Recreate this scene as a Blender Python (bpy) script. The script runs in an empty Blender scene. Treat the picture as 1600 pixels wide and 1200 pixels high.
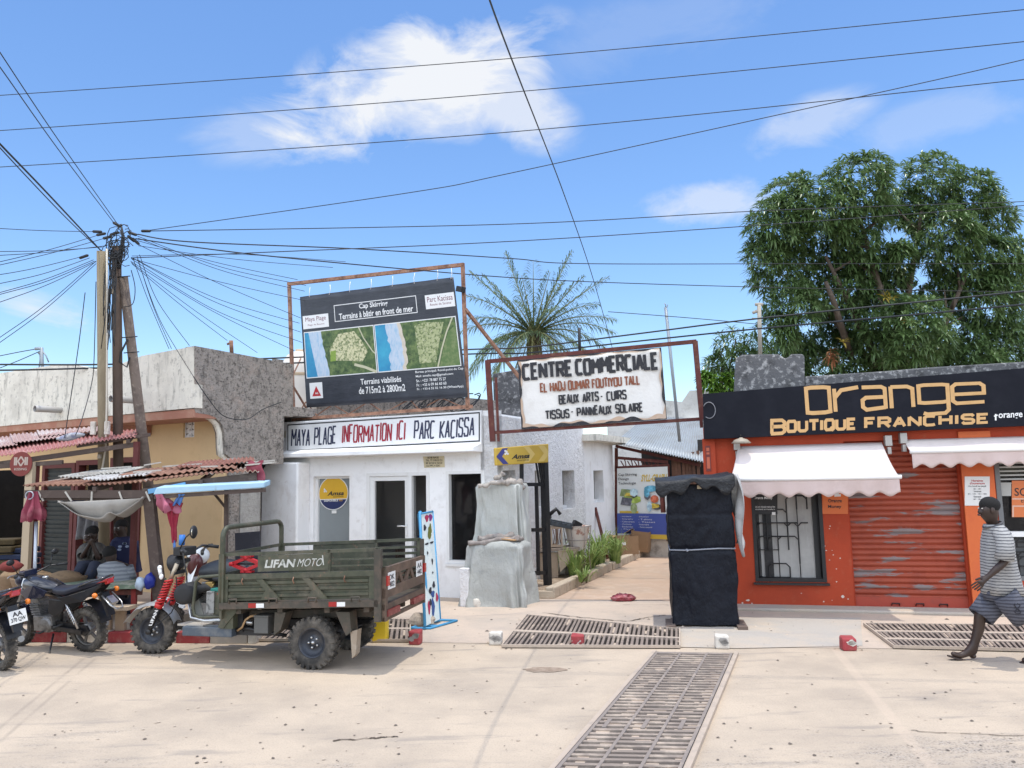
import bpy, bmesh, math, random
from math import sin, cos, pi, radians, sqrt, floor
from mathutils import Vector as V, Matrix, noise as mnoise
random.seed(7)
SC = bpy.context.scene
COL = SC.collection

# ------------------------------------------------------------------ camera
PITCH, ROLL, FPX, CAMH = radians(6.65), radians(1.2), 1200.0, 2.0
FW = V((0, cos(PITCH), sin(PITCH)))
_R0, _U0 = V((1, 0, 0)), V((0, -sin(PITCH), cos(PITCH)))
RT = _R0 * cos(ROLL) - _U0 * sin(ROLL)
UP = _R0 * sin(ROLL) + _U0 * cos(ROLL)
EYE = V((0, 0, CAMH))
cam_d = bpy.data.cameras.new('camera')
cam = bpy.data.objects.new('camera', cam_d)
COL.objects.link(cam)
cam.matrix_world = Matrix(((RT.x, UP.x, -FW.x, EYE.x), (RT.y, UP.y, -FW.y, EYE.y), (RT.z, UP.z, -FW.z, EYE.z), (0, 0, 0, 1)))
cam_d.sensor_width = 36.0
cam_d.lens = 36.0 * FPX / 1600.0
cam_d.clip_start = 0.05
cam_d.clip_end = 3000
SC.camera = cam
SC.view_settings.view_transform = 'Standard'
SC.view_settings.look = 'None'
SC.view_settings.exposure = 0.0
SC.view_settings.gamma = 1.0
SC.cycles.use_denoising = True
SC.cycles.max_bounces = 8
SC.cycles.transparent_max_bounces = 12

def ray(x, y): return FW + RT * ((x - 800) / FPX) - UP * ((y - 600) / FPX)
def PX(x, y, dep): return EYE + ray(x, y) * dep           # a surveyed point: where it stands in the place
def G(x, y, z=0.0):
    d = ray(x, y)
    return EYE + d * ((z - CAMH) / d.z)

# ------------------------------------------------------------------ world and sun
SUN = V((0.05, -0.02, 1.0)).normalized()
SUN_EL = math.asin(SUN.z)
world = bpy.data.worlds.new('World')
SC.world = world
world.use_nodes = True
wt = world.node_tree
wt.nodes.clear()
def wn(t, **k):
    n = wt.nodes.new(t)
    for a, b in k.items(): setattr(n, a, b)
    return n
def wmath(op, a, b=None, clamp=False):
    n = wn('ShaderNodeMath', operation=op, use_clamp=clamp)
    for i, v in enumerate((a, b)):
        if v is None: continue
        if isinstance(v, (int, float)): n.inputs[i].default_value = v
        else: wt.links.new(v, n.inputs[i])
    return n.outputs[0]
sky = wn('ShaderNodeTexSky', sky_type='NISHITA')
sky.sun_disc = False
sky.sun_elevation = SUN_EL
sky.sun_rotation = math.atan2(SUN.x, SUN.y)
sky.air_density = 1.0
sky.dust_density = 0.3
sky.ozone_density = 2.5
hs = wn('ShaderNodeHueSaturation')
hs.inputs['Hue'].default_value = 0.503
hs.inputs['Saturation'].default_value = 1.15
hs.inputs['Value'].default_value = 1.62
wt.links.new(sky.outputs[0], hs.inputs['Color'])
bg = wn('ShaderNodeBackground')
bg.inputs['Strength'].default_value = 0.135
wt.links.new(hs.outputs[0], bg.inputs[0])
# clouds, far beyond everything: masks over the sky's direction, broken up by noise
tc = wn('ShaderNodeTexCoord')
nz = wn('ShaderNodeTexNoise')
nz.inputs['Scale'].default_value = 10.5
nz.inputs['Detail'].default_value = 12.0
nz.inputs['Roughness'].default_value = 0.62
nz.inputs['Distortion'].default_value = 0.5
mp = wn('ShaderNodeMapping')
mp.inputs['Scale'].default_value = (0.75, 1, 1.5)
mp.inputs['Rotation'].default_value = (0, radians(-12), 0)
wt.links.new(tc.outputs['Generated'], mp.inputs[0])
wt.links.new(mp.outputs[0], nz.inputs['Vector'])
total = None
for cx, cy, rx, ry, rot, amp in ((640, 140, 215, 72, -16, 1.0), (690, 110, 100, 58, 25, 1.0), (800, 165, 90, 48, 25, 0.75), (600, 175, 150, 40, 5, .7), (1265, 196, 80, 34, -20, 0.42),
                            (1135, 318, 125, 32, -4, 0.55), (45, 480, 75, 26, 14, 0.8), (1000, 50, 260, 50, -20, 0.12), (440, 200, 120, 40, -10, 0.3), (1470, 185, 120, 30, -14, 0.2)):
    c = ray(cx, cy).normalized()
    e1 = (ray(cx + 100 * cos(radians(rot)), cy + 100 * sin(radians(rot))).normalized() - c); e1 = (e1 - c * e1.dot(c)).normalized()
    e2 = c.cross(e1)
    vals = []
    for e, r in ((e1, rx), (e2, ry)):
        d = wn('ShaderNodeVectorMath', operation='DOT_PRODUCT')
        wt.links.new(tc.outputs['Generated'], d.inputs[0])
        d.inputs[1].default_value = e
        q = wmath('DIVIDE', d.outputs['Value'], r / FPX)
        vals.append(wmath('MULTIPLY', q, q))
    rr = wmath('SQRT', wmath('ADD', vals[0], vals[1]))
    d = wn('ShaderNodeVectorMath', operation='DOT_PRODUCT')
    wt.links.new(tc.outputs['Generated'], d.inputs[0]); d.inputs[1].default_value = c
    front = wmath('GREATER_THAN', d.outputs['Value'], 0.3)
    body = wmath('SUBTRACT', 1.0, rr)
    nn = wmath('MULTIPLY', wmath('SUBTRACT', nz.outputs[0], 0.45), 3.4)
    m = wmath('MULTIPLY', wmath('ADD', body, nn), 1.15)
    m = wmath('MULTIPLY', m, wmath('MULTIPLY', wmath('ADD', body, 0.35), 2.2, True), True)
    m = wmath('MULTIPLY', wmath('MULTIPLY', m, amp), front)
    total = m if total is None else wmath('MAXIMUM', total, m)
# unseen bright cumulus overhead and behind the camera, added to fill the shaded fronts
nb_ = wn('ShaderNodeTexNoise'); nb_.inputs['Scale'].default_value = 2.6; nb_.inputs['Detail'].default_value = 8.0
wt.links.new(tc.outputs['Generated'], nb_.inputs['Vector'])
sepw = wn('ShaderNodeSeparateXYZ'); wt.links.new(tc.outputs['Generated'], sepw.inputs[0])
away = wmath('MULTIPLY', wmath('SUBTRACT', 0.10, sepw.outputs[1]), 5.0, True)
fill_mask = wmath('MULTIPLY', wmath('MULTIPLY', wmath('SUBTRACT', nb_.outputs[0], 0.42), 7.0, True), away)
fill_mask = wmath('MULTIPLY', fill_mask, wmath('MULTIPLY', wmath('SUBTRACT', sepw.outputs[2], 0.02), 12.0, True))
fill_cloud = wn('ShaderNodeBackground')
fill_cloud.inputs['Color'].default_value = (0.90, 0.96, 1.06, 1)
fill_cloud.inputs['Strength'].default_value = 2.9
cloud = wn('ShaderNodeBackground')
cloud.inputs['Color'].default_value = (0.93, 0.955, 1.0, 1)
cloud.inputs['Strength'].default_value = 0.97
mixw = wn('ShaderNodeMixShader')
wt.links.new(wmath('MULTIPLY', total, 0.98, True), mixw.inputs[0])
wt.links.new(bg.outputs[0], mixw.inputs[1])
wt.links.new(cloud.outputs[0], mixw.inputs[2])
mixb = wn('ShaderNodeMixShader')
wt.links.new(fill_mask, mixb.inputs[0]); wt.links.new(mixw.outputs[0], mixb.inputs[1]); wt.links.new(fill_cloud.outputs[0], mixb.inputs[2])
wo = wn('ShaderNodeOutputWorld')
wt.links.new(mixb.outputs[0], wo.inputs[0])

sun_d = bpy.data.lights.new('sun', 'SUN')
sun_d.energy = 2.75
sun_d.angle = radians(0.5)
sun_d.color = (1.0, 0.945, 0.84)
sun = bpy.data.objects.new('sun', sun_d)
COL.objects.link(sun)
sun.rotation_euler = SUN.to_track_quat('Z', 'Y').to_euler()
sun.location = (0, 0, 30)

# ------------------------------------------------------------------ materials
MATS = {}
def mat(name, col, rough=0.7, metal=0.0, var=(), bump=(), spec=0.5, alpha=1.0, trans=0.0, streak=None, translucent=0.0, backface=False, coat=0.0):
    """var: (colour, noise scale, low, high, amount[, stretch xyz]); bump: (scale, strength, distance[, stretch])"""
    if name in MATS: return MATS[name]
    m = bpy.data.materials.new(name)
    MATS[name] = m
    m.use_nodes = True
    nt = m.node_tree
    b = nt.nodes['Principled BSDF']
    b.inputs['Roughness'].default_value = rough
    b.inputs['Metallic'].default_value = metal
    b.inputs['Specular IOR Level'].default_value = spec
    b.inputs['Alpha'].default_value = alpha
    b.inputs['Transmission Weight'].default_value = trans
    b.inputs['Coat Weight'].default_value = coat
    tcx = nt.nodes.new('ShaderNodeTexCoord')
    def nz_(scale, det, stretch, seed):
        mpg = nt.nodes.new('ShaderNodeMapping')
        mpg.inputs['Scale'].default_value = stretch
        mpg.inputs['Location'].default_value = (seed * 3.7, seed * 1.9, seed * 2.3)
        nt.links.new(tcx.outputs['Object'], mpg.inputs[0])
        n = nt.nodes.new('ShaderNodeTexNoise')
        n.inputs['Scale'].default_value = scale
        n.inputs['Detail'].default_value = det
        n.inputs['Roughness'].default_value = 0.65
        nt.links.new(mpg.outputs[0], n.inputs['Vector'])
        return n.outputs[0]
    cur = nt.nodes.new('ShaderNodeRGB')
    cur.outputs[0].default_value = (*col, 1)
    out = cur.outputs[0]
    for i, v in enumerate(var):
        c, s, lo, hi, amt = v[:5]
        st = v[5] if len(v) > 5 else (1, 1, 1)
        n = nz_(s, 6, st, i + 1)
        mr = nt.nodes.new('ShaderNodeMapRange')
        mr.inputs['From Min'].default_value = lo
        mr.inputs['From Max'].default_value = hi
        mr.inputs['To Max'].default_value = amt
        nt.links.new(n, mr.inputs['Value'])
        mx = nt.nodes.new('ShaderNodeMix')
        mx.data_type = 'RGBA'
        nt.links.new(mr.outputs[0], mx.inputs['Factor'])
        nt.links.new(out, mx.inputs[6])
        mx.inputs[7].default_value = (*c, 1)
        out = mx.outputs[2]
    nt.links.new(out, b.inputs['Base Color'])
    last = None
    for i, v in enumerate(bump):
        s, st, dist = v[:3]
        stv = v[3] if len(v) > 3 else (1, 1, 1)
        n = nz_(s, 5, stv, i + 11)
        bp = nt.nodes.new('ShaderNodeBump')
        bp.inputs['Strength'].default_value = st
        bp.inputs['Distance'].default_value = dist
        nt.links.new(n, bp.inputs['Height'])
        if last: nt.links.new(last, bp.inputs['Normal'])
        last = bp.outputs[0]
    if last: nt.links.new(last, b.inputs['Normal'])
    if translucent:
        tl = nt.nodes.new('ShaderNodeBsdfTranslucent')
        nt.links.new(out, tl.inputs[0])
        ms = nt.nodes.new('ShaderNodeMixShader')
        ms.inputs[0].default_value = translucent
        nt.links.new(b.outputs[0], ms.inputs[1]); nt.links.new(tl.outputs[0], ms.inputs[2])
        nt.links.new(ms.outputs[0], nt.nodes['Material Output'].inputs[0])
    return m
def paint(name, col, rough=0.55, dirt=0.25, metal=0.0, scale=6, dcol=(0.2, 0.15, 0.1), bumpy=0.15):
    return mat(name, col, rough, metal, var=((dcol, scale, 0.48, 0.8, dirt), (tuple(c * 0.8 for c in col), scale * 5, 0.4, 0.7, 0.4)), bump=((scale * 8, bumpy, 0.004),))

# ------------------------------------------------------------------ mesh helpers
ROOTM = {}
def root_of(o):
    while o.parent: o = o.parent
    return o
class MB:
    def __init__(s): s.v, s.f, s.sm, s.mi = [], [], [], []; s.cur = 0
    def add(s, vs, fs, smooth=False):
        o = len(s.v)
        s.v += [V(p) for p in vs]
        for f in fs:
            s.f.append([i + o for i in f]); s.sm.append(smooth); s.mi.append(s.cur)
    def box(s, c, size, rz=0, rx=0, ry=0, M=None):
        hx, hy, hz = size[0] / 2, size[1] / 2, size[2] / 2
        R = Matrix.Rotation(rz, 3, 'Z') @ Matrix.Rotation(ry, 3, 'Y') @ Matrix.Rotation(rx, 3, 'X')
        if M is not None: R = M
        vs = [V(c) + R @ V((x * hx, y * hy, z * hz)) for z in (-1, 1) for y in (-1, 1) for x in (-1, 1)]
        s.add(vs, [(0, 2, 3, 1), (4, 5, 7, 6), (0, 1, 5, 4), (2, 6, 7, 3), (0, 4, 6, 2), (1, 3, 7, 5)])
    def bar(s, a, b, w, h=None, up=(0, 0, 1)):
        a, b = V(a), V(b); h = h or w
        d = (b - a); L = d.length
        if L < 1e-6: return
        d.normalize(); u = V(up)
        if abs(d.dot(u)) > 0.98: u = V((0, 1, 0))
        sx = d.cross(u).normalized(); uz = sx.cross(d)
        s.box((a + b) / 2, (L, w, h), M=Matrix((d, sx, uz)).transposed())
    def prism(s, pts, ext):
        n = len(pts); e = V(ext)
        vs = [V(p) for p in pts] + [V(p) + e for p in pts]
        s.add(vs, [list(range(n)), list(range(2 * n - 1, n - 1, -1))] + [(i, i + n, (i + 1) % n + n, (i + 1) % n) for i in range(n)])
    def quad(s, *pts): s.add(pts, [tuple(range(len(pts)))])
    def tube(s, path, r, n=8, caps=True, smooth=True, flat=1.0):
        path = [V(p) for p in path]
        m = len(path)
        rs = r if isinstance(r, (list, tuple)) else [r] * m
        vs = []; pn = None
        for i, p in enumerate(path):
            t = (path[min(i + 1, m - 1)] - path[max(i - 1, 0)])
            t = t.normalized() if t.length > 1e-9 else V((0, 0, 1))
            if pn is None:
                u = V((0, 0, 1)) if abs(t.z) < 0.9 else V((0, 1, 0))
                pn = (u - t * u.dot(t)).normalized()
            else:
                pn = pn - t * pn.dot(t)
                pn = pn.normalized() if pn.length > 1e-6 else V((0, 1, 0))
            bn = t.cross(pn)
            for k in range(n):
                a = 2 * pi * k / n
                vs.append(p + pn * cos(a) * rs[i] * flat + bn * sin(a) * rs[i])
        fs = [(i * n + k, i * n + (k + 1) % n, (i + 1) * n + (k + 1) % n, (i + 1) * n + k) for i in range(m - 1) for k in range(n)]
        s.add(vs, fs, smooth)
        if caps:
            o = len(s.v) - len(vs)
            s.f.append([o + k for k in range(n - 1, -1, -1)]); s.sm.append(False); s.mi.append(s.cur)
            s.f.append([o + (m - 1) * n + k for k in range(n)]); s.sm.append(False); s.mi.append(s.cur)
    def lathe(s, prof, c, axis=(0, 0, 1), n=24, smooth=True):
        ax = V(axis).normalized()
        u = V((0, 0, 1)) if abs(ax.z) < 0.9 else V((1, 0, 0))
        e1 = (u - ax * u.dot(ax)).normalized(); e2 = ax.cross(e1)
        vs = [V(c) + ax * h + (e1 * cos(2 * pi * k / n) + e2 * sin(2 * pi * k / n)) * r for r, h in prof for k in range(n)]
        m = len(prof)
        s.add(vs, [(i * n + k, i * n + (k + 1) % n, (i + 1) * n + (k + 1) % n, (i + 1) * n + k) for i in range(m - 1) for k in range(n)], smooth)
    def ball(s, c, r, n=12, m=8, R=None):
        rx, ry, rz = r if isinstance(r, (tuple, list)) else (r, r, r)
        vs = []; R = R or Matrix.Identity(3)
        for i in range(m + 1):
            t = pi * i / m
            for k in range(n):
                a = 2 * pi * k / n
                vs.append(V(c) + R @ V((rx * sin(t) * cos(a), ry * sin(t) * sin(a), rz * cos(t))))
        s.add(vs, [(i * n + k, (i + 1) * n + k, (i + 1) * n + (k + 1) % n, i * n + (k + 1) % n) for i in range(m) for k in range(n)], True)
    def grid(s, fn, nu, nv, smooth=True, closed=False):
        vs = [V(fn(i / nu, j / nv)) for j in range(nv + 1) for i in range(nu + (0 if closed else 1))]
        w = nu if closed else nu + 1
        s.add(vs, [(j * w + i, j * w + (i + 1) % w, (j + 1) * w + (i + 1) % w, (j + 1) * w + i) for j in range(nv) for i in range(nu)], smooth)
    def build(s, name, m, parent=None, local=False, bevel=0.0, base=None, solid=0.0, label=None):
        me = bpy.data.meshes.new(name)
        vs = s.v
        o = bpy.data.objects.new(name, me)
        COL.objects.link(o)
        if parent is not None:
            o.parent = parent
            if not local:
                M = ROOTM[root_of(parent).name]
                Mi = M.inverted()
                vs = [Mi @ p for p in vs]
        elif not local:
            if base is None:
                lo = V((min(p.x for p in vs), min(p.y for p in vs), min(p.z for p in vs)))
                hi = V((max(p.x for p in vs), max(p.y for p in vs), max(p.z for p in vs)))
                base = V(((lo.x + hi.x) / 2, (lo.y + hi.y) / 2, lo.z))
            o.location = base
            vs = [p - V(base) for p in vs]
            ROOTM[o.name] = Matrix.Translation(base)
        me.from_pydata([tuple(p) for p in vs], [], s.f)
        for ms in (m if isinstance(m, (list, tuple)) else [m]): me.materials.append(ms)
        me.polygons.foreach_set('use_smooth', s.sm)
        me.polygons.foreach_set('material_index', s.mi)
        me.update()
        if solid:
            md = o.modifiers.new('thick', 'SOLIDIFY'); md.thickness = solid; md.offset = 0
        if bevel:
            md = o.modifiers.new('edge', 'BEVEL'); md.width = bevel; md.segments = 2; md.limit_method = 'ANGLE'; md.angle_limit = radians(40)
        if label: o['label'] = label
        return o
def tag(o, label, cat=None, group=None, kind=None):
    if label: o['label'] = label
    if cat: o['category'] = cat
    if group: o['group'] = group
    if kind: o['kind'] = kind
    return o
def thing(name, label, cat, loc=(0, 0, 0), rz=0.0, group=None, M=None):
    o = bpy.data.objects.new(name, None)
    o.empty_display_size = 0.1
    COL.objects.link(o)
    if M is None: M = Matrix.Translation(V(loc)) @ Matrix.Rotation(rz, 4, 'Z')
    o.matrix_world = M
    ROOTM[o.name] = M
    return tag(o, label, cat, group)
def copy_tree(o, M, label=None, group=None, parent=None):
    c = o.copy(); COL.objects.link(c)
    if parent is not None: c.parent = parent
    else:
        c.matrix_world = M
        ROOTM[c.name] = M
    if label: c['label'] = label
    if group: c['group'] = group
    for ch in [x for x in bpy.data.objects if x.parent == o]: copy_tree(ch, None, parent=c)
    return c

class Pl:
    """a vertical wall plane: u along the wall to the right, z up, off towards the street"""
    def __init__(s, p, deg):
        s.p = V((p[0], p[1], 0)); a = radians(deg); s.deg = deg
        s.d = V((cos(a), -sin(a), 0)); s.n = V((-sin(a), -cos(a), 0))
    def w(s, x, y, off=0.0):
        r = ray(x, y); t = (s.p + s.n * off - EYE).dot(s.n) / r.dot(s.n)
        return EYE + r * t
    def uz(s, x, y, off=0.0):
        q = s.w(x, y, off)
        return (q - s.p).dot(s.d), q.z
    def at(s, u, z, off=0.0): return s.p + s.d * u + s.n * off + V((0, 0, z))
    def rot(s): return radians(-s.deg)
def pbox(mb, pl, u0, z0, u1, z1, o0, o1):
    mb.prism([pl.at(u0, z0, o1), pl.at(u1, z0, o1), pl.at(u1, z1, o1), pl.at(u0, z1, o1)], -pl.n * (o1 - o0))
def ppoly(mb, pl, uzs, o0, o1):
    mb.prism([pl.at(u, z, o1) for u, z in uzs], -pl.n * (o1 - o0))
def holed(mb, pl, u0, z0, u1, z1, holes, o0, o1):
    us = sorted(set([u0, u1] + [h[0] for h in holes] + [h[2] for h in holes])); us = [u for u in us if u0 <= u <= u1]
    zs = sorted(set([z0, z1] + [h[1] for h in holes] + [h[3] for h in holes])); zs = [z for z in zs if z0 <= z <= z1]
    def solid(i, j):
        if i < 0 or j < 0 or i >= len(us) - 1 or j >= len(zs) - 1: return False
        cu, cz = (us[i] + us[i + 1]) / 2, (zs[j] + zs[j + 1]) / 2
        return not any(h[0] < cu < h[2] and h[1] < cz < h[3] for h in holes)
    for i in range(len(us) - 1):
        for j in range(len(zs) - 1):
            if not solid(i, j): continue
            a, b, c, d = us[i], us[i + 1], zs[j], zs[j + 1]
            mb.quad(pl.at(a, c, o1), pl.at(b, c, o1), pl.at(b, d, o1), pl.at(a, d, o1))
            mb.quad(pl.at(b, c, o0), pl.at(a, c, o0), pl.at(a, d, o0), pl.at(b, d, o0))
            for di, dj, p, q in ((-1, 0, (a, c), (a, d)), (1, 0, (b, d), (b, c)), (0, -1, (b, c), (a, c)), (0, 1, (a, d), (b, d))):
                if not solid(i + di, j + dj):
                    mb.quad(pl.at(*p, o1), pl.at(*q, o1), pl.at(*q, o0), pl.at(*p, o0))
class Face:
    """a flat face given by four corners (bottom left, bottom right, top right, top left): f(s, t, off)"""
    def __init__(s, bl, br, tr, tl):
        s.c = [V(p) for p in (bl, br, tr, tl)]
        s.n = (s.c[1] - s.c[0]).cross(s.c[3] - s.c[0]).normalized()
        s.w = ((s.c[1] - s.c[0]).length + (s.c[2] - s.c[3]).length) / 2
        s.h = ((s.c[3] - s.c[0]).length + (s.c[2] - s.c[1]).length) / 2
    def f(s, a, b, off=0.0):
        bl, br, tr, tl = s.c
        return (bl * (1 - a) + br * a) * (1 - b) + (tl * (1 - a) + tr * a) * b + s.n * off
    def rect(s, mb, a0, b0, a1, b1, off): mb.quad(s.f(a0, b0, off), s.f(a1, b0, off), s.f(a1, b1, off), s.f(a0, b1, off))
    def frame(s, mb, a0, b0, a1, b1, wd, off):
        wa, wb = wd / s.w, wd / s.h
        s.rect(mb, a0, b0, a1, b0 + wb, off); s.rect(mb, a0, b1 - wb, a1, b1, off)
        s.rect(mb, a0, b0 + wb, a0 + wa, b1 - wb, off); s.rect(mb, a1 - wa, b0 + wb, a1, b1 - wb, off)
    def poly(s, mb, pts, off): mb.quad(*[s.f(a, b, off) for a, b in pts])
    def line(s, mb, pts, wd, off, joint=True): ribbon(mb, [(a * s.w, b * s.h) for a, b in pts], wd, lambda p: s.f(p[0] / s.w, p[1] / s.h, off))
def plface(pl, x0, y0, x1, y1, x2, y2, x3, y3, off=0.0):
    return Face(pl.w(x0, y0, off), pl.w(x1, y1, off), pl.w(x2, y2, off), pl.w(x3, y3, off))

_TXT = {}
def text_geo(s, bold):
    if (s, bold) in _TXT: return _TXT[(s, bold)]
    cu = bpy.data.curves.new('t', 'FONT'); cu.body = s; cu.offset = bold; cu.resolution_u = 3
    o = bpy.data.objects.new('t', cu); COL.objects.link(o)
    me = bpy.data.meshes.new_from_object(o)
    vs = [v.co.copy() for v in me.vertices]; fs = [list(p.vertices) for p in me.polygons]
    bpy.data.objects.remove(o); bpy.data.meshes.remove(me); bpy.data.curves.remove(cu)
    x0 = min(v.x for v in vs); x1 = max(v.x for v in vs); y0 = min(v.y for v in vs); y1 = max(v.y for v in vs)
    _TXT[(s, bold)] = ([((v.x - x0) / (x1 - x0), (v.y - y0) / (y1 - y0)) for v in vs], fs)
    return _TXT[(s, bold)]
def letters(mb, face, s, a0, b0, a1, b1, off=0.003, bold=0.0, slant=0.0):
    vs, fs = text_geo(s, bold)
    mb.add([face.f(a0 + (a1 - a0) * (x + slant * y), b0 + (b1 - b0) * y, off) for x, y in vs], fs)
def ribbon(mb, pts, wd, fn):
    """a flat brush stroke; hairpin turns start a new stroke"""
    run = [pts[0]]
    for i in range(1, len(pts)):
        run.append(pts[i])
        if i < len(pts) - 1:
            a = (pts[i][0] - pts[i - 1][0], pts[i][1] - pts[i - 1][1]); b = (pts[i + 1][0] - pts[i][0], pts[i + 1][1] - pts[i][1])
            la, lb = sqrt(a[0] ** 2 + a[1] ** 2) or 1, sqrt(b[0] ** 2 + b[1] ** 2) or 1
            if (a[0] * b[0] + a[1] * b[1]) / la / lb < -0.35:
                _ribbon(mb, run, wd, fn); run = [pts[i]]; g = fn
                fn = (lambda g: lambda p: g(p) + RIBUP)(g)
    _ribbon(mb, run, wd, fn)
RIBUP = V((0, -0.0003, 0.0001))
def _ribbon(mb, pts, wd, fn):
    n = len(pts); L = []; Rr = []
    closed = n > 2 and abs(pts[0][0] - pts[-1][0]) < 1e-6 and abs(pts[0][1] - pts[-1][1]) < 1e-6
    def nrm(p, q):
        dx, dy = q[0] - p[0], q[1] - p[1]; l = sqrt(dx * dx + dy * dy) or 1
        return (-dy / l, dx / l)
    for i in range(n):
        a = nrm(pts[i - 1], pts[i]) if i > 0 else (nrm(pts[-2], pts[-1]) if closed else nrm(pts[0], pts[1]))
        b = nrm(pts[i], pts[i + 1]) if i < n - 1 else (nrm(pts[0], pts[1]) if closed else a)
        mx, my = a[0] + b[0], a[1] + b[1]; l = mx * mx + my * my
        k = min(2.0 / l, 1.6) if l > 0.05 else 1.0
        ox, oy = mx * k * wd / 2, my * k * wd / 2
        L.append((pts[i][0] + ox, pts[i][1] + oy)); Rr.append((pts[i][0] - ox, pts[i][1] - oy))
    mb.add([fn(p) for p in Rr] + [fn(p) for p in L], [(i, i + 1, n + i + 1, n + i) for i in range(n - 1)])
GL = {'A': [[(0, 0), (.5, 1), (1, 0)], [(.2, .34), (.8, .34)]], 'B': [[(0, 0), (0, 1), (.8, 1), (1, .85), (1, .65), (.8, .53), (0, .53)], [(.8, .53), (1, .4), (1, .14), (.8, 0), (-.08, 0)]],
      'C': [[(.95, .93), (.75, 1), (.2, 1), (0, .85), (0, .15), (.2, 0), (.75, 0), (.95, .07)]], 'D': [[(0, 0), (0, 1), (.7, 1), (1, .8), (1, .2), (.7, 0), (-.08, 0)]],
      'E': [[(1, 1), (0, 1), (0, 0), (1, 0)], [(0, .52), (.8, .52)]], 'F': [[(1, 1), (0, 1), (0, 0)], [(0, .52), (.8, .52)]],
      'G': [[(1, .8), (.8, 1), (.2, 1), (0, .85), (0, .15), (.2, 0), (1, 0), (1, .48), (.55, .48)]], 'H': [[(0, 0), (0, 1)], [(1, 0), (1, 1)], [(0, .52), (1, .52)]],
      'I': [[(.5, 0), (.5, 1)]], 'J': [[(1, 1), (1, .15), (.8, 0), (.2, 0), (0, .15), (0, .3)]], 'K': [[(0, 0), (0, 1)], [(1, 1), (.1, .48), (1, 0)]],
      'L': [[(0, 1), (0, 0), (1, 0)]], 'M': [[(0, 0), (0, 1), (.5, .4), (1, 1), (1, 0)]], 'N': [[(0, 0), (0, 1), (1, 0), (1, 1)]],
      'O': [[(.5, 1), (.15, 1), (0, .85), (0, .15), (.15, 0), (.85, 0), (1, .15), (1, .85), (.85, 1), (.5, 1)]], 'P': [[(0, 0), (0, 1), (.8, 1), (1, .85), (1, .6), (.8, .46), (0, .46)]],
      'Q': [[(.5, 1), (.15, 1), (0, .85), (0, .15), (.15, 0), (.85, 0), (1, .15), (1, .85), (.85, 1), (.5, 1)], [(.6, .25), (1.05, -.1)]],
      'R': [[(0, 0), (0, 1), (.8, 1), (1, .85), (1, .62), (.8, .5), (0, .5)], [(.5, .5), (1, 0)]], 'S': [[(1, .82), (.85, 1), (.15, 1), (0, .85), (0, .65), (.15, .53), (.85, .47), (1, .35), (1, .15), (.85, 0), (.15, 0), (0, .18)]],
      'T': [[(.5, 0), (.5, 1)], [(-.08, 1), (1.08, 1)]], 'U': [[(0, 1), (0, .15), (.2, 0), (.8, 0), (1, .15), (1, 1)]], 'V': [[(0, 1), (.5, 0), (1, 1)]], 'X': [[(0, 0), (1, 1)], [(0, 1), (1, 0)]],
      'Y': [[(0, 1), (.5, .5), (1, 1)], [(.5, .5), (.5, 0)]], 'Z': [[(0, 1), (1, 1), (0, 0), (1, 0)]], '.': [[(.5, .45), (.5, .6)]], '-': [[(.2, .5), (.8, .5)]]}
def strokes(mb, face, s, a0, b0, a1, b1, wd, off=0.003, gap=0.34, jitter=0.0, wide={}, slant=0.0):
    """brush lettering: every letter a few ribbons laid on the face"""
    W = {'I': .12, ' ': .7, '.': .25, 'M': 1.35, 'J': .8, 'L': .85, 'E': .85, 'F': .85}; W.update(wide)
    tot = sum(W.get(c, 1) for c in s) + gap * (len(s) - 1)
    uw = (a1 - a0) * face.w / tot; x = a0 * face.w; k = 0
    y0, y1 = b0 * face.h + wd / 2, b1 * face.h - wd / 2
    for c in s:
        w = W.get(c, 1) * uw
        jy = random.uniform(-1, 1) * jitter * (y1 - y0); jh = 1 + random.uniform(-1, 1) * jitter
        for st in GL.get(c, []):
            pts = [(x + w * px + slant * py * (y1 - y0), y0 + jy + (y1 - y0) * jh * py) for px, py in st]
            k += 1
            ribbon(mb, pts, wd, lambda p: face.f(p[0] / face.w, p[1] / face.h, off + (k % 5) * 0.0004))
        x += w + gap * uw
def jit(a): return random.uniform(-a, a)

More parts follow.
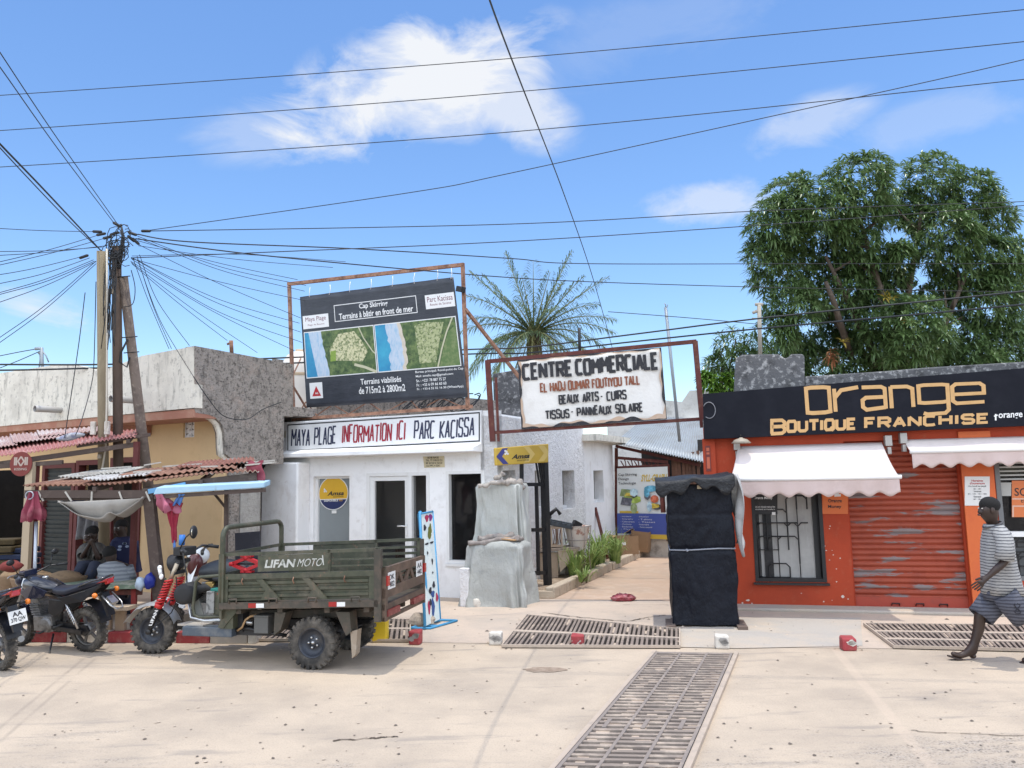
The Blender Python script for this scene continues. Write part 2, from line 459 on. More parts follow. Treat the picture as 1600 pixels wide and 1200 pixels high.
# ------------------------------------------------------------------ ground
def ground_mat():
    m = bpy.data.materials.new('dusty_asphalt'); m.use_nodes = True
    nt = m.node_tree; L = nt.links.new; b = nt.nodes['Principled BSDF']
    b.inputs['Roughness'].default_value = 0.95; b.inputs['Specular IOR Level'].default_value = 0.2
    N = nt.nodes.new
    tcx = N('ShaderNodeTexCoord'); sp = N('ShaderNodeSeparateXYZ'); L(tcx.outputs['Object'], sp.inputs[0])
    def M(op, a, b_=None, clamp=False):
        n = N('ShaderNodeMath'); n.operation = op; n.use_clamp = clamp
        for i, v in enumerate((a, b_)):
            if v is None: continue
            if isinstance(v, (int, float)): n.inputs[i].default_value = v
            else: L(v, n.inputs[i])
        return n.outputs[0]
    def noise(scale, det=5, st=(1, 1, 1), rough=0.6):
        mpg = N('ShaderNodeMapping'); mpg.inputs['Scale'].default_value = st
        L(tcx.outputs['Object'], mpg.inputs[0])
        n = N('ShaderNodeTexNoise'); n.inputs['Scale'].default_value = scale; n.inputs['Detail'].default_value = det; n.inputs['Roughness'].default_value = rough
        L(mpg.outputs[0], n.inputs['Vector']); return n.outputs[0]
    def mr(v, a, b_, c=0.0, d=1.0):
        n = N('ShaderNodeMapRange'); n.interpolation_type = 'SMOOTHSTEP'
        for i, q in enumerate((a, b_, c, d)): n.inputs[i + 1].default_value = q
        L(v, n.inputs[0]); return n.outputs[0]
    def mix(f, a, c):
        n = N('ShaderNodeMix'); n.data_type = 'RGBA'
        if isinstance(f, (int, float)): n.inputs[0].default_value = f
        else: L(f, n.inputs[0])
        for i, q in ((6, a), (7, c)):
            if isinstance(q, tuple): n.inputs[i].default_value = (*q, 1)
            else: L(q, n.inputs[i])
        return n.outputs[2]
    # aggregate: small stones of several greys in a sandy matrix
    vo = N('ShaderNodeTexVoronoi'); vo.inputs['Scale'].default_value = 62; L(tcx.outputs['Object'], vo.inputs['Vector'])
    sep = N('ShaderNodeSeparateColor'); L(vo.outputs['Color'], sep.inputs[0])
    stone = mix(mr(sep.outputs[0], 0.1, 0.95), (0.15, 0.132, 0.115), (0.44, 0.385, 0.33))
    stone = mix(mr(vo.outputs['Distance'], 0.38, 0.62), stone, (0.39, 0.325, 0.265))
    sand = mix(mr(noise(0.9, 6), 0.35, 0.7), (0.52, 0.425, 0.325), (0.40, 0.33, 0.26))
    sand = mix(mr(noise(70, 3), 0.45, 0.72, 0, 0.4), sand, (0.31, 0.25, 0.205))
    cover = M('ADD', mr(sp.outputs[1], 3.3, 7.0), M('MULTIPLY', M('SUBTRACT', noise(0.75, 7, (0.55, 1.5, 1)), 0.5), 1.7))
    cover = M('ADD', cover, M('MULTIPLY', M('SUBTRACT', noise(9, 5, (0.4, 1.3, 1)), 0.5), 1.1))
    f = mr(cover, 0.22, 0.8)
    col = mix(f, stone, sand)
    # loose streaks of darker asphalt showing through further off
    col = mix(mr(noise(3.2, 7, (0.3, 1.6, 1)), 0.56, 0.70, 0, 0.6), col, (0.29, 0.25, 0.215))
    col = mix(mr(noise(0.5, 8, (0.6, 1.2, 1)), 0.54, 0.68, 0, 0.4), col, (0.27, 0.235, 0.205))
    # wheel tracks pressed into the dust on the left: two bands a hand apart
    for c0 in (0.0, 0.13):
        A, B = G(10, 1150), G(165, 1015)
        dv = (B - A).normalized(); nv = V((-dv.y, dv.x, 0)); cc = A.dot(nv) + c0
        dd = M('ABSOLUTE', M('SUBTRACT', M('ADD', M('MULTIPLY', sp.outputs[0], nv.x), M('MULTIPLY', sp.outputs[1], nv.y)), cc))
        col = mix(M('MULTIPLY', mr(dd, 0.0, 0.035, 0.42, 0.0), mr(noise(2, 4), 0.3, 0.55)), col, (0.25, 0.21, 0.175))
    # swept strip of pale dust right of the road drain
    A, B = G(1392, 1120), G(1640, 1420)
    dv = (B - A).normalized(); nv = V((-dv.y, dv.x, 0))
    dd = M('ABSOLUTE', M('SUBTRACT', M('ADD', M('MULTIPLY', sp.outputs[0], nv.x), M('MULTIPLY', sp.outputs[1], nv.y)), A.dot(nv)))
    col = mix(mr(M('ADD', dd, M('MULTIPLY', noise(6), 0.05)), 0.05, 0.085, 0.3, 0.0), col, (0.58, 0.46, 0.355))
    L(col, b.inputs['Base Color'])
    bp = N('ShaderNodeBump'); bp.inputs['Strength'].default_value = 0.55; bp.inputs['Distance'].default_value = 0.012
    h = M('ADD', M('MULTIPLY', vo.outputs['Distance'], M('SUBTRACT', 1.0, f)), M('MULTIPLY', noise(25, 6), 0.9))
    L(h, bp.inputs['Height']); L(bp.outputs[0], b.inputs['Normal'])
    return m
mb = MB(); mb.quad((-300, -150, 0), (300, -150, 0), (300, 600, 0), (-300, 600, 0))
road = tag(mb.build('road', ground_mat(), base=(0, 0, 0)), 'sandy dust covered asphalt road', kind='structure')

m_pave = mat('dusty_concrete', (0.53, 0.43, 0.345), 0.95, var=(((0.39, 0.34, 0.295), 1.3, 0.45, 0.7, 0.7), ((0.36, 0.31, 0.26), 6, 0.55, 0.75, 0.5), ((0.30, 0.26, 0.22), 90, 0.5, 0.75, 0.5)), bump=((30, 0.3, 0.01),), spec=0.2)
m_apron = mat('grey_concrete', (0.42, 0.385, 0.345), 0.95, var=(((0.50, 0.42, 0.335), 1.5, 0.45, 0.65, 0.8), ((0.30, 0.28, 0.25), 70, 0.5, 0.72, 0.5)), bump=((50, 0.35, 0.008),), spec=0.2)
m_path = mat('pink_laterite_path', (0.50, 0.36, 0.265), 0.95, var=(((0.41, 0.33, 0.265), 1.1, 0.45, 0.7, 0.7), ((0.62, 0.5, 0.4), 4, 0.5, 0.75, 0.5), ((0.33, 0.25, 0.19), 60, 0.55, 0.75, 0.4)), bump=((20, 0.3, 0.01),), spec=0.2)
def sheet(name, px, z, m, label):
    mb = MB(); mb.quad(*[G(x, y, 0) + V((0, 0, z)) for x, y in px]); return tag(mb.build(name, m, base=(0, 0, 0)), label, kind='structure')
sheet('pavement', [(640, 1004), (1700, 1018), (1700, 930), (1155, 940), (760, 918), (690, 915), (560, 960)], 0.004, m_pave, 'pale dusty pavement in front of the shops')
sheet('concrete_pavement', [(1062, 1012), (1150, 1014), (1348, 1010), (1345, 966), (1158, 966), (1062, 984)], 0.008, m_apron, 'grey concrete apron before the orange shop')
sheet('alley_path', [(845, 936), (1120, 941), (1150, 935), (1130, 860), (1000, 866), (930, 900)], 0.008, m_path, 'pinkish alley path beside the white building')

# cracks in the concrete: thin ragged slots filled with dark dirt
def crack(pts, wd, label, z=0.012):
    mb = MB(); P = []
    for (a, b) in zip(pts[:-1], pts[1:]):
        for k in range(7): P.append(V(G(*a)).lerp(G(*b), k / 7) + V((jit(.018), jit(.018), 0)))
    P.append(G(*pts[-1]))
    for i in range(len(P) - 1):
        w0 = wd * random.uniform(.3, 1.2); d = (P[i + 1] - P[i]).normalized(); n = V((-d.y, d.x, 0)) * w0
        mb.quad(P[i] - n + V((0, 0, z)), P[i + 1] - n + V((0, 0, z)), P[i + 1] + n + V((0, 0, z)), P[i] + n + V((0, 0, z)))
    return tag(mb.build('crack', mat('crack_dirt', (0.10, 0.075, 0.055), 1.0)), label, kind='structure')
crack([(848, 958), (910, 966), (980, 972), (1010, 966), (1040, 962)], .012, 'ragged crack across the alley mouth')
crack([(975, 946), (1045, 946)], .006, 'fine joint in the alley concrete')
crack([(890, 900), (940, 906)], .005, 'fine joint in the alley path')
crack([(1360, 952), (1440, 953), (1515, 950)], .010, 'crumbled edge under the shutter')
crack([(522, 1158), (570, 1155), (600, 1153), (622, 1152)], .010, 'crack in the road surface', z=.006)
crack([(1420, 1142), (1480, 1146), (1600, 1150)], .006, 'long crack in the road at the right', z=.006)
mb = MB()
c0 = G(851, 1047)
mb.quad(*[c0 + V((cos(a) * .21 * (1 + jit(.2)), sin(a) * .10 * (1 + jit(.25)), 0.005)) for a in [2 * pi * k / 18 for k in range(18)]])
tag(mb.build('oil_patch', mat('damp_patch', (0.24, 0.175, 0.125), .9, var=(((.4, .31, .24), 14, .4, .7, .8),))), 'small brown damp patch on the road', kind='structure')

# raised pavement and kerb at the left
m_kred = paint('kerb_red', (0.33, 0.045, 0.05), 0.8, 0.5, dcol=(0.4, 0.3, 0.24), scale=9)
m_kwht = mat('kerb_white', (0.62, 0.58, 0.52), 0.85, var=(((0.35, 0.29, 0.24), 9, 0.45, 0.7, 0.7),), bump=((40, .3, .006),))
m_kgry = mat('kerb_grey', (0.36, 0.32, 0.28), 0.9, var=(((0.5, 0.42, 0.34), 7, 0.45, 0.7, 0.7),), bump=((40, .3, .006),))
KA, KB = V((-9.5, 10.45, 0)), G(395, 1006)
kd = (KB - KA).normalized(); kn = V((-kd.y, kd.x, 0))
mb = MB(); x = 0.0; i = 0; KL = (KB - KA).length
bounds = [0, 1.2, 2.4, 3.35] + []
def kproj(px): return (G(px, 1006) - KA).dot(kd)
segs = [(0, kproj(40), 1), (kproj(40), kproj(97), 0), (kproj(97), kproj(163), 1), (kproj(163), kproj(213), 0), (kproj(213), kproj(272), 1), (kproj(272), kproj(326), 0), (kproj(326), kproj(386), 2), (kproj(386), kproj(400), 1)]
for a, b, c in segs:
    mb.cur = c
    mb.prism([KA + kd * (a + .006), KA + kd * (b - .006), KA + kd * (b - .006) + kn * .16, KA + kd * (a + .006) + kn * .16], (0, 0, .135 + jit(.006)))
tag(mb.build('kerb', [m_kred, m_kwht, m_kgry], bevel=.01), 'kerb painted dull red and white along the raised pavement', kind='structure')
mb = MB(); mb.prism([KA + kn * .165 + V((0, 0, 0)), KA + kd * (KL - .35) + kn * .165, KA + kd * (KL - .1) + kn * 5, KA + kn * 6], (0, 0, .12))
tag(mb.build('raised_pavement', m_pave, base=(0, 0, 0)), 'dusty raised pavement under the stalls', kind='structure')

# ------------------------------------------------------------------ wall materials
m_parapet = mat('weathered_lime_plaster', (0.74, 0.70, 0.61), 0.95, var=(((0.52, 0.49, 0.43), 2.2, 0.42, 0.68, 0.75), ((0.15, 0.14, 0.125), 3.5, 0.54, 0.70, 0.7, (2.2, 2.2, 0.45)), ((0.30, 0.28, 0.25), 12, 0.56, 0.66, 0.6), ((0.8, 0.77, 0.7), 9, 0.55, 0.7, 0.5)), bump=((7, .35, .02), (60, .3, .006)), spec=.2)
m_darkwall = mat('blackened_render', (0.33, 0.295, 0.265), 0.95, var=(((0.07, 0.065, 0.06), 7, 0.50, 0.70, 0.75, (1.3, 1.3, .8)), ((0.05, 0.046, 0.043), 26, 0.53, 0.62, 0.7), ((0.5, 0.38, 0.31), 2.0, 0.55, 0.75, 0.6), ((0.42, 0.39, 0.36), 14, 0.58, 0.72, 0.6)), bump=((10, 1.0, .06), (38, .8, .02)), spec=.2)
m_cream = mat('cream_paint', (0.66, 0.475, 0.27), 0.85, var=(((0.5, 0.34, 0.19), 3, 0.5, 0.75, 0.5), ((0.40, 0.27, 0.16), 12, 0.6, 0.8, 0.5)), bump=((30, .2, .006),), spec=.2)
m_soffit = mat('dusty_pink_trim', (0.36, 0.17, 0.12), 0.9, var=(((0.45, 0.3, 0.22), 4, 0.45, 0.7, 0.7),), spec=.2)
m_white = mat('white_wall_paint', (0.88, 0.88, 0.88), 0.8, var=(((0.60, 0.59, 0.58), 2.5, 0.5, 0.72, 0.5), ((0.47, 0.42, 0.37), 9, 0.60, 0.78, 0.45), ((0.55, 0.49, 0.43), 2.6, 0.58, 0.74, 0.5, (1.5, 1.5, 0.5))), bump=((25, .18, .006), (3, .15, .02)), spec=.25)
m_stucco = mat('white_rough_stucco', (0.84, 0.83, 0.83), 0.9, var=(((0.56, 0.54, 0.54), 5, 0.5, 0.7, 0.6), ((0.45, 0.41, 0.37), 14, 0.62, 0.8, 0.3)), bump=((16, 1.0, .05), (50, .5, .012)), spec=.2)
m_block = mat('bare_block', (0.36, 0.345, 0.32), 0.95, var=(((0.2, 0.19, 0.18), 6, .45, .7, .7), ((.5, .48, .45), 20, .55, .7, .5)), bump=((20, .8, .02),), spec=.2)
m_mossblk = mat('mossy_black_render', (0.13, 0.13, 0.135), 0.95, var=(((0.42, 0.415, 0.41), 13, 0.52, 0.62, 0.85), ((0.02, 0.02, 0.02), 5, 0.5, 0.7, 0.7)), bump=((25, .8, .02),), spec=.2)
m_orange = mat('orange_wall_paint', (0.42, 0.060, 0.024), 0.7, var=(((0.32, 0.048, 0.022), 2.2, 0.45, 0.7, 0.7), ((0.40, 0.13, 0.07), 8, 0.58, 0.78, 0.55)), bump=((22, .2, .006), (4, .2, .02)), spec=.25)
m_trim = mat('white_frame_paint', (0.78, 0.78, 0.77), 0.5, var=(((0.55, 0.53, 0.5), 8, .55, .8, .4),))
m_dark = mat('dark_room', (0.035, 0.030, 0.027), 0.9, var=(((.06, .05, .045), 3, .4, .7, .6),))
m_glass = mat('window_glass', (0.012, 0.014, 0.016), 0.04, spec=0.6, alpha=0.25)
m_glassd = mat('tinted_glass', (0.006, 0.006, 0.007), 0.05, spec=0.5, alpha=0.6)
m_frost = mat('frosted_glass', (0.255, 0.285, 0.295), 0.35, spec=.5, var=(((.2, .225, .235), 1.2, .35, .7, .7),))
m_rust = mat('rusty_steel', (0.40, 0.22, 0.145), 0.85, .2, var=(((0.13, 0.06, 0.04), 9, .4, .65, .8), ((0.5, 0.42, 0.36), 6, .58, .75, .7)), bump=((60, .4, .004),))
m_redsteel = mat('dark_red_steel', (0.11, 0.025, 0.02), 0.7, .1, var=(((0.2, 0.09, 0.05), 10, .5, .7, .7), ((.05, .02, .015), 5, .5, .7, .6)))
m_black = mat('black_metal', (0.022, 0.022, 0.024), 0.5, 0.2, var=(((0.12, 0.10, 0.09), 10, .55, .8, .4),))
m_inky = mat('lettering_black', (0.02, 0.02, 0.025), 0.7, var=(((0.09, 0.085, 0.085), 30, .5, .75, .7),))

# ------------------------------------------------------------------ planes of the place
W = Pl(G(720, 935), 24)                                    # white office front
K = Pl(W.at(0.70, 0), -66)                                 # its side along the alley
O = Pl(G(1155, 948), 14)                                   # orange shop front
_c = PX(303, 600, 12.0)
L = Pl(_c, 28)                                             # parapet of the corner building, left
LW = Pl(L.at(0, 0, -0.70), 28)                             # its set back shop wall
LS = Pl(_c, -62)                                           # its side

# ------------------------------------------------------------------ corner building at the left
t = thing('corner_building', 'weathered concrete shop building with cream walls and stained overhanging parapet', 'building', L.at(-3, 0, -3), L.rot())
mb = MB()
top = [L.uz(x, y) for x, y in ((-60, 589), (0, 583), (40, 577), (88, 570), (110, 571), (122, 571), (147, 577), (150, 580), (186, 571), (192, 567), (222, 556), (303, 541))]
bot = [L.uz(x, y) for x, y in ((303, 637), (0, 666), (-60, 671))]
ppoly(mb, L, [(u - (3.5 if i == 0 else 0), z) for i, (u, z) in enumerate(top)] + bot[:2] + [(bot[2][0] - 3.5, bot[2][1] - .05)], -.16, 0)
par = mb.build('parapet', m_parapet, t)
zb = (bot[0][1] + bot[1][1]) / 2
mb = MB(); pbox(mb, L, -9, zb - .13, -.004, zb + .002, -.70, -.02); mb.build('soffit', m_soffit, t)
mb = MB()   # lintel band below the soffit
pbox(mb, LW, -9, zb - .30, -1.9, zb - .12, -.1, .10); mb.build('lintel_band', m_soffit, t)
# stained side with its curved bracket
mb = MB()
arc = [LS.uz(x, y) for x, y in ((303, 637), (306, 645), (326, 648), (336, 652), (346, 662), (351, 676), (352, 700), (353, 710), (362, 717))]
ppoly(mb, LS, [(0.002, top[-1][1] + .003), (0.9, 4.08), (2.15, 4.05), (2.15, 3.1), (1.93, 3.1), (1.93, 2.25), (1.42, 2.25), (1.42, 0), (.72, 0)] + [(u, z) for u, z in reversed(arc)], -.22, 0)
mb.build('side_wall', m_darkwall, t)
mb = MB()   # pale edge moulding of the bracket
pts = [LS.at(u, z, -.10) - LS.d * .015 for u, z in arc[1:]]
mb.tube(pts, [.05] * len(pts), 8); mb.build('bracket_moulding', m_parapet, t)
mb = MB()   # rubble pier under the bracket
u0, u1 = LS.uz(366, 800)[0], LS.uz(404, 800)[0]
ppoly(mb, LS, [(u0 + .1, 0), (u1, 0), (u1, 1.96), (u0 + .1, 2.0)], .002, .03); mb.build('bare_pier', m_block, t)
# cream shop wall with openings
uo = lambda x: LW.uz(x, 800)[0]
holes = [(uo(-80), .12, uo(42), 2.28), (uo(68), .12, uo(112), 2.30), (uo(121), .12, uo(158), 2.34), (uo(175), .12, uo(216), 2.36)]
uv0, zv0 = LW.uz(286, 684); uv1, zv1 = LW.uz(304, 656)
vh = (uv0, zv0, uv1, zv1)
mb = MB(); holed(mb, LW, -10, 0, -.10, zb + .05, holes + [vh], -.18, 0); mb.build('shop_wall', m_cream, t)
mb = MB()   # pierced vent block
pbox(mb, LW, uv0, zv0, uv1, zv1, -.17, -.14)
vent = mb.build('vent_block', m_dark, t)
mb = MB()
vf = Face(LW.at(uv0, zv0, -.06), LW.at(uv1, zv0, -.06), LW.at(uv1, zv1, -.06), LW.at(uv0, zv1, -.06))
for a in (0.0, .5, 1.0): mb.bar(vf.f(a, 0), vf.f(a, 1), .018, .05)
for b in (0.02, .34, .66, .98): mb.bar(vf.f(0, b), vf.f(1, b), .018, .048)
for k in range(3):
    mb.bar(vf.f(0, k / 3), vf.f(.5, (k + 1) / 3), .015, .04); mb.bar(vf.f(.5, (k + 1) / 3), vf.f(1, k / 3), .015, .04)
mb.build('grille', m_white, vent, label='pierced pale vent grille')
mb = MB()   # room behind, roof slab
fl = lambda u, z, o: LW.at(u, z, o)
pbox(mb, LW, -10, 0.0, -.9, 2.9, -3.3, -3.1); pbox(mb, LW, -10.2, 0, -10, 3.2, -3.2, 0); pbox(mb, LW, -.9, 0, -.8, 2.9, -3.1, -.2)
pbox(mb, LW, -10, .02, -.8, .125, -3.1, -.02)
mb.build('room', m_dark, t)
mb = MB(); pbox(mb, L, -9, zb + .02, -.01, zb + .18, -4.2, -.18); mb.build('roof', m_darkwall, t)
m_maroon = mat('maroon_wood', (0.105, 0.022, 0.02), 0.75, var=(((.2, .09, .07), 9, .55, .75, .5),))
m_slat = mat('grey_wood_slats', (0.05, 0.056, 0.054), 0.8, var=(((.02, .02, .02), 6, .45, .7, .7, (1, 1, 8)),))
for hi, h in enumerate(holes[1:]):
    mb = MB()
    for a, b, c, d in ((h[0] - .07, h[1], h[0] + .02, h[3] + .07), (h[2] - .02, h[1], h[2] + .07, h[3] + .07)): pbox(mb, LW, a, b, c, d, -.12, .025)
    pbox(mb, LW, h[0] + .02, h[3] - .02, h[2] - .02, h[3] + .07, -.12, .023)
    mb.build('door_frame', m_maroon, t)
    if hi in (0,):
        mb = MB(); z = h[1] + .03; k = 0
        while z < h[3] - .06:
            p = [LW.at(h[0] + .02, z, -.06), LW.at(h[2] - .02, z, -.06), LW.at(h[2] - .02, z + .085, -.02 + jit(.008)), LW.at(h[0] + .02, z + .085, -.02 + jit(.008))]
            mb.prism(p, -LW.n * .015); z += .082
        mb.build('slatted_door', m_slat, t)
h = holes[3]
mb = MB(); mb.prism([LW.at(h[2] - .03, h[1] + .02, .0), LW.at(h[2] - .03, h[3] - .05, .0), LW.at(h[2] - .03, h[3] - .05, .0) + LW.d * -.30 + LW.n * -.55, LW.at(h[2] - .03, h[1] + .02, .0) + LW.d * -.30 + LW.n * -.55], LW.d * .04)
dleaf = mb.build('open_door', m_maroon, t)
mb = MB()
for z in [1.55 + .045 * k for k in range(8)]: mb.prism([LW.at(h[2] - .04, z, -.06), LW.at(h[2] - .04, z + .03, -.06), LW.at(h[2] - .04, z + .03, -.06) + LW.d * -.2 - LW.n * .38, LW.at(h[2] - .04, z, -.06) + LW.d * -.2 - LW.n * .38], LW.d * -.012)
mb.build('louvre_panel', m_white, dleaf)
# rain spouts through the parapet
for x0, y0, x1, y1 in ((72, 640, 102, 637), (196, 625, 214, 622)):
    a = L.w((x0 + x1) / 2 + 8, y0 - 1, 0); p = a + L.n * .42 - L.d * .02
    mb = MB(); mb.lathe([(.052, -.02), (.055, 0), (.055, .46), (.045, .46), (.042, .3), (0, .3)], p + V((0, 0, -.02)), axis=(a - p).normalized(), n=16)
    mb.build('rain_spout', mat('pvc_grey', (.45, .44, .43), .5), t)
# scroll bracket under the soffit at the far left
u, z = L.uz(38, 668); mb = MB()
mb.tube([L.at(u - .18, z - .02, -.1), L.at(u - .1, z - .14, -.1), L.at(u, z - .19, -.1), L.at(u + .15, z - .21, -.1), L.at(u + .45, z - .24, -.1)], [.05, .055, .05, .04, .03], 8)
mb.build('scroll_bracket', m_soffit, t)

# ------------------------------------------------------------------ white office
t = office = thing('white_office', 'small whitewashed office with glazed door and narrow white ledge under its long lettered board', 'building', W.at(-1.5, 0, -1.5), W.rot())
def wrect(x0, y0, x1, y1):
    a, b = W.uz(x0, y0); c, d = W.uz(x1, y1); return (a, d, c, b)
r_left = (W.uz(490, 745)[0], .10, W.uz(546, 745)[0], 2.02)
r_door = (W.uz(573, 740)[0], .02, W.uz(671, 740)[0], 2.06)
r_win = (W.uz(697, 737)[0], .555, W.uz(757, 737)[0], 2.06)
mb = MB(); holed(mb, W, -4.0, 0, .70, 3.04, [r_left, r_door, r_win], -.20, 0); mb.build('wall', m_white, t)
mb = MB()
pbox(mb, W, -4.0, 2.86, .60, 3.0, -4.5, -.20); pbox(mb, W, -4.0, .0, .66, .03, -3.6, -.2); pbox(mb, W, -4.0, 0, -3.85, 2.86, -3.6, -.2)
rf = mb.build('roof', m_white, t)
mb = MB(); pbox(mb, W, -4.0, .04, .60, 2.85, -2.0, -1.9); mb.build('back_wall', mat('office_wall', (.6, .58, .55), .9), t)
# ledge: white sloped strip over the glazing
e0, e1 = W.uz(449, 706)[0], W.uz(754, 692)[0]
mb = MB(); mb.prism([W.at(e0, 2.52, .0), W.at(e0, 2.44, .34), W.at(e0, 2.37, .345), W.at(e0, 2.36, .0)], W.d * (e1 - e0)); mb.build('ledge', m_white, t, bevel=.008)
# rounded garden pier at its left
u0, u1 = W.uz(407, 800, .35)[0], W.uz(464, 800, .35)[0]; zt_ = W.uz(440, 723, .35)[1]
mb = MB(); ppoly(mb, W, [(u0, 0), (u1, 0), (u1, zt_), (u0 + .22, zt_ + .01), (u0 + .09, zt_ - .03), (u0 + .02, zt_ - .11), (u0, zt_ - .25)], .002, .35); mb.build('front_pier', m_white, t, bevel=.03)
# glazing
def frame_of(pl, r, wd, o0, o1, name, par, m=m_trim):
    mb = MB(); a, b, c, d = r
    pbox(mb, pl, a, b, a + wd, d, o0, o1); pbox(mb, pl, c - wd, b, c, d, o0, o1); pbox(mb, pl, a + wd, d - wd, c - wd, d, o0, o1 - .003); pbox(mb, pl, a + wd, b, c - wd, b + wd, o0, o1 - .003)
    return mb.build(name, m, par)
mb = MB(); a, b, c, d = r_left; pbox(mb, W, a, b, c, d, -.13, -.115); p1 = mb.build('fixed_pane', m_frost, t)
frame_of(W, r_left, .045, -.14, -.07, 'frame', p1)
a, b, c, d = r_door; um = W.uz(641, 740)[0]
fr = frame_of(W, r_door, .06, -.13, .012, 'door_frame', t)
mb = MB(); pbox(mb, W, um - .035, b + .06, um + .035, d - .06, -.12, .018); mb.build('mullion', m_trim, fr)
mb = MB(); holed(mb, W, a + .062, b + .05, um - .037, d - .062, [(a + .15, b + .14, um - .12, d - .14)], -.08, -.02); dl = mb.build('door', m_trim, t)
mb = MB(); pbox(mb, W, a + .15, b + .14, um - .12, d - .14, -.06, -.05); mb.build('pane', m_glass, dl)
mb = MB(); hu, hz = W.uz(633, 822)
mb.tube([W.at(hu + .015, hz, -.03), W.at(hu + .015, hz, .035), W.at(hu - .03, hz + .004, .045), W.at(hu - .13, hz, .04)], .011, 8); pbox(mb, W, hu - .006, hz - .16, hu + .036, hz + .05, -.03, -.012); mb.build('handle', m_trim, dl)
mb = MB(); pbox(mb, W, um + .036, b + .06, c - .06, d - .06, -.06, -.05); mb.build('side_pane', m_glass, t)
mb = MB(); a, b, c, d = r_win; pbox(mb, W, a + .05, b + .05, c - .05, d - .05, -.10, -.09); p1 = mb.build('shop_window', m_glassd, t)
frame_of(W, r_win, .05, -.12, .01, 'frame', p1)
mb = MB(); pbox(mb, W, a - .02, b - .045, c + .03, b - .003, -.05, .03); mb.build('sill', m_trim, p1)
# small things seen through the glass
t2 = thing('office_desk', 'pale desk standing inside behind the office door', 'desk', W.at(-1.35, 0.03, -1.3), W.rot())
mb = MB(); pbox(mb, W, -1.9, .70, -.95, .74, -1.6, -.9); mb.build('desktop', mat('desk_laminate', (.55, .54, .5), .5), t2)
for u in (-1.86, -1.02):
    mb = MB(); pbox(mb, W, u, .03, u + .05, .70, -1.55, -.95); mb.build('side_panel', mat('desk_brown', (.2, .12, .08), .6), t2)
mb = MB(); mb.box(W.at(-1.3, .82, -1.2), (.34, .22, .16), rz=W.rot()); tag(mb.build('box', mat('box_blue', (.04, .1, .4), .5), bevel=.01), 'small blue box on the desk inside the office', 'box')
mb = MB(); mb.box(W.at(-.85, .95, -.75), (.30, .06, .95), rz=W.rot() + .2); tag(mb.build('cardboard_sheet', mat('cardboard', (.36, .24, .14), .85, var=(((.25, .16, .09), 8, .5, .75, .5),)), base=None), 'brown cardboard sheet leaning inside the office door', 'cardboard')

# ---- lettered board
sb = thing('lettered_board', 'long white board reading MAYA PLAGE INFORMATION ICI PARC KACISSA over the office', 'sign', W.at(-1.6, 2.4, .06), W.rot())
fc = plface(W, 447.5, 708, 752, 692.5, 752, 641, 447.5, 661, .05)
def slab(face, th, name, m, par):
    mb = MB(); mb.prism([face.f(0, 0), face.f(1, 0), face.f(1, 1), face.f(0, 1)], -face.n * th); return mb.build(name, m, par)
m_board = mat('board_white', (.74, .745, .75), .6, var=(((.58, .57, .55), 5, .5, .75, .5),))
slab(fc, .05, 'panel', m_board, sb)
mb = MB(); fc.frame(mb, .006, .05, .994, .95, .022, .003); mb.build('border', m_inky, sb)
for name, s, a0, a1, m in (('lettering', 'MAYA PLAGE', .03, .275, mat('letter_navy', (.03, .035, .075), .7)), ('red_lettering', 'INFORMATION ICI', .312, .635, mat('letter_red', (.30, .012, .03), .7)), ('lettering', 'PARC KACISSA', .683, .965, MATS.get('letter_navy') or m_inky)):
    mb = MB(); strokes(mb, fc, s, a0, .21, a1, .80, .029, .004, gap=.46, jitter=.05, slant=.06); mb.build(name, m, sb)

# ---- round sticker sign and notice
def disc(mb, face, ca, cb, ra, rb, off, lo=-1.0, hi=1.0, n=40):
    """the slice of an ellipse between two heights, in face units"""
    tt0, tt1 = math.asin(max(-1, lo)), math.asin(min(1, hi))
    pr = [(ca + ra * cos(tt0 + (tt1 - tt0) * k / n), cb + rb * sin(tt0 + (tt1 - tt0) * k / n)) for k in range(n + 1)]
    pl_ = [(2 * ca - a, b) for a, b in reversed(pr)]
    face.poly(mb, pr + pl_, off)
fc = plface(W, 498, 798, 544.5, 796, 544.5, 744, 498, 745, -.100)
rs = thing('round_sign', 'round yellow and navy window sign reading AMSA on the frosted pane', 'sign', fc.f(.5, 0), W.rot())
m_yel = mat('sign_yellow', (.68, .40, .03), .5, var=(((.6, .34, .03), 3, .5, .7, .6),)); m_navy = mat('sign_navy', (.02, .03, .11), .5)
mb = MB(); disc(mb, fc, .5, .5, .5, .5, 0); mb.build('disc', m_trim, rs, solid=.004)
mb = MB(); disc(mb, fc, .5, .5, .475, .475, .004, -.35, 1); mb.build('yellow_field', m_yel, rs)
mb = MB(); disc(mb, fc, .5, .5, .475, .475, .004, -1, -.40); mb.build('navy_field', m_navy, rs)
mb = MB(); letters(mb, fc, 'Amsa', .30, .43, .84, .56, .006, .03, .1); letters(mb, fc, 'assurances', .5, .375, .84, .41, .006); mb.build('lettering', m_inky, rs)
mb = MB(); letters(mb, fc, 'DISPONIBLE', .19, .255, .66, .31, .0055, .03)
for k in range(5): disc(mb, fc, .2 + .03 * (k % 3), .56 + .035 * (k % 2) + .03 * (k // 3), .022, .03, .006, n=8)
mb.build('white_marks', m_trim, rs)
mb = MB(); letters(mb, fc, 'ICI', .70, .255, .80, .31, .0055, .03); mb.build('ici_lettering', m_yel, rs)
mb = MB(); fc.rect(mb, .44, -.10, .60, -.01, .0); tag(mb.build('paper_tag', m_trim, solid=.002), 'tiny white paper tag under the round window sign', 'paper')
fc = plface(W, 663, 731, 695, 730, 694, 712.5, 661, 713.5, .004)
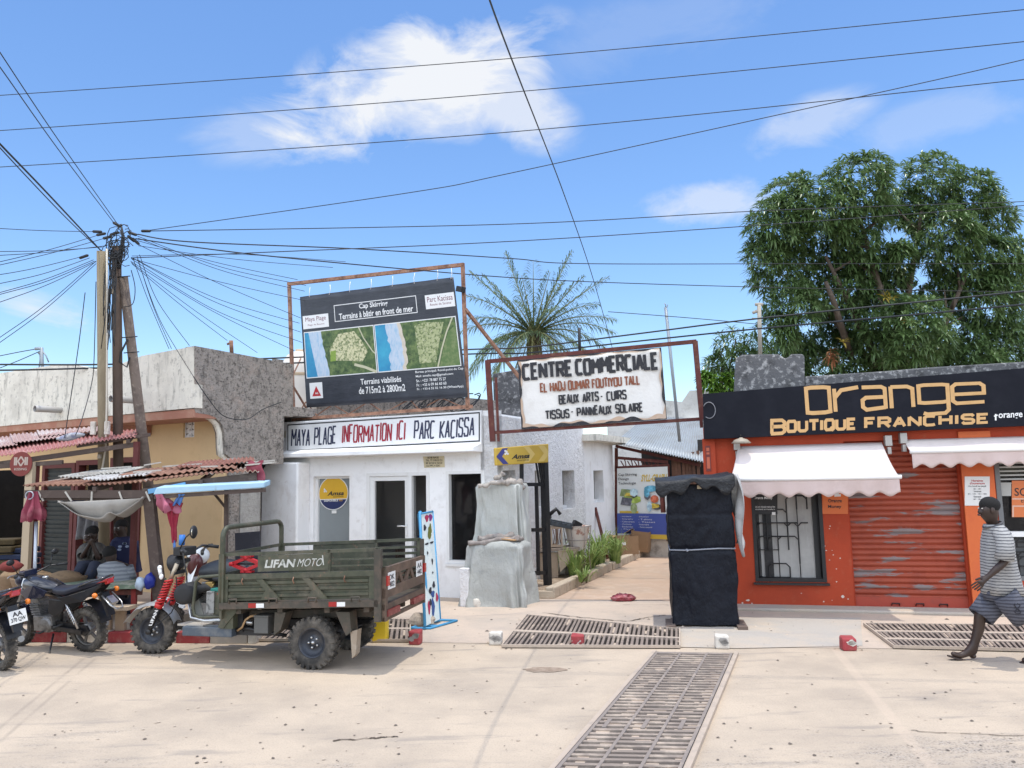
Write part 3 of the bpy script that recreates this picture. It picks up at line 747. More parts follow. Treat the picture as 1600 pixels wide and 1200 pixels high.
nt_ = thing('paper_notice', 'small yellowed notice with stencilled black lines above the glazed door', 'notice', fc.f(.5, 0), W.rot())
slab(Face(*[p + W.n * .003 for p in fc.c]), .003, 'sheet', mat('old_paper', (.62, .54, .36), .8, var=(((.48, .40, .25), 12, .45, .7, .7),)), nt_)
mb = MB(); fn = Face(*[p + W.n * .0035 for p in fc.c])
for k, s in enumerate(('BOB BASE', 'TEL 77 338 33 51', 'BP 30 550 6 153 22', 'OU PPC 4 22H')): letters(mb, fn, s, .12 + .1 * (k == 0) , .80 - .24 * k, .9 - .15 * (k in (0, 3)), .97 - .24 * k, .002, .02)
mb.build('lettering', m_inky, nt_)

# ---- big billboard on the office roof
BPL = W
bb = thing('billboard', 'big rusty framed billboard with black banner of two aerial photographs on the office roof', 'billboard', W.at(-1.7, 3.05, -.25), W.rot())
def wp(x, y, o=-.22): return W.w(x, y, o)
mb = MB()
for a, b, w_ in (((452, 447), (459, 661), .055), ((723, 415), (731, 640), .055), ((450, 444), (725, 413.5), .06), ((458, 655), (738, 635), .055)): mb.bar(wp(*a), wp(*b), w_, w_, up=W.n)
mb.build('frame', m_rust, bb)
for a, b, w_ in ((wp(727, 483), W.w(818, 598, -1.6), .05), (wp(456, 600), W.w(480, 640, -.9), .03), (wp(456, 590), W.w(470, 560, -.8), .02)): mb = MB(); mb.bar(a, b, w_); mb.build('brace', m_rust, bb)
mb = MB()
zz = [(462, 652), (478, 628), (495, 649), (520, 632), (545, 647), (575, 628), (600, 645), (640, 624), (655, 640), (690, 622), (728, 638)]
for a, b in zip(zz[:-1], zz[1:]): mb.bar(wp(*a, -.26), wp(*b, -.26), .018)
mb.build('lattice', m_rust, bb)
BC = [(479, 637), (730.5, 620.5), (708.5, 433), (468.5, 464)]
fb = Face(*[W.w(x, y, -.16) for x, y in BC])
m_ban = mat('banner_black', (.022, .026, .036), .45, var=(((.045, .05, .065), 4, .4, .7, .7),), bump=((6, .25, .03, (1, 1, 3)),))
mb = MB()
def banf(a, b):
    e = min(a, 1 - a, b, 1 - b)
    z = .0; k = 0
    for kk in range(8):
        da = (a - (kk + .5) / 7.2)
        z += .012 * math.exp(-(da * 22 * (1 + 5 * (1 - b))) ** 2) * max(0, (b - .82) / .18)
    return fb.f(a, b, z - .004)
mb.grid(banf, 90, 24); ban = mb.build('banner', m_ban, bb, solid=.004)
mb = MB()
for k in range(8):
    a = (k + .5) / 7.2 if k < 7 else .985
    p = fb.f(min(a, .985), .985, .01); q = p + V((0, 0, .20)) - W.n * .02
    mb.tube([p, p.lerp(q, .5) + W.d * jit(.02), q], .006, 5)
mb.build('tie_cord', m_trim, bb)
mb = MB(); fb.frame(mb, .232, .735, .765, .885, .014, .0035); mb.build('title_frame', m_trim, ban)
mb = MB(); fb.rect(mb, .012, .70, .19, .82, .0035); mb.build('white_label', m_trim, ban); mb = MB(); fb.rect(mb, .818, .755, .992, .875, .0035); mb.build('white_label', m_trim, ban)
mb = MB(); fb.rect(mb, .03, .075, .117, .215, .0035); mb.build('logo_field', m_trim, ban)
m_lred = mat('logo_red', (.45, .012, .02), .6)
mb = MB(); fb.poly(mb, [(.045, .095), (.105, .095), (.075, .185)], .0045); mb.build('logo_triangle', m_lred, ban)
mb = MB(); letters(mb, fb, 'AG', .066, .112, .086, .13, .0055, .03); mb.build('logo_letters', m_trim, ban)
mb = MB()
letters(mb, fb, 'Cap Skirring', .40, .815, .585, .872, .004, .02); letters(mb, fb, 'Terrains à bâtir en front de mer', .262, .75, .74, .805, .004, .02)
mb.build('title_lettering', m_trim, ban); mb = MB(); letters(mb, fb, 'Terrains viabilisés', .37, .165, .625, .215, .004, .015); letters(mb, fb, 'de 715m2 à 2800m2', .355, .085, .645, .145, .004, .015)
mb.build('size_lettering', m_trim, ban); mb = MB()
for k, (s, l) in enumerate((('Bureau principal: Rond-point du Cap', .28), ('Mail: amelis.cap@gmail.com', .22), ('Sn. : +221 78 887 75 27', .175), ('Fr. : +33 6 09 66 60 60', .175), ('Fr. : +33 6 52 02 16 30 (WhatsApp)', .27))): letters(mb, fb, s, .715, .222 - .036 * k, .715 + l, .246 - .036 * k, .004, .012)
mb.build('lettering', m_trim, ban)
mb = MB(); letters(mb, fb, 'Maya Plage', .03, .755, .172, .805, .0045, .0); letters(mb, fb, 'Plage de Boucot', .045, .722, .16, .74, .0045); mb.build('red_lettering', mat('letter_plum', (.16, .02, .05), .7), ban); mb = MB(); letters(mb, fb, 'Parc Kacissa', .83, .812, .982, .858, .0045); letters(mb, fb, 'Route de Savane', .845, .78, .97, .8, .0045); mb.build('red_lettering', mat('letter_plum', (.16, .02, .05), .7), ban)
# aerial photographs: sea, sand, bush, plots
def photo(a0, b0, a1, b1, kind):
    def q(p): return (a0 + (a1 - a0) * p[0], b0 + (b1 - b0) * p[1])
    mb = MB(); fb.rect(mb, a0 - .005, b0 - .008, a1 + .005, b1 + .008, .0035); mb.build('photo_margin', m_trim, ban)
    veg = mat('photo_bush', (.055, .105, .03), .6, var=(((.16, .22, .07), 9, .42, .62, .9), ((.015, .04, .015), 22, .5, .66, .85)))
    mb = MB(); fb.rect(mb, a0, b0, a1, b1, .0045); mb.build('aerial_photo', veg, ban)
    sea = mat('photo_sea', (.015, .22, .42), .5, var=(((.05, .42, .58), 3, .4, .7, .7),)); foam = mat('photo_surf', (.50, .58, .68), .6, var=(((.25, .45, .62), 8, .45, .65, .8, (3, 3, 1)),)); sand = mat('photo_sand', (.62, .55, .45), .6, var=(((.5, .43, .34), 12, .5, .7, .6),))
    plots = mat('photo_plots_%d' % kind, (.60, .57, .34) if kind == 0 else (.40, .43, .22), .6, var=(((.10, .15, .04), 24, .47, .58, .9), ((.62, .58, .42), 36, .58, .66, .9)))
    N = 14; r = random.Random(3 + kind)
    ed = lambda x, am: [(x + am * (r.random() - .5), k / N) for k in range(N + 1)]
    def strip(name, e0, e1, m, off):
        mb = MB(); P = [q(p) for p in e0] + [q(p) for p in reversed(e1)]
        for k in range(N): mb.quad(fb.f(*q(e0[k]), off), fb.f(*q(e1[k]), off), fb.f(*q(e1[k + 1]), off), fb.f(*q(e0[k + 1]), off))
        mb.build(name, m, ban)
    if kind == 0:
        sl = [(.16 - .10 * k / N, k / N) for k in range(N + 1)]; s2 = [(x + .03 + .015 * (r.random()), y) for x, y in sl]; s3 = [(.34 - .10 * k / N + .02 * (r.random() - .5), k / N) for k in range(N + 1)]
        strip('sea', [(0, k / N) for k in range(N + 1)], sl, sea, .0055); strip('surf', sl, s3, foam, .0055)
        poly = [(.37, .33), (.36, .58), (.5, .9), (.73, .93), (.83, .7), (.9, .45), (.82, .25), (.6, .3)]
        mb = MB(); fb.poly(mb, [q(p) for p in poly], .0055); mb.build('plots', plots, ban)
        mb = MB(); fb.poly(mb, [q(p) for p in ((.36, .31), (.44, .31), (.45, .55), (.37, .53))], .0065); mb.build('green_plot', mat('photo_lime', (.25, .36, .05), .6, var=(((.16, .26, .04), 20, .4, .6, .7),)), ban)
        mb = MB(); fb.line(mb, [q(p) for p in ((.8, 1), (.86, .75), (.97, .45), (1, .4))], .022, .0065); fb.line(mb, [q(p) for p in ((.7, .2), (.85, .12), (1, .0))], .05, .0065); mb.build('track', mat('photo_track', (.52, .5, .34), .6), ban)
    else:
        s1 = ed(.17, .05); s1 = [(x - .02 * y, y) for x, y in s1]; s2 = [(.33 + .03 * (r.random() - .5) - .06 * abs(y - .3), y) for x, y in ed(0, 0)]; s3 = [(x + .045, y) for x, y in s2]
        strip('sea', [(0, k / N) for k in range(N + 1)], s1, sea, .0055); strip('surf', s1, s2, foam, .0055); strip('beach', s2, s3, sand, .0055)
        mb = MB(); fb.poly(mb, [q(p) for p in ((.52, .1), (.5, .9), (.62, .96), (.86, .92), (.78, .5), (.72, .1))], .0055); mb.build('plots', plots, ban)
        mb = MB(); fb.line(mb, [q(p) for p in ((.735, 0), (.80, .35), (.88, .7), (.97, 1))], .028, .0065); mb.build('track', MATS['photo_track'], ban)
        mb = MB(); fb.poly(mb, [q(p) for p in ((.76, .0), (.82, .35), (.90, .7), (1, .85), (1, 0))], .0055); mb.build('meadow', mat('photo_meadow', (.10, .17, .05), .6, var=(((.24, .28, .12), 10, .45, .65, .7),)), ban)
photo(.018, .265, .478, .665, 0); photo(.492, .265, .982, .665, 1)
# small camera box on the frame
p = wp(720, 452, -.16); mb = MB(); mb.box(p, (.16, .10, .10), rz=W.rot() - .4, ry=.3); tag(mb.build('floodlight', m_black, bevel=.01), 'small black floodlight clamped to the billboard frame', 'lamp')

# ---- dark rough walls on the roof behind the billboard, white tank, roof clutter
mb = MB(); ppoly(mb, W, [W.uz(x, y, -1.5) for x, y in ((425, 700), (770, 680), (768, 625), (735, 622), (690, 618), (640, 606), (560, 597), (500, 580), (470, 572), (440, 562), (425, 560))], -1.8, -1.5)
tag(mb.build('rough_wall', m_darkwall), 'long low blackened wall behind the billboard on the office roof', 'wall')
a = PX(772, 580, 15.2); b = PX(834, 640, 15.2)
mb = MB(); mb.prism([PX(772, 665, 15.2), PX(836, 665, 15.0), PX(834, 573, 15.0), PX(770, 584, 15.2)], (.1, .8, 0)); tag(mb.build('chimney_block', m_mossblk, bevel=.02), 'square blackened masonry block behind the lettered cloth sign', 'chimney')
tk = thing('water_tank', 'domed white water tank peeping out left of the billboard', 'water tank', PX(470, 600, 16))
c = PX(468, 585, 16); mb = MB(); mb.lathe([(.36, -.9), (.37, -.1), (.36, .12), (.33, .27), (.25, .40), (.12, .47), (0, .49)], c, n=28); mb.build('shell', mat('tank_white', (.78, .72, .64), .45), tk)
mb = MB(); mb.lathe([(.378, -.06), (.385, -.03), (.378, 0)], c, n=28); mb.lathe([(.09, .47), (.09, .52), (0, .53)], c, n=14); mb.build('band', mat('tank_rim', (.55, .42, .28), .6), tk)
mb = MB()
for k in range(16):
    p0 = PX(640 + k * 6 + jit(8), 640 + jit(3), 13.6 + jit(.25)); a0 = random.uniform(0, 6); rr = random.uniform(.12, .3)
    mb.tube([p0 + V((cos(a0 + q) * rr, sin(a0 + q) * .1, .12 + sin(a0 + q * 1.3) * rr * .6)) for q in [x * .45 for x in range(10)]], .011, 5)
tag(mb.build('cable_tangle', m_black), 'tangled coils of black cable lying under the billboard', 'cable')

# ------------------------------------------------------------------ building along the alley
t = thing('alley_building', 'low white stuccoed building with slit windows along the alley', 'building', K.at(3, 0, -1.5), K.rot())
KE = K.uz(961, 760)[0]
def ku(x): return K.uz(x, 760)[0]
slit = []
for x0, x1, yt, yb in ((783, 806, 735, 780), (836, 850, 735, 792), (879, 898, 735, 795), (930, 945, 735, 785)):
    zt = K.uz((x0 + x1) / 2, yt)[1]; zb_ = K.uz((x0 + x1) / 2, yb)[1]
    slit.append((ku(x0), max(zb_, 1.25) , ku(x1), zt))
us = ku(914)
mb = MB(); holed(mb, K, 0.0, 0, us, 2.95, [s for s in slit if s[2] < us], -.30, 0); mb.build('stucco_wall', m_stucco, t)
mb = MB(); holed(mb, K, us, 0, KE, 2.72, [s for s in slit if s[0] > us], -.28, -.03); mb.build('wall', m_white, t)
for s in slit:
    mb = MB(); pbox(mb, K, s[0], s[1], s[2], s[3], -.27, -.25); w_ = mb.build('slit_window', m_dark, t)
    mb = MB(); pbox(mb, K, s[0] + .01, s[1], s[0] + .06, s[3], -.25, -.19); pbox(mb, K, s[0] + .06, s[1], s[2], s[1] + .06, -.25, -.19); mb.build('frame', m_trim, w_)
mb = MB(); pbox(mb, K, .2, 2.75, KE + .2, 2.87, -6, .12 ); 
mb2 = MB(); pbox(mb2, K, us - .1, 2.66, KE + .9, 2.80, -3.5, .35); mb2.build('roof_slab', m_parapet, t)
mb = MB(); pbox(mb, K, .0, 2.75, us - .15, 2.88, -5, -.31); pbox(mb, K, KE - .2, 0, KE, 2.6, -4, -.31); mb.build('roof', m_parapet, t)
# far white wall with shutters behind the alley
BK = Pl(PX(1060, 760, 23), 20)
t = thing('flaking_house', 'tall flaking white house wall with teal shutters at the end of the alley', 'building', PX(1068, 760, 23.5))
mb = MB(); q0 = BK.uz(985, 860); a = BK.uz(1022, 612)[0]; b = BK.uz(1180, 612)[0]; z1 = BK.uz(1060, 607)[1]
zt0, zt1 = BK.uz(1034, 618)[1], BK.uz(1082, 612)[1]
ppoly(mb, BK, [(a - 1.5, 0), (b, 0), (b, zt1), (BK.uz(1078, 620)[0], zt1 + .04), (BK.uz(1066, 640)[0], BK.uz(1066, 628)[1]), (a, zt0 - .1), (a - 1.5, zt0 - .4)], -3, 0); mb.build('wall', mat('flaking_white', (.68, .67, .64), .9, var=(((.35, .33, .3), 3, .5, .7, .7), ((.15, .14, .13), 7, .62, .75, .7)), bump=((8, .5, .03),)), t)
mb = MB()
for y0, y1 in ((658, 664),): 
    a0, z0 = BK.uz(1078, 667); a1, z1 = BK.uz(1100, 657); pbox(mb, BK, a0 - .15, z0, a1 + .6, z1, .0, .5)
a0, z0 = BK.uz(1078, 681); a1, z1 = BK.uz(1100, 672); pbox(mb, BK, a0 - .1, z0, a1 + .6, z1, .0, .35)
mb.build('ledge', m_white, t)
m_teal = mat('teal_paint', (.012, .12, .105), .6, var=(((.03, .2, .17), 6, .5, .7, .6),))
for (y0, y1) in ((710, 683), (671, 664)):
    a0, z0 = BK.uz(1081, y0); a1, z1 = BK.uz(1100, y1); mb = MB(); pbox(mb, BK, a0, z0, a1 + .5, z1, .0, .06); mb.build('shutter', m_teal, t)

# lean-to with corrugated roof, red steel frame and a big shop banner
def corr(mb, A, B, C_, D, n=40, amp=.018, sag=0.0, ny=6):
    """corrugated sheet over the quad A B C D (A-B the eave, D-C the ridge), ridges run from eave to ridge"""
    A, B, C_, D = map(V, (A, B, C_, D)); nn = (B - A).cross(D - A).normalized()
    def f(s, v):
        p = A.lerp(B, s).lerp(D.lerp(C_, s), v)
        return p + nn * (amp * sin(s * n * 2 * pi) + sag * sin(s * 7 + 2) * (1 - v) * .5)
    mb.grid(f, n * 6, ny)
BW = Pl(K.at(KE + .05, 0), 24)
t = thing('lean_to', 'red framed lean-to with sloping corrugated roof at the end of the alley', 'shed', BW.at(1.2, 0, -.8), BW.rot())
def bz(x, y, o=0): return BW.uz(x, y, o)
mb = MB(); m_corr = mat('galvanised_sheet', (.42, .45, .47), .5, .4, var=(((.3, .28, .26), 2, .45, .7, .6), ((.30, .16, .10), 5, .62, .8, .5)))
corr(mb, BW.w(960, 692, .3), BW.w(1100, 722, .3), BW.w(1100, 655, -2.8), BW.w(1010, 650, -2.8), n=34, amp=.02); mb.build('roof', m_corr, t, solid=.006)
mb = MB()
for p, q in (((963, 700), (963, 860)), ((1044, 728), (1044, 845)), ((962, 731), (1046, 727)), ((962, 697), (1095, 727)), ((962, 715), (1044, 722))): mb.bar(BW.w(*p), BW.w(*q), .07, .05, up=BW.n)
mb.build('steel_frame', m_redsteel, t)
mb = MB()
for k in range(7):
    c = BW.w(972 + 10.5 * k, 722 + .2 * k, -.01); s_ = 1 - k * .07
    mb.tube([c + BW.d * (.09 * s_ * sin(a * .7)) + V((0, 0, .12 * s_ * cos(a))) for a in [x * .5 for x in range(11)]], .014, 5)
mb.build('scroll_grille', m_redsteel, t)
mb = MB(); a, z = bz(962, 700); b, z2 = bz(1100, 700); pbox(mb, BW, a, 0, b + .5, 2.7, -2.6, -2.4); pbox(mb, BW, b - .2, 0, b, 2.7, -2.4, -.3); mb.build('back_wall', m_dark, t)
mb = MB()
for k in range(8): 
    x = 1052 + k * 5.5; p = BW.w(x, 735, -.1); mb.box(V((p.x, p.y, 1.2)), (.07, .03, 2.35 + jit(.15)), rz=BW.rot() + jit(.2), ry=jit(.02))
mb.build('slat_screen', mat('old_brown_wood', (.17, .085, .055), .85, var=(((.08, .04, .03), 8, .4, .7, .7),)), t)
mb = MB(); ppoly(mb, BW, [(bz(962, 800)[0], 0), (bz(1060, 800)[0], 0), (bz(1060, 800)[0], bz(1000, 843)[1]), (bz(962, 800)[0], bz(1000, 843)[1])], -.3, .0)
mb.build('plinth', mat('stained_plinth', (.52, .47, .40), .9, var=(((.2, .17, .14), 4, .5, .68, .8), ((.66, .63, .58), 7, .5, .7, .5)), bump=((12, .6, .02),)), t)
fc = plface(BW, 965, 840, 1046, 843, 1043, 729, 964, 732, .06)
sg = thing('shop_banner', 'white and blue vinyl shop banner with pictures hung on the red frame', 'banner', fc.f(.5, 0), BW.rot())
mb = MB(); mb.grid(lambda a, b: fc.f(a, b, .015 * sin(a * 7 + b * 5) * sin(b * 9)), 16, 20); mb.build('vinyl', mat('vinyl_white', (.72, .74, .72), .5), sg)
mb = MB(); fc.rect(mb, 0, .065, 1, .35, .02); mb.build('blue_band', mat('vinyl_blue', (.055, .085, .33), .5), sg)
mb = MB(); fc.rect(mb, .4, .0, 1, .07, .018); fc.rect(mb, .05, .355, .42, .385, .021); mb.build('gold_band', mat('vinyl_gold', (.62, .42, .05), .5), sg)
mb = MB()
for k, s in enumerate(('Cap-Skirring', 'Design', 'Technologie')): letters(mb, fc, s, .03, .88 - k * .062, (.40, .24, .38)[k], .925 - k * .062, .022, .01)
mb.build('lettering', m_inky, sg)
mb = MB(); letters(mb, fc, 'SYLL-GRAPH', .48, .80, .97, .90, .022, .03, .05); mb.build('gold_lettering', MATS['vinyl_gold'], sg)
mb = MB()
for k in range(6):
    letters(mb, fc, ('- Imprimerie', '- Serigraphie', '- Calendriers', '- Cachets', '- Banderoles', '- Flyers')[k], .07, .295 - k * .036, .28 + .03 * (k % 3), .315 - k * .036, .024)
    if k < 5: letters(mb, fc, ('- Bache publicitaire', '- T-shirts', '- Tasses', '- Panneaux solaires', '- Vente materiel')[k], .42, .295 - k * .036, .62 + .06 * (k % 3), .315 - k * .036, .024)
mb.build('white_lettering', m_trim, sg)
cols = [(.08, .3, .42), (.3, .4, .06), (.02, .02, .025), (.45, .09, .03), (.5, .35, .03), (.35, .5, .6), (.2, .25, .1), (.1, .1, .12)]
r = random.Random(5)
for k in range(17):
    a, b = .33 + .5 * r.random(), .41 + .3 * r.random(); wa, wb = .05 + .1 * r.random(), .03 + .05 * r.random()
    if k % 3 == 0: a = .12 + .2 * r.random(); b = .45 + .2 * r.random()
    c = cols[k % 8]; mb = MB(); n = (4, 6, 9)[k % 3]
    fc.poly(mb, [(a + wa * cos(2 * pi * q / n + .6), b + wb * sin(2 * pi * q / n + .6)) for q in range(n)], .022 + .0006 * k)
    mb.build('printed_picture', mat('print_%d' % (k % 8), c, .5, var=((tuple(min(1, x * 2 + .1) for x in c), 7, .45, .65, .8),)), sg)

# ---- CENTRE COMMERCIALE cloth in its dark red frame spanning the alley
S0, S1 = PX(770, 600, 12.5), PX(1090, 600, 12.15)
dd = S1 - S0; CS = Pl(S0, -math.degrees(math.atan2(dd.y, dd.x)))
cs = thing('hanging_sign', 'hand painted white cloth sign reading CENTRE COMMERCIALE in a dark red frame over the alley', 'sign', CS.at(1.6, 2.55), CS.rot())
mb = MB()
def cw(x, y, o=0): return CS.w(x, y, o)
for a, b, w_ in (((762, 563), (770, 690), .085), ((1086, 533), (1098, 668), .075), ((761, 565), (1088, 533.5), .06), ((772, 676), (1097, 654.5), .05), ((775, 590), (779, 690), .04)): mb.bar(cw(*a), cw(*b), w_, w_, up=CS.n)
mb.build('frame', m_redsteel, cs)
fc = Face(*[cw(x, y, .05) for x, y in ((815, 671), (1042, 655), (1033, 543), (809, 563))])
m_cloth = mat('sign_cloth', (.74, .72, .685), .85, var=(((.58, .545, .50), 2.5, .48, .7, .7), ((.46, .42, .38), 7, .62, .78, .4)), bump=((5, .3, .03),))
mb = MB(); mb.grid(lambda a, b: fc.f(a, b, .01 * sin(a * 9 + b * 3) - .012), 30, 16); cl = mb.build('cloth', m_cloth, cs, solid=.004)
# painted border: sandy waves with black waves
m_wav = mat('border_sand', (.52, .375, .275), .8, var=(((.62, .5, .4), 6, .5, .7, .7),))
def wave(name, m, amp, base, ph, f1, off):
    mb = MB(); n = 90
    def w_(x): return max(.012, base + amp * (sin(x * f1 + ph) * .6 + sin(x * f1 * 2.3 + ph * 2) * .4))
    for side in range(4):
        L_ = fc.w if side in (0, 2) else fc.h
        nn = int(n * L_ / fc.w)
        for k in range(nn):
            x0, x1 = k / nn, (k + 1) / nn
            a0, a1 = w_(x0 * L_ + side * 3), w_(x1 * L_ + side * 3)
            if side == 0: ps = [(x0, 0), (x1, 0), (x1, a1 / fc.h), (x0, a0 / fc.h)]
            elif side == 2: ps = [(x0, 1 - a0 / fc.h * .42), (x1, 1 - a1 / fc.h * .42), (x1, 1), (x0, 1)]
            elif side == 1: ps = [(1 - a0 / fc.w * .7, x0), (1, x0), (1, x1), (1 - a1 / fc.w * .7, x1)]
            else: ps = [(0, x0), (a0 / fc.w * .7, x0), (a1 / fc.w * .7, x1), (0, x1)]
            mb.quad(*[fc.f(a, b, off + side * .0005) for a, b in ps])
    return mb.build(name, m, cl)
wave('painted_border', m_wav, .04, .06, 0.4, 9, .004)
wave('black_waves', m_inky, .055, .03, 2.2, 7, .007)
mb = MB()
strokes(mb, fc, 'CENTRE', .035, .695, .372, .945, .052, .010, gap=.42, jitter=.03); strokes(mb, fc, 'COMMERCIALE', .408, .695, .965, .945, .052, .010, gap=.40, jitter=.03, wide={'M': 1.15})
mb.build('heading', m_inky, cl); mb = MB(); strokes(mb, fc, 'BEAUX ARTS', .275, .315, .545, .455, .026, .010, gap=.46, jitter=.05); strokes(mb, fc, '. CUIRS', .565, .315, .735, .455, .026, .010, gap=.46, jitter=.05)
strokes(mb, fc, 'TISSUS', .175, .115, .335, .25, .026, .010, gap=.46, jitter=.05); strokes(mb, fc, '. PANNEAUX SOLAIRE', .355, .125, .84, .26, .026, .010, gap=.44, jitter=.05)
mb.build('lettering', m_inky, cl)
mb = MB(); strokes(mb, fc, 'EL HADJ OUMAR FOUTIYOU TALL', .15, .505, .835, .645, .025, .010, gap=.40, jitter=.05, wide={' ': .45}); mb.build('brown_lettering', mat('letter_brown', (.22, .065, .03), .7, var=(((.4, .2, .12), 20, .5, .7, .5),)), cl)

# ---- AMSA arrow sign on its black ladder post
q0_, q1_ = PX(776, 800, 12.1), PX(853, 800, 13.2); SP = Pl(q1_, -math.degrees(math.atan2(q1_.y - q0_.y, q1_.x - q0_.x)))
sp = thing('arrow_sign', 'yellow AMSA direction sign with navy arrow on a black ladder post', 'sign', G(853, 925), SP.rot())
mb = MB(); u0 = SP.uz(840, 800)[0]
def sw(x, y, o=0): return SP.w(x, y, o)
b0 = SP.uz(853, 922)[1]
mb.bar(SP.at(0, 0, 0), SP.at(-.02, SP.uz(850, 712)[1], 0), .12, .10, up=SP.n); mb.build('post', m_black, sp)
mb = MB(); zt = SP.uz(836, 756)[1]
mb.bar(SP.at(u0 - .02, .3, 0), SP.at(u0 - .02, zt, 0), .045, .05, up=SP.n)
for x, y in ((845, 757), (846, 828), (846, 895)): mb.bar(sw(x - 28 if y < 800 else x - 14, y), sw(x + 6, y), .06, .05, up=SP.n)
mb.bar(sw(815, 757), sw(815, 720), .05, .05, up=SP.n)
for x, y in ((843, 745), (847, 735), (850, 740)): mb.bar(sw(x, 758, .02), sw(x - 6, 718, .02), .03, .02)
mb.build('ladder_frame', m_black, sp)
fc = Face(*[sw(x, y, .09) for x, y in ((776, 727.5), (857, 722.5), (857.5, 693.5), (774.5, 700))])
mb = MB(); mb.prism([fc.f(0, 0), fc.f(1, 0), fc.f(1, 1), fc.f(0, 1)], -fc.n * .05); pn_ = mb.build('panel', mat('arrow_yellow', (.58, .39, .06), .45, var=(((.50, .32, .05), 2, .4, .7, .7),)), sp, bevel=.015)
mb = MB(); fc.poly(mb, [(.0, .5), (.115, .05), (.215, .05), (.10, .5), (.215, .95), (.115, .95)], .003); mb.build('navy_arrow', mat('arrow_navy', (.05, .055, .22), .5), pn_)
mb = MB(); fc.poly(mb, [(.5, .08), (.60, .08), (.72, .5), (.60, .94), (.5, .94), (.62, .5)], .002); fc.poly(mb, [(.78, .08), (.9, .08), (.98, .35), (.98, .65), (.9, .94), (.78, .94), (.9, .5)], .002); mb.build('pale_chevron', mat('arrow_pale', (.68, .50, .16), .5), pn_)
mb = MB(); letters(mb, fc, 'Amsa', .265, .30, .60, .56, .005, .035, .12); letters(mb, fc, 'assurances', .37, .17, .6, .24, .005); mb.build('lettering', m_inky, pn_)
mb = MB()
for k in range(5): disc(mb, fc, .16 + .022 * (k % 3), .62 + .12 * (k % 2) + .05 * (k // 3), .018, .06, .005, n=8)
mb.build('white_emblem', m_trim, pn_)

# ------------------------------------------------------------------ orange shop
t = thing('orange_shop', 'orange painted shop with navy fascia, roller shutter and barred windows', 'shop', O.at(2, 0, -2), O.rot())
def ou(x, y, o=0.0): return O.uz(x, y, o)
rw = (ou(1173, 770)[0] - .0, .365, ou(1283, 770)[0], 2.02)
rsh = (ou(1325, 800)[0], .03, ou(1508, 800)[0], 2.36)
rw2 = (ou(1556, 760)[0], .42, ou(1680, 760)[0], 2.12)
U0, U1 = ou(1100, 700)[0], 6.2
mb = MB(); holed(mb, O, U0, 0, U1, 2.62, [rw, rsh, rw2], -.22, 0); mb.build('wall', m_orange, t)
mb = MB(); pbox(mb, O, U0, 0, U0 + .2, 2.6, -4, -.22); pbox(mb, O, U0, 2.62, U1, 2.76, -4.2, -.05); pbox(mb, O, U0, 0, U1, 2.6, -4.2, -4); mb.build('roof', m_mossblk, t)
mb = MB(); pbox(mb, O, U0 - .02, 0, U0 + .16, 2.46, .0, .05); mb.build('corner_pilaster', m_orange, t)
mb = MB(); pbox(mb, O, rsh[2] - .01, 0, rw2[0] - .02, 2.45, .0, .035); mb.build('pilaster', mat('orange_bright', (.62, .13, .03), .6, var=(((.5, .08, .03), 4, .5, .75, .6),)), t)
mb = MB(); pbox(mb, O, U0 + .35, 0, U1, .045, .002, .36); mb.build('step', m_apron, t, bevel=.015)
# fascia board
fo = .20
fz = Face(*[O.w(x, y, fo) for x, y in ((1100, 686), (1700, 661), (1700, 567), (1098, 615.5))])
mb = MB(); mb.prism([fz.f(0, 0), fz.f(1, 0), fz.f(1, 1), fz.f(0, 1)], -O.n * .18)
fas = mb.build('fascia', mat('fascia_navy', (.006, .007, .013), .65, spec=.2, var=(((.015, .016, .024), 3, .45, .7, .6), ((.12, .12, .13), 40, .66, .8, .3))), t)
FF = plface(O, 1100, 686, 1600, 666, 1600, 575.2, 1098, 615.5, fo)
def fo_px(x, y):
    q = O.w(x, y, fo); d0 = q - FF.c[0]
    return q
m_tan = mat('lettering_tan', (.60, .36, .15), .6, var=(((.5, .28, .1), 6, .5, .7, .6),))
class PxFace:      # lettering drawn in the board's own plane, surveyed corner by corner
    w = 1.0; h = 1.0
    def __init__(s, pl, off, c): s.q = Face(*[pl.w(x, y, off) for x, y in c])
fl = Face(*[O.w(x, y, fo) for x, y in ((1262, 646), (1538, 629), (1536, 596), (1259, 606))])
def rr(x0, y0, x1, y1, r=.08): return [((x0 + x1) / 2, y0), (x1 - r, y0), (x1, y0 + r), (x1, y1 - r), (x1 - r, y1), (x0 + r, y1), (x0, y1 - r), (x0, y0 + r), (x0 + r, y0), ((x0 + x1) / 2, y0)]
lw = .052
oz = []
W6 = [(.0, .135), (.165, .305), (.325, .455), (.488, .61), (.645, .805), (.83, 1.0)]
a, b = W6[0]; oz.append(rr(a, 0, b, 1, .03))
a, b = W6[1]; oz.append([(a, 0), (a, .92)]); oz.append([(a, .55), (a + .04, .85), (b, .95)])
a, b = W6[2]; oz.append([(a, .93), (b - .02, .93), (b, .85), (b, .0)]); oz.append([(b, .50), (a + .02, .50), (a, .40), (a, .12), (a + .02, 0), (b, 0.06)])
a, b = W6[3]; oz.append([(a, 0), (a, .92)]); oz.append([(a, .9), (b - .03, .9), (b, .8), (b, 0)])
a, b = W6[4]; oz.append(rr(a, .14, b, .93, .03)); oz.append([(b, .9), (b, -.22), (b - .02, -.36), (a + .04, -.36), (a + .02, -.3)])
a, b = W6[5]; oz.append([(a, .45), (b, .45), (b, .8), (b - .02, .92), (a + .02, .92), (a, .8), (a, .16), (a + .02, .04), (b, .04)])
mb = MB()
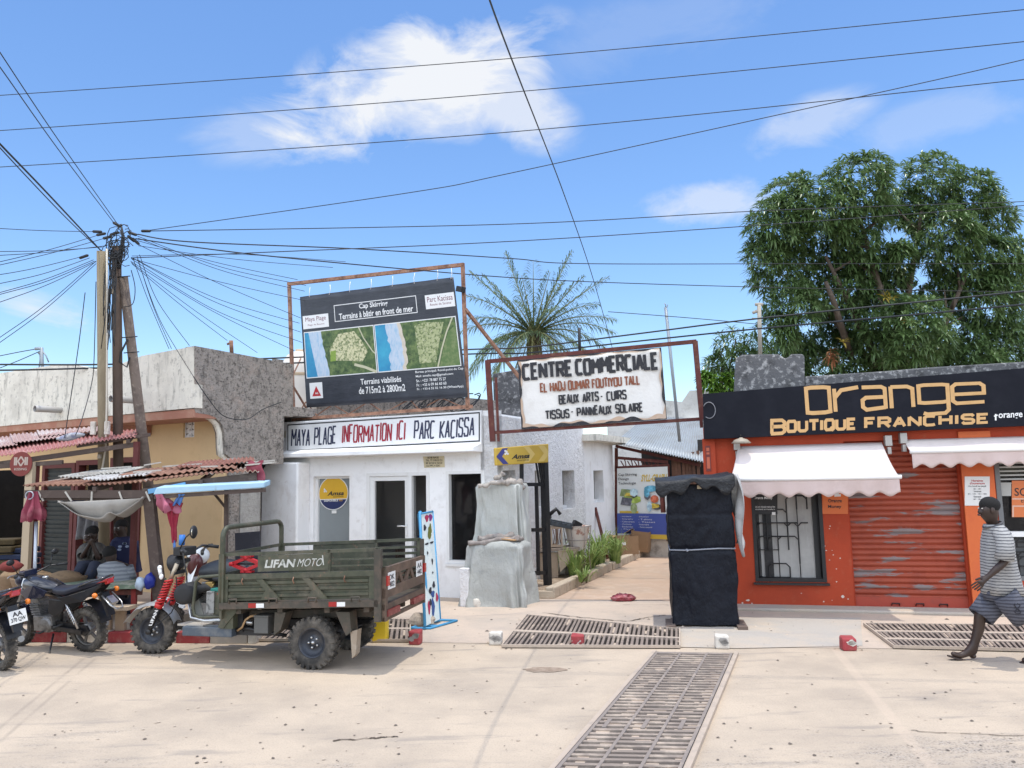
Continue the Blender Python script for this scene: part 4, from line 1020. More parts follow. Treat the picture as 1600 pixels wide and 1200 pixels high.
for k, st in enumerate(oz): ribbon(mb, [(x * fl.w, y * fl.h) for x, y in st], lw, lambda p: fl.f(p[0] / fl.w, p[1] / fl.h, .006 + .0006 * (k % 7)))
mb.build('large_lettering', m_tan, fas)
f2 = Face(*[O.w(x, y, fo) for x, y in ((1206, 678), (1543, 662), (1543, 645), (1206, 657))])
mb = MB()
strokes(mb, f2, 'B', .0, -.12, .062, 1.12, .045, .006); strokes(mb, f2, 'OUTIQUE', .078, .0, .40, 1.0, .042, .006, gap=.42); mb.build('lettering', m_tan, fas); mb = MB(); strokes(mb, f2, 'FRANCHISE', .45, .0, 1.0, 1.0, .042, .006, gap=.42, wide={'I': .2})
mb.build('lettering', m_tan, fas)
f3 = Face(*[O.w(x, y, fo) for x, y in ((1553, 656), (1640, 652), (1640, 642), (1553, 646))])
mb = MB(); letters(mb, f3, 'orange money', .08, -.1, 1.0, .95, .006, .02); f3.line(mb, [(.03, -.1), (.03, .9)], .02, .006); f3.line(mb, [(.0, .55), (.065, .72)], .018, .0066); mb.build('white_lettering', m_trim, fas)
# window: dark frame, net curtain, maze grille
a, b, c, d = rw
mb = MB(); pbox(mb, O, a, b, c, d, -.12, -.10); wn_ = mb.build('barred_window', mat('curtain_grey', (.42, .415, .40), .55, var=(((.27, .26, .25), 1.6, .45, .65, .7), ((.5, .5, .49), 6, .55, .7, .5, (6, 6, .4)))), t)
frame_of(O, rw, .05, -.115, .012, 'frame', wn_, m_black)
mb = MB(); pbox(mb, O, a + .052, b + .05, a + .10, d - .05, -.10, -.06); pbox(mb, O, a + .15, b + .06, a + .27, b + 1.1, -.098, -.08); pbox(mb, O, c - .13, b + .05, c - .05, d - .05, -.098, -.07); mb.build('dark_stile', m_black, wn_)
mb = MB(); pbox(mb, O, a - .03, b - .04, c + .03, b - .012, .0, .06); mb.build('sill', m_black, wn_)
def maze(u0, z0, u1, z1, o, name, par, seed):
    mb = MB(); r = random.Random(seed); gu, gz = 6, 8
    du, dz = (u1 - u0) / gu, (z1 - z0) / gz
    for k in range(24):
        i, j = r.randrange(0, gu - 1), r.randrange(0, gz - 1); w_, h_ = r.randint(1, 2), r.randint(1, 3)
        w_ = min(w_, gu - i); h_ = min(h_, gz - j)
        q = [(u0 + i * du, z0 + (j + h_) * dz), (u0 + (i + w_) * du - .05, z0 + (j + h_) * dz), (u0 + (i + w_) * du, z0 + (j + h_) * dz - .05), (u0 + (i + w_) * du, z0 + j * dz)]
        if r.random() < .5: q = [(u0 + (2 * i + w_) * du - p, z) for p, z in [(u, z) for u, z in q]] and [(2 * u0 + (2 * i + w_) * du - u, z) for u, z in q]
        mb.tube([O.at(u, z, o) for u, z in q], .0105, 6, smooth=False)
    for i in range(0, 7, 2): mb.tube([O.at(u0 + i * du, z0, o - .004), O.at(u0 + i * du, z1, o - .004)], .007, 6)
    for j in range(0, 9, 2): mb.tube([O.at(u0, z0 + j * dz, o - .006), O.at(u0 + du * r.choice((2, 3, 6)), z0 + j * dz, o - .006)], .007, 6)
    return mb.build(name, m_black, par)
maze(a + .06, b + .06, c - .06, d - .04, -.03, 'grille', wn_, 4)
def ofc(x0, y0, x1, y1, o): return plface(O, x0, y1, x1, y1, x1, y0, x0, y0, o)
fc = ofc(1176, 766, 1215, 804, .004)
ps = thing('window_poster', 'dark poster with white lettering inside the corner of the barred window', 'poster', fc.f(.5, 0), O.rot())
fc = Face(*[p - O.n * .02 for p in fc.c])
slab(fc, .003, 'sheet', m_black, ps)
mb = MB(); letters(mb, fc, 'Orange Money', .06, .60, .80, .74, .003, .02); letters(mb, fc, 'ici en toute securite', .12, .28, .9, .36, .003); letters(mb, fc, 'paiement et transferts', .10, .17, .9, .25, .003); fc.rect(mb, .78, -.02, .92, .1, .003); fc.rect(mb, .18, .84, .36, 1.0, .003); fc.rect(mb, .45, .84, .66, 1.0, .003); mb.build('lettering', m_trim, ps)
# Orange Money panel
fc = ofc(1285, 764, 1325, 803, .010)
ps = thing('money_panel', 'square orange panel with crossed arrows reading Orange Money beside the shutter', 'sign', fc.f(.5, 0), O.rot())
slab(fc, .009, 'panel', mat('panel_orange', (.66, .15, .035), .5), ps)
mb = MB(); letters(mb, fc, 'Orange', .22, .42, .76, .60, .003, .02); letters(mb, fc, 'Money', .22, .20, .74, .36, .003, .02); fc.line(mb, [(.22, .74), (.44, .98)], .04, .003); fc.line(mb, [(.28, .98), (.46, 1.0), (.46, .8)], .035, .0036); mb.build('lettering', m_inky, ps)
mb = MB(); fc.line(mb, [(.72, 1.0), (.53, .76)], .04, .003); fc.line(mb, [(.53, .95), (.52, .74), (.72, .75)], .035, .0036); mb.build('white_arrow', m_trim, ps)
# roller shutter: slats with worn grey patches
m_shut = mat('shutter_paint', (.35, .070, .036), .55, .1, var=(((.26, .05, .028), 3, .45, .65, .7), ((.215, .20, .20), 2.3, .565, .60, .9, (.55, .55, 3.4)), ((.25, .05, .03), 16, .6, .8, .5)), bump=((40, .2, .003),))
mb = MB(); a, b, c, d = rsh; z = b
while z < d - .02:
    h_ = .078
    prof = [(z, -.13), (z + .012, -.118), (z + .03, -.105), (z + .055, -.105), (z + .070, -.118), (z + h_, -.13)]
    for (z0, o0), (z1, o1) in zip(prof[:-1], prof[1:]): mb.add([O.at(a, z0, o0), O.at(c, z0, o0), O.at(c, z1, o1), O.at(a, z1, o1)], [(0, 1, 2, 3)], True)
    z += h_
sh = mb.build('roller_shutter', m_shut, t)
mb = MB(); pbox(mb, O, a, b, c, b + .13, -.12, -.085); mb.build('bottom_rail', mat('shutter_rail', (.36, .055, .03), .6, var=(((.2, .05, .04), 6, .5, .75, .6),)), sh)
mb = MB()
for u in (a + .55, a + .86, c - .35): mb.tube([O.at(u - .05, b + .02, -.08), O.at(u - .05, b + .05, -.06), O.at(u + .05, b + .05, -.06), O.at(u + .05, b + .02, -.08)], .008, 6)
mb.build('hasp', m_black, sh)
mb = MB(); pbox(mb, O, a - .025, b, a + .03, d, -.14, -.06); mb.build('guide_rail', m_orange, sh); mb = MB(); pbox(mb, O, c - .03, b, c + .0, d, -.14, -.06); mb.build('guide_rail', m_orange, sh)
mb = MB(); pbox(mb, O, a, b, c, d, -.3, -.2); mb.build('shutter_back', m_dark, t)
# second barred window with poster
a, b, c, d = rw2
mb = MB(); pbox(mb, O, a, b, c, d, -.12, -.10); w2 = mb.build('barred_window', m_glassd, t)
frame_of(O, rw2, .06, -.115, .012, 'frame', w2, mat('window_grey', (.16, .165, .17), .5, .3))
mb = MB(); z = O.uz(1570, 833)[1]; pbox(mb, O, a + .06, z - .05, c, z + .02, -.09, .0); mb.build('mid_rail', m_trim, w2)
mb = MB(); pbox(mb, O, a + .06, b + .06, c - .06, z - .05, -.095, -.085); mb.build('lower_panel', mat('panel_grey', (.09, .095, .10), .4), w2)
maze(a + .06, b + .06, c - .06, z - .06, -.02, 'grille', w2, 9)
mb = MB()
for k in range(6): mb.bar(O.at(a + .06, d - .12 - .055 * k, -.07), O.at(c, d - .12 - .055 * k, -.07), .012, .02)
for u in (a + .4, a + .8): mb.bar(O.at(u, d - .5, -.068), O.at(u, d, -.068), .014, .02)
mb.build('blind', mat('blind_pale', (.5, .51, .50), .5), w2)
fc = ofc(1581, 751, 1640, 808, -.05)
ps = thing('orange_poster', 'orange poster reading SOLDE behind the bars of the right window', 'poster', fc.f(.5, 0), O.rot())
slab(fc, .003, 'sheet', mat('panel_orange2', (.62, .17, .05), .5), ps)
mb = MB(); letters(mb, fc, 'SOLDE', .07, .58, .95, .80, .003, .01); letters(mb, fc, 'EN COURS', .25, .40, .95, .52, .003); mb.build('lettering', m_inky, ps)
mb = MB(); fc.line(mb, [(.0, .5), (.62, .5), (.62, 1)], .02, .0035); fc.line(mb, [(.03, 0), (.03, .3), (.6, .3)], .02, .0035); mb.build('pale_line', mat('poster_line', (.65, .4, .3), .5), ps)
fc = ofc(1563, 754, 1580, 775, -.05); mb = MB(); mb.prism([fc.f(0, 0), fc.f(1, 0), fc.f(1, 1), fc.f(0, 1)], -fc.n * .003); tag(mb.build('pasted_sheet', mat('sheet_grey', (.4, .4, .38), .6)), 'blank pale sheet stuck inside the right window beside the orange poster', 'paper')
# opening hours
fc = ofc(1507.5, 744.5, 1546.5, 790, .045)
ps = thing('hours_notice', 'white opening hours notice with red heading on the orange pilaster', 'notice', fc.f(.5, 0), O.rot())
slab(fc, .008, 'sheet', mat('notice_white', (.70, .70, .69), .5), ps)
mb = MB(); letters(mb, fc, 'Horaires', .27, .82, .73, .89, .003, .02); letters(mb, fc, "d'ouverture", .2, .73, .8, .80, .003, .02); mb.build('red_lettering', m_lred, ps)
mb = MB()
for s, bb_, h_, w_ in (('Du lundi au jeudi', .63, .06, .7), ('8H - 18H', .55, .04, .3), ('Vendredi', .46, .055, .3), ('8H - 13H   15H - 18H', .38, .04, .75), ('Samedi', .28, .055, .3), ('8H - 18H', .2, .04, .3)): letters(mb, fc, s, .5 - w_ / 2, bb_, .5 + w_ / 2, bb_ + h_, .003, .015)
mb.build('lettering', m_inky, ps)
mb = MB(); r = random.Random(6)
for x, y, s in ((1297, 822, .012), (1296, 826, .01), (1289, 853, .012), (1291, 860, .014), (1302, 867, .014), (1313, 872, .013), (1296, 875, .012), (1307, 889, .012), (1307, 909, .013), (1317, 932, .03), (1325, 936, .014), (1287, 940, .014), (1300, 938, .01), (1252, 927, .012), (1168, 938, .03), (1175, 943, .02), (1160, 942, .02), (1300, 860, .008), (1282, 835, .008)):
    u, z = ou(x, y); mb.prism([O.at(u + s * cos(q) * r.uniform(.4, 1.1), z + s * .8 * sin(q) * r.uniform(.4, 1.1), .002) for q in [2 * pi * k / 7 for k in range(7)]], -O.n * .0015)
mb.build('paint_chip', mat('chip_plaster', (.62, .55, .48), .9), t)
# house number plate on the corner pilaster
u, z = ou(1106, 705); mb = MB(); pbox(mb, O, u - .035, z - .30, u + .035, z + .08, .052, .058); pl_ = mb.build('striped_plate', mat('plate_maroon', (.16, .03, .025), .6), t)
mb = MB()
for k, (za, zb_) in enumerate(((-.26, -.09), (-.05, -.02), (.0, .05))): pbox(mb, O, u - .022, z + za, u + .022, z + zb_, .0585, .0605)
mb.build('plate_mark', mat('plate_orange', (.5, .12, .06), .6), pl_)
# shop lamp
c = O.w(1158, 689, .30); lp = thing('shop_lamp', 'small shallow dish lamp under the navy fascia', 'lamp', c)
mb = MB(); mb.lathe([(.02, .05), (.03, .04), (.09, .02), (.14, -.03), (.13, -.035), (.08, .0), (0, .01)], c, n=24); mb.build('shade', mat('lamp_cream', (.34, .29, .23), .5), lp)
mb = MB(); mb.tube([c + V((0, 0, .08)), c - O.n * .28 + V((0, 0, .10))], .012, 6); mb.build('arm', m_black, lp)
# parapet blocks on the roof
mb = MB()
def pp(pts, o0, o1, name, label, m=m_mossblk):
    mb = MB(); ppoly(mb, O, [O.uz(x, y, o1) for x, y in pts], o0, o1); return tag(mb.build(name, m, bevel=.02), label, 'wall')
pp([(1147, 622), (1258, 615), (1257, 556), (1254, 553), (1236, 553), (1232, 558), (1226, 560), (1221, 556), (1216, 553), (1160, 554), (1150, 559)], -.6, -.25, 'roof_wall', 'square black mossy roof wall above the left end of the navy fascia')
pp([(1258, 625), (1720, 600), (1720, 555), (1600, 565), (1450, 574), (1380, 580), (1258, 588)], -.5, -.28, 'roof_parapet', 'long low mossy roof parapet behind the navy fascia')
# thin conduit loop on the fascia
c = O.w(1108, 641, fo + .02); mb = MB(); mb.tube([c + O.d * (.09 * cos(a)) + V((0, 0, .12 * sin(a))) for a in [-2.2 + .3 * k for k in range(17)]], .007, 5); tag(mb.build('cable_loop', mat('cable_grey', (.2, .2, .22), .5)), 'loose loop of cable hanging on the left end of the navy fascia', 'cable')

# ---- awnings
m_awn = mat('awning_fabric', (.80, .72, .69), .85, var=(((.70, .60, .56), 3, .5, .72, .6),), translucent=.22)
def awning(x0, x1, ytop, ybar, o_bar, z_top, x0t, drop, name, label, wavy, cut=None):
    t = thing(name, label, 'awning', O.at((ou(x0, ybar, o_bar)[0] + ou(x1, ybar, o_bar)[0]) / 2, z_top, .1), O.rot())
    ua, zb_ = ou(x0, ybar, o_bar); ub, zb2 = ou(x1, ybar - 1, o_bar)
    zb_ = (zb_ + zb2) / 2
    uta = ua + x0t
    mb = MB(); mb.grid(lambda s, v: O.at((ua + (ub - ua) * s) * (1 - v) + (uta + (ub - uta - .02) * s) * v, zb_ + (z_top - zb_) * v - .035 * sin(v * pi) - .012 * sin(s * 9) * sin(v * pi), o_bar + (.06 - o_bar) * v), 30, 10)
    mb.build('fabric', m_awn, t, solid=.003)
    mb = MB(); mb.tube([O.at(ua - .02, zb_, o_bar), O.at(ub + .03, zb_, o_bar)], .028, 10); mb.build('front_bar', mat('bar_white', (.8, .78, .76), .4), t)
    mb = MB(); n = 120
    def val(s, v):
        u = ua + (ub - ua) * s; ph = s * wavy
        low = -drop - .028 * cos(ph * 2 * pi)
        return O.at(u, zb_ - .02 + (low + .02) * (1 - v), o_bar + .012 * sin(s * 40) * (1 - v) + .01 * sin(s * 13 + 1) * (1 - v))
    mb.grid(val, n, 5); mb.build('valance', mat('valance_fabric', (.74, .60, .56), .9, var=(((.6, .47, .43), 5, .5, .75, .6),), translucent=.25), t, solid=.003)
    for u in (ua + .25, ub - .3):
        mb = MB(); mb.tube([O.at(u, z_top - .25, .05), O.at(u + .1, (z_top + zb_) / 2 - .15, o_bar * .55), O.at(u, zb_, o_bar - .02)], .018, 7); mb.build('arm', m_trim, t)
    for u, s in ((uta - .02, 1), (ub + .06, 1)):
        mb = MB(); mb.box(O.at(u, z_top + .02, .07), (.09, .12, .15), rz=O.rot()); mb.box(O.at(u, z_top - .12, .09), (.05, .1, .10), rz=O.rot()); mb.build('bracket', mat('bracket_grey', (.4, .38, .36), .5, .4), t, bevel=.006)
    return t
awning(1141, 1405, 690, 748, .84, 2.33, .16, .225, 'awning', 'white open awning with scalloped valance over the barred window', 8.5)
awning(1424, 1700, 690, 703, .40, 2.36, .0, .20, 'awning', 'half rolled awning with dusty pink scalloped valance beside the shutter', 9)

# ------------------------------------------------------------------ kiosk wrapped in black plastic
kp = G(1100, 972); KZ = radians(-10)
t = thing('wrapped_kiosk', 'tall narrow stall wrapped in black plastic sheeting tied with cord', 'kiosk', kp, KZ)
m_plas = mat('black_plastic', (.0035, .0048, .010), .5, spec=.22, var=(((.009, .011, .019), 2.5, .4, .7, .8),), bump=((4, .8, .06, (1, 1, .5)), (17, .7, .02, (1, 1, .6))))
def kw(x, y, z): return kp + Matrix.Rotation(KZ, 3, 'Z') @ V((x, y, z))
def wrap(w_, d_, z0, z1, seed, nz_=26, bulge=.02):
    def f(s, v):
        a = s * 4; k = int(a) % 4; q = a - int(a)
        c = [(-1, -1), (1, -1), (1, 1), (-1, 1)]
        x = c[k][0] + (c[(k + 1) % 4][0] - c[k][0]) * q; y = c[k][1] + (c[(k + 1) % 4][1] - c[k][1]) * q
        z = z0 + (z1 - z0) * v
        nzv = mnoise.noise(V((x * 1.4 + seed, y * 1.4, z * 1.8))) * bulge + abs(mnoise.noise(V((x * 5 + seed + z * 1.5, y * 5, z * 4 + 4 - x * 2)))) * bulge * .9
        pin = -.022 * math.exp(-((z - .98) / .03) ** 2) - .012 * math.exp(-((z - 1.42) / .02) ** 2)
        return kw(x * (w_ / 2 + nzv + pin), y * (d_ / 2 + nzv + pin), z)
    return f
mb = MB(); mb.grid(wrap(.80, .72, .03, 1.80, 1, bulge=.032), 96, 80, closed=True); mb.build('plastic_wrap', m_plas, t)
mb = MB()
def flap(s, v):
    x = -.56 + 1.0 * s; y = -.50 + .95 * v
    z = 1.86 + .07 * s + .03 * v + .014 * mnoise.noise(V((x * 7, y * 7, 2))) + .03 * mnoise.noise(V((x * 2.5, y * 2.5, 7)))
    if v < .12: z -= (.12 - v) * 1.25 * (1 + .35 * sin(s * 9) + .3 * sin(s * 23)); y = -.50
    return kw(x, y, z)
mb.grid(flap, 40, 40); mb.build('top_sheet', mat('shiny_black_sheet', (.010, .011, .014), .5, var=(((.16, .155, .15), 8, .58, .72, .5),), bump=((8, .8, .04), (20, .6, .015)), spec=.4), t, solid=.004)
mb = MB()
def tarp(s, v):
    y = -.44 + .5 * s; z = 1.93 - v * (.98 + .10 * sin(s * 7) - .12 * s)
    return kw(.455 + .05 * sin(v * 5 + s * 4) + .10 * v * (1 - s) + .02 * sin(s * 16), y, z)
mb.grid(tarp, 20, 20); mb.build('hanging_tarp', mat('pale_tarp', (.46, .455, .45), .6, var=(((.3, .29, .28), 5, .45, .7, .7),), bump=((7, .5, .03),)), t, solid=.003)
mb = MB(); mb.tube([kw(x, y, 0.98 + .012 * sin(x * 6)) for x, y in ((-.41, .37), (-.41, -.37), (-.2, -.378), (0, -.38), (.2, -.378), (.41, -.37), (.41, .37))], .009, 6)
mb.tube([kw(-.2, -.39, .985), kw(-.19, -.395, .96), kw(-.175, -.39, .975)], .014, 6); mb.build('cord', mat('cord_grey', (.25, .26, .3), .7), t)
mb = MB(); mb.box(kw(.0, -.385, 1.775), (.055, .01, .045), rz=KZ); mb.build('paper_label', mat('label_tan', (.5, .4, .27), .6), t)
mb = MB()
for x in (-.44, .44): mb.box(kw(x, -.28, .02), (.12, .5, .05), rz=KZ)
mb.box(kw(0, 0, .02), (.86, .10, .045), rz=KZ); mb.build('base', mat('old_timber', (.14, .10, .08), .85), t)
mb = MB()
for x in (-.47,): mb.tube([kw(x, -.30, 1.45), kw(x - .01, -.3, 1.84)], .035, 6)
mb.build('corner_post', m_redsteel, t)

# ------------------------------------------------------------------ cloth covered machines by the office corner
m_grey = mat('grey_cover_cloth', (.37, .375, .35), .85, var=(((.45, .46, .45), 3, .45, .7, .6), ((.22, .235, .235), 5, .58, .75, .5)), bump=((7, .7, .06, (1, .8, .45)), (22, .6, .02, (1, 1, .6)), (70, .15, .003)))
def cover(mb, c, rz, w_, d_, z0, z1, flare, seed, top=.12, folds=16, lean=0.0):
    R = Matrix.Rotation(rz, 3, 'Z')
    def f(s, v):
        a = s * 2 * pi; ca, sa = cos(a), sin(a); p = .32
        x = math.copysign(abs(ca) ** p, ca); y = math.copysign(abs(sa) ** p, sa)
        if v < .8:
            q = v / .8; z = z0 + (z1 - top - z0) * q
            k = 1 + flare * (1 - q) ** 2
            fold = (.15 + .85 * (1 - q) ** .7) * .062 * (mnoise.noise(V((ca * folds * .28, sa * folds * .28, seed + z * .5))) * 1.7 + .9 * mnoise.noise(V((ca * 4 + z * 1.5, sa * 4 - z, seed + 3 * z))) + .12 * sin(a * folds + 2 * sin(a * 3 + seed) + z * 2)) + .02 * mnoise.noise(V((x * 2, y * 2, z * 3 + seed)))
        else:
            q = (v - .8) / .2; z = z1 - top + top * sin(q * pi / 2) + .03 * mnoise.noise(V((x * (1 - q) * 3, y * (1 - q) * 3, seed)))
            k = cos(q * pi / 2) ** .45 if q < 1 else 0.0; fold = .02 * mnoise.noise(V((x * 3, y * 3, seed + 9)))
        return V(c) + R @ V((x * (w_ / 2 * k + fold) + lean * (z - z0), y * (d_ / 2 * k + fold), z))
    mb.grid(f, 150, 34, closed=True)
g1 = G(779, 948); g1 = V((g1.x, g1.y + .30, 0))
t = thing('covered_machine', 'low machine under a draped grey cloth with loose hem on the ground', 'covered machine', g1, W.rot())
mb = MB(); cover(mb, g1, W.rot() + .1, .92, .62, .0, .98, .20, 3, lean=.02); mb.build('cover', m_grey, t)
mb = MB(); c = g1 + V((.1, -.1, 1.0)); mb.box(c + V((.08, -.10, .0)), (.30, .22, .015), rz=-.5, ry=.08); mb.build('cardboard_flap', mat('cardboard_tan', (.45, .27, .13), .85), t)
mb = MB()
def roll(c0, c1, r, seed): mb.tube([V(c0).lerp(V(c1), k / 12) + V((jit(.008), jit(.008), .014 * sin(k + seed))) for k in range(13)], [r * (1 + .25 * sin(k * 1.7 + seed)) for k in range(13)], 9)
roll(g1 + V((-.46, -.20, .93)), g1 + V((.34, -.24, 1.02)), .035, 1); roll(g1 + V((.30, -.30, 1.0)), g1 + V((.42, .16, .96)), .03, 2); roll(g1 + V((-.3, -.05, 1.0)), g1 + V((.3, .05, 1.03)), .05, 3)
mb.build('rolled_edge', mat('cloth_brown', (.21, .18, .165), .9, var=(((.4, .36, .33), 10, .45, .7, .7),)), t)
g2 = g1 + V((.07, .30, 0))
t = thing('covered_machine', 'tall machine behind the low one, hooded in a pale grey cloth', 'covered machine', g2, W.rot())
mb = MB(); cover(mb, g2, W.rot() + .05, .78, .38, .45, 1.86, .06, 8, top=.05, folds=13); mb.build('cover', mat('pale_cover_cloth', (.46, .465, .43), .85, var=(((.53, .55, .53), 3, .45, .7, .6), ((.3, .32, .31), 6, .6, .75, .5)), bump=((7, .7, .06, (1, 1, .22)), (22, .6, .02, (1, 1, .35)))), t)
mb = MB()
roll(g2 + V((-.36, -.22, 1.80)), g2 + V((.0, -.27, 1.88)), .03, 1); roll(g2 + V((.0, -.24, 1.87)), g2 + V((.34, -.22, 1.86)), .045, 2); roll(g2 + V((.1, -.2, 1.92)), g2 + V((.37, -.18, 1.76)), .04, 4); roll(g2 + V((-.1, -.2, 1.92)), g2 + V((.05, -.15, 2.0)), .035, 5)
mb.build('bunched_top', mat('cloth_sand', (.40, .36, .32), .9, var=(((.16, .13, .12), 12, .48, .7, .8),)), t)
mb = MB(); mb.box(g2 + V((0, 0, .25)), (.5, .4, .5), rz=W.rot()); mb.build('plinth', m_dark, t)
c = G(727, 948); mb = MB(); mb.box(c + V((0, 0, .29)), (.14, .09, .58), rz=W.rot(), rx=.03); tag(mb.build('white_slab', m_stucco, bevel=.012), 'upright white plastered slab left of the draped machine', 'slab')

# ------------------------------------------------------------------ garden strip along the alley
ka, kb = G(866, 936), G(1008, 868)
kd2 = (kb - ka).normalized(); kn2 = V((-kd2.y, kd2.x, 0))
mb = MB(); n = 9; Lk = (kb - ka).length
for k in range(n):
    a, b = ka + kd2 * (Lk * k / n + .012), ka + kd2 * (Lk * (k + 1) / n - .012); o = kn2 * jit(.02)
    mb.prism([a + o, b + o, b + kn2 * .16 + o, a + kn2 * .16 + o], (0, 0, .17 + jit(.012)))
mb.prism([ka, ka + kn2 * .16, ka + kn2 * 1.2 - kd2 * .1, ka + kn2 * 1.15 - kd2 * .3], (0, 0, .13))
tag(mb.build('garden_kerb', mat('kerb_sandstone', (.50, .41, .31), .95, var=(((.24, .19, .15), 5, .52, .72, .7), ((.62, .55, .45), 8, .5, .7, .5)), bump=((14, .7, .02),)), bevel=.02), 'low chipped concrete kerb along the planting strip', kind='structure')
mb = MB(); mb.grid(lambda s, v: ka + kd2 * (Lk * s) + kn2 * (.16 + 1.25 * v) + V((0, 0, .11 + .05 * mnoise.noise(V((s * 20, v * 4, 1))))), 60, 16)
tag(mb.build('garden_ground', mat('garden_soil', (.30, .22, .155), 1, var=(((.46, .37, .28), 7, .45, .65, .7), ((.12, .085, .06), 16, .55, .7, .7)), bump=((18, .9, .03),)), base=(0, 0, 0)), 'dry earth strip behind the garden kerb', kind='structure')
m_leafy = mat('strap_leaf', (.20, .30, .075), .55, var=(((.36, .44, .15), 9, .45, .65, .8), ((.30, .26, .10), 14, .62, .75, .6)), translucent=.3)
def tuft(c, n, h, spread, name, label, seed, m=m_leafy):
    r = random.Random(seed); t = thing(name, label, 'plant', c); mb = MB()
    for k in range(n):
        a = r.uniform(0, 2 * pi); b = c + V((cos(a) * r.uniform(0, .12), sin(a) * r.uniform(0, .12), 0)); hh = h * r.uniform(.6, 1.1); sp = spread * r.uniform(.4, 1.15); wd = r.uniform(.012, .022)
        d = V((cos(a), sin(a), 0)); sd = V((-d.y, d.x, 0)); pts = []
        for q in range(6):
            s = q / 5; pts.append(b + d * sp * s ** 1.4 + V((0, 0, hh * (s * 1.75 - s * s * (.75 + .5 * r.random())))))
        for q in range(5):
            w0, w1 = wd * (1 - (q / 5) ** 2), wd * (1 - ((q + 1) / 5) ** 2) + .0005
            mb.add([pts[q] - sd * w0, pts[q] + sd * w0, pts[q + 1] + sd * w1, pts[q + 1] - sd * w1], [(0, 1, 2, 3)])
    mb.build('leaves', m, t)
    mb = MB()
    for k in range(3): mb.tube([c + V((jit(.05), jit(.05), -.02)), c + V((jit(.1), jit(.1), h * .45))], [.016, .008], 6)
    mb.build('stem', mat('plant_stem', (.10, .075, .035), .8), t)
def gp(x, y): return G(x, y) + V((0, 0, .12))
for (x, y, n, h, sp, lab, sd) in ((900, 912, 60, .62, .38, 'bushy strap leaved plant nearest the junk table', 1), (921, 902, 90, .62, .52, 'dense arching green plant in the middle of the planting strip', 2), (938, 893, 80, .80, .50, 'tallest strap leaved plant under the second slit window', 3), (962, 889, 60, .66, .34, 'low arching plant beside the brown boxes', 4), (912, 920, 26, .28, .22, 'small spiky tuft spilling onto the garden kerb', 5), (885, 905, 30, .45, .28, 'thin green shoots behind the white stone', 6)):
    tuft(gp(x, y), n, h, sp, 'strap_leaf_plant', lab, sd)
for x0, y0, x1, y1, r_, m, nm, lab, cat in ((950, 882, 930, 793, .035, m_redsteel, 'leaning_pipe', 'dark red rusty pipe leaning on the alley wall', 'pipe'), (965, 866, 956, 827, .04, m_black, 'short_post', 'short black post stub standing by the alley wall', 'post')):
    a = gp(x0, y0); dep = (a - EYE).dot(FW); mb = MB(); mb.tube([a, PX(x1, y1, dep + .35)], r_, 8); tag(mb.build(nm, m), lab, cat)
m_card = mat('brown_carton', (.30, .185, .10), .9, var=(((.2, .12, .07), 5, .5, .75, .6),))
for px, py, sz, rz, lab in ((976, 876, (.52, .4, .40), .3, 'open brown carton at the end of the planting strip'), (1000, 871, (.40, .30, .46), -.4, 'taller tan carton tilted against the stained plinth')):
    c = G(px, py); t = thing('cardboard_box', lab, 'box', c, rz)
    mb = MB(); s = sz
    M_ = Matrix.Rotation(rz, 3, 'Z') @ Matrix.Rotation(.10 if rz < 0 else 0, 3, 'Y')
    for o, q in (((-s[0] / 2, 0), (.01, s[1])), ((s[0] / 2, 0), (.01, s[1])), ((0, -s[1] / 2), (s[0], .01)), ((0, s[1] / 2), (s[0], .01))): mb.box(c + M_ @ V((o[0], o[1], s[2] / 2 + .15)), (q[0], q[1], s[2]), M=M_)
    mb.box(c + M_ @ V((0, 0, .155)), (s[0], s[1], .01), M=M_); mb.build('body', m_card, t)
    mb = MB(); mb.box(c + M_ @ V((-s[0] / 2 - .10, 0, s[2] + .12)), (.22, s[1] * .9, .008), M=M_ @ Matrix.Rotation(-.6, 3, 'Y')); mb.build('flap', mat('carton_flap', (.42, .28, .15), .9), t)
    mb = MB(); mb.box(c + M_ @ V((-s[0] * .2, -s[1] / 2 - .007, s[2] * .62 + .15)), (.10, .003, .07), M=M_); mb.build('sticker', m_trim, t)
# junk bench: table, crate, engine, basin, stones
def jp(x, y, dep): return PX(x, y, dep)
tb = G(868, 912); t = thing('junk_table', 'rickety table of grey boards with a sheet metal skirt behind the black post', 'table', tb, .35)
mb = MB(); mb.box(tb + V((0, .1, .62)), (.80, .5, .05), rz=.35); mb.build('tabletop', mat('driftwood', (.33, .27, .22), .9, var=(((.18, .14, .11), 7, .45, .7, .7),)), t)
for dx, dy in ((-.3, -.08), (.3, -.12), (-.2, .3), (.34, .25)):
    mb = MB(); mb.tube([tb + V((dx, dy, 0)), tb + V((dx * .85, dy * .9 + .1, .60))], [.03, .024], 7); mb.build('leg', MATS['driftwood'], t)
mb = MB(); mb.box(tb + V((-.15, -.12, .32)), (.42, .02, .5), rz=.3, rx=.1); mb.prism([tb + V((.05, -.2, .60)), tb + V((.42, -.08, .62)), tb + V((.40, -.02, .50)), tb + V((.08, -.18, .22))], (0, .02, 0)); mb.build('side_board', mat('tan_board', (.46, .37, .28), .85, var=(((.3, .23, .17), 6, .5, .7, .6),)), t)
c = tb + V((-.10, .02, .66)); t = thing('open_crate', 'small open wooden crate with a barred front on the junk table', 'crate', c, .3)
mb = MB(); R_ = Matrix.Rotation(.3, 3, 'Z')
for z in (.02, .34): 
    for y in (-.13, .13): mb.box(c + R_ @ V((0, y, z)), (.42, .03, .035), M=R_)
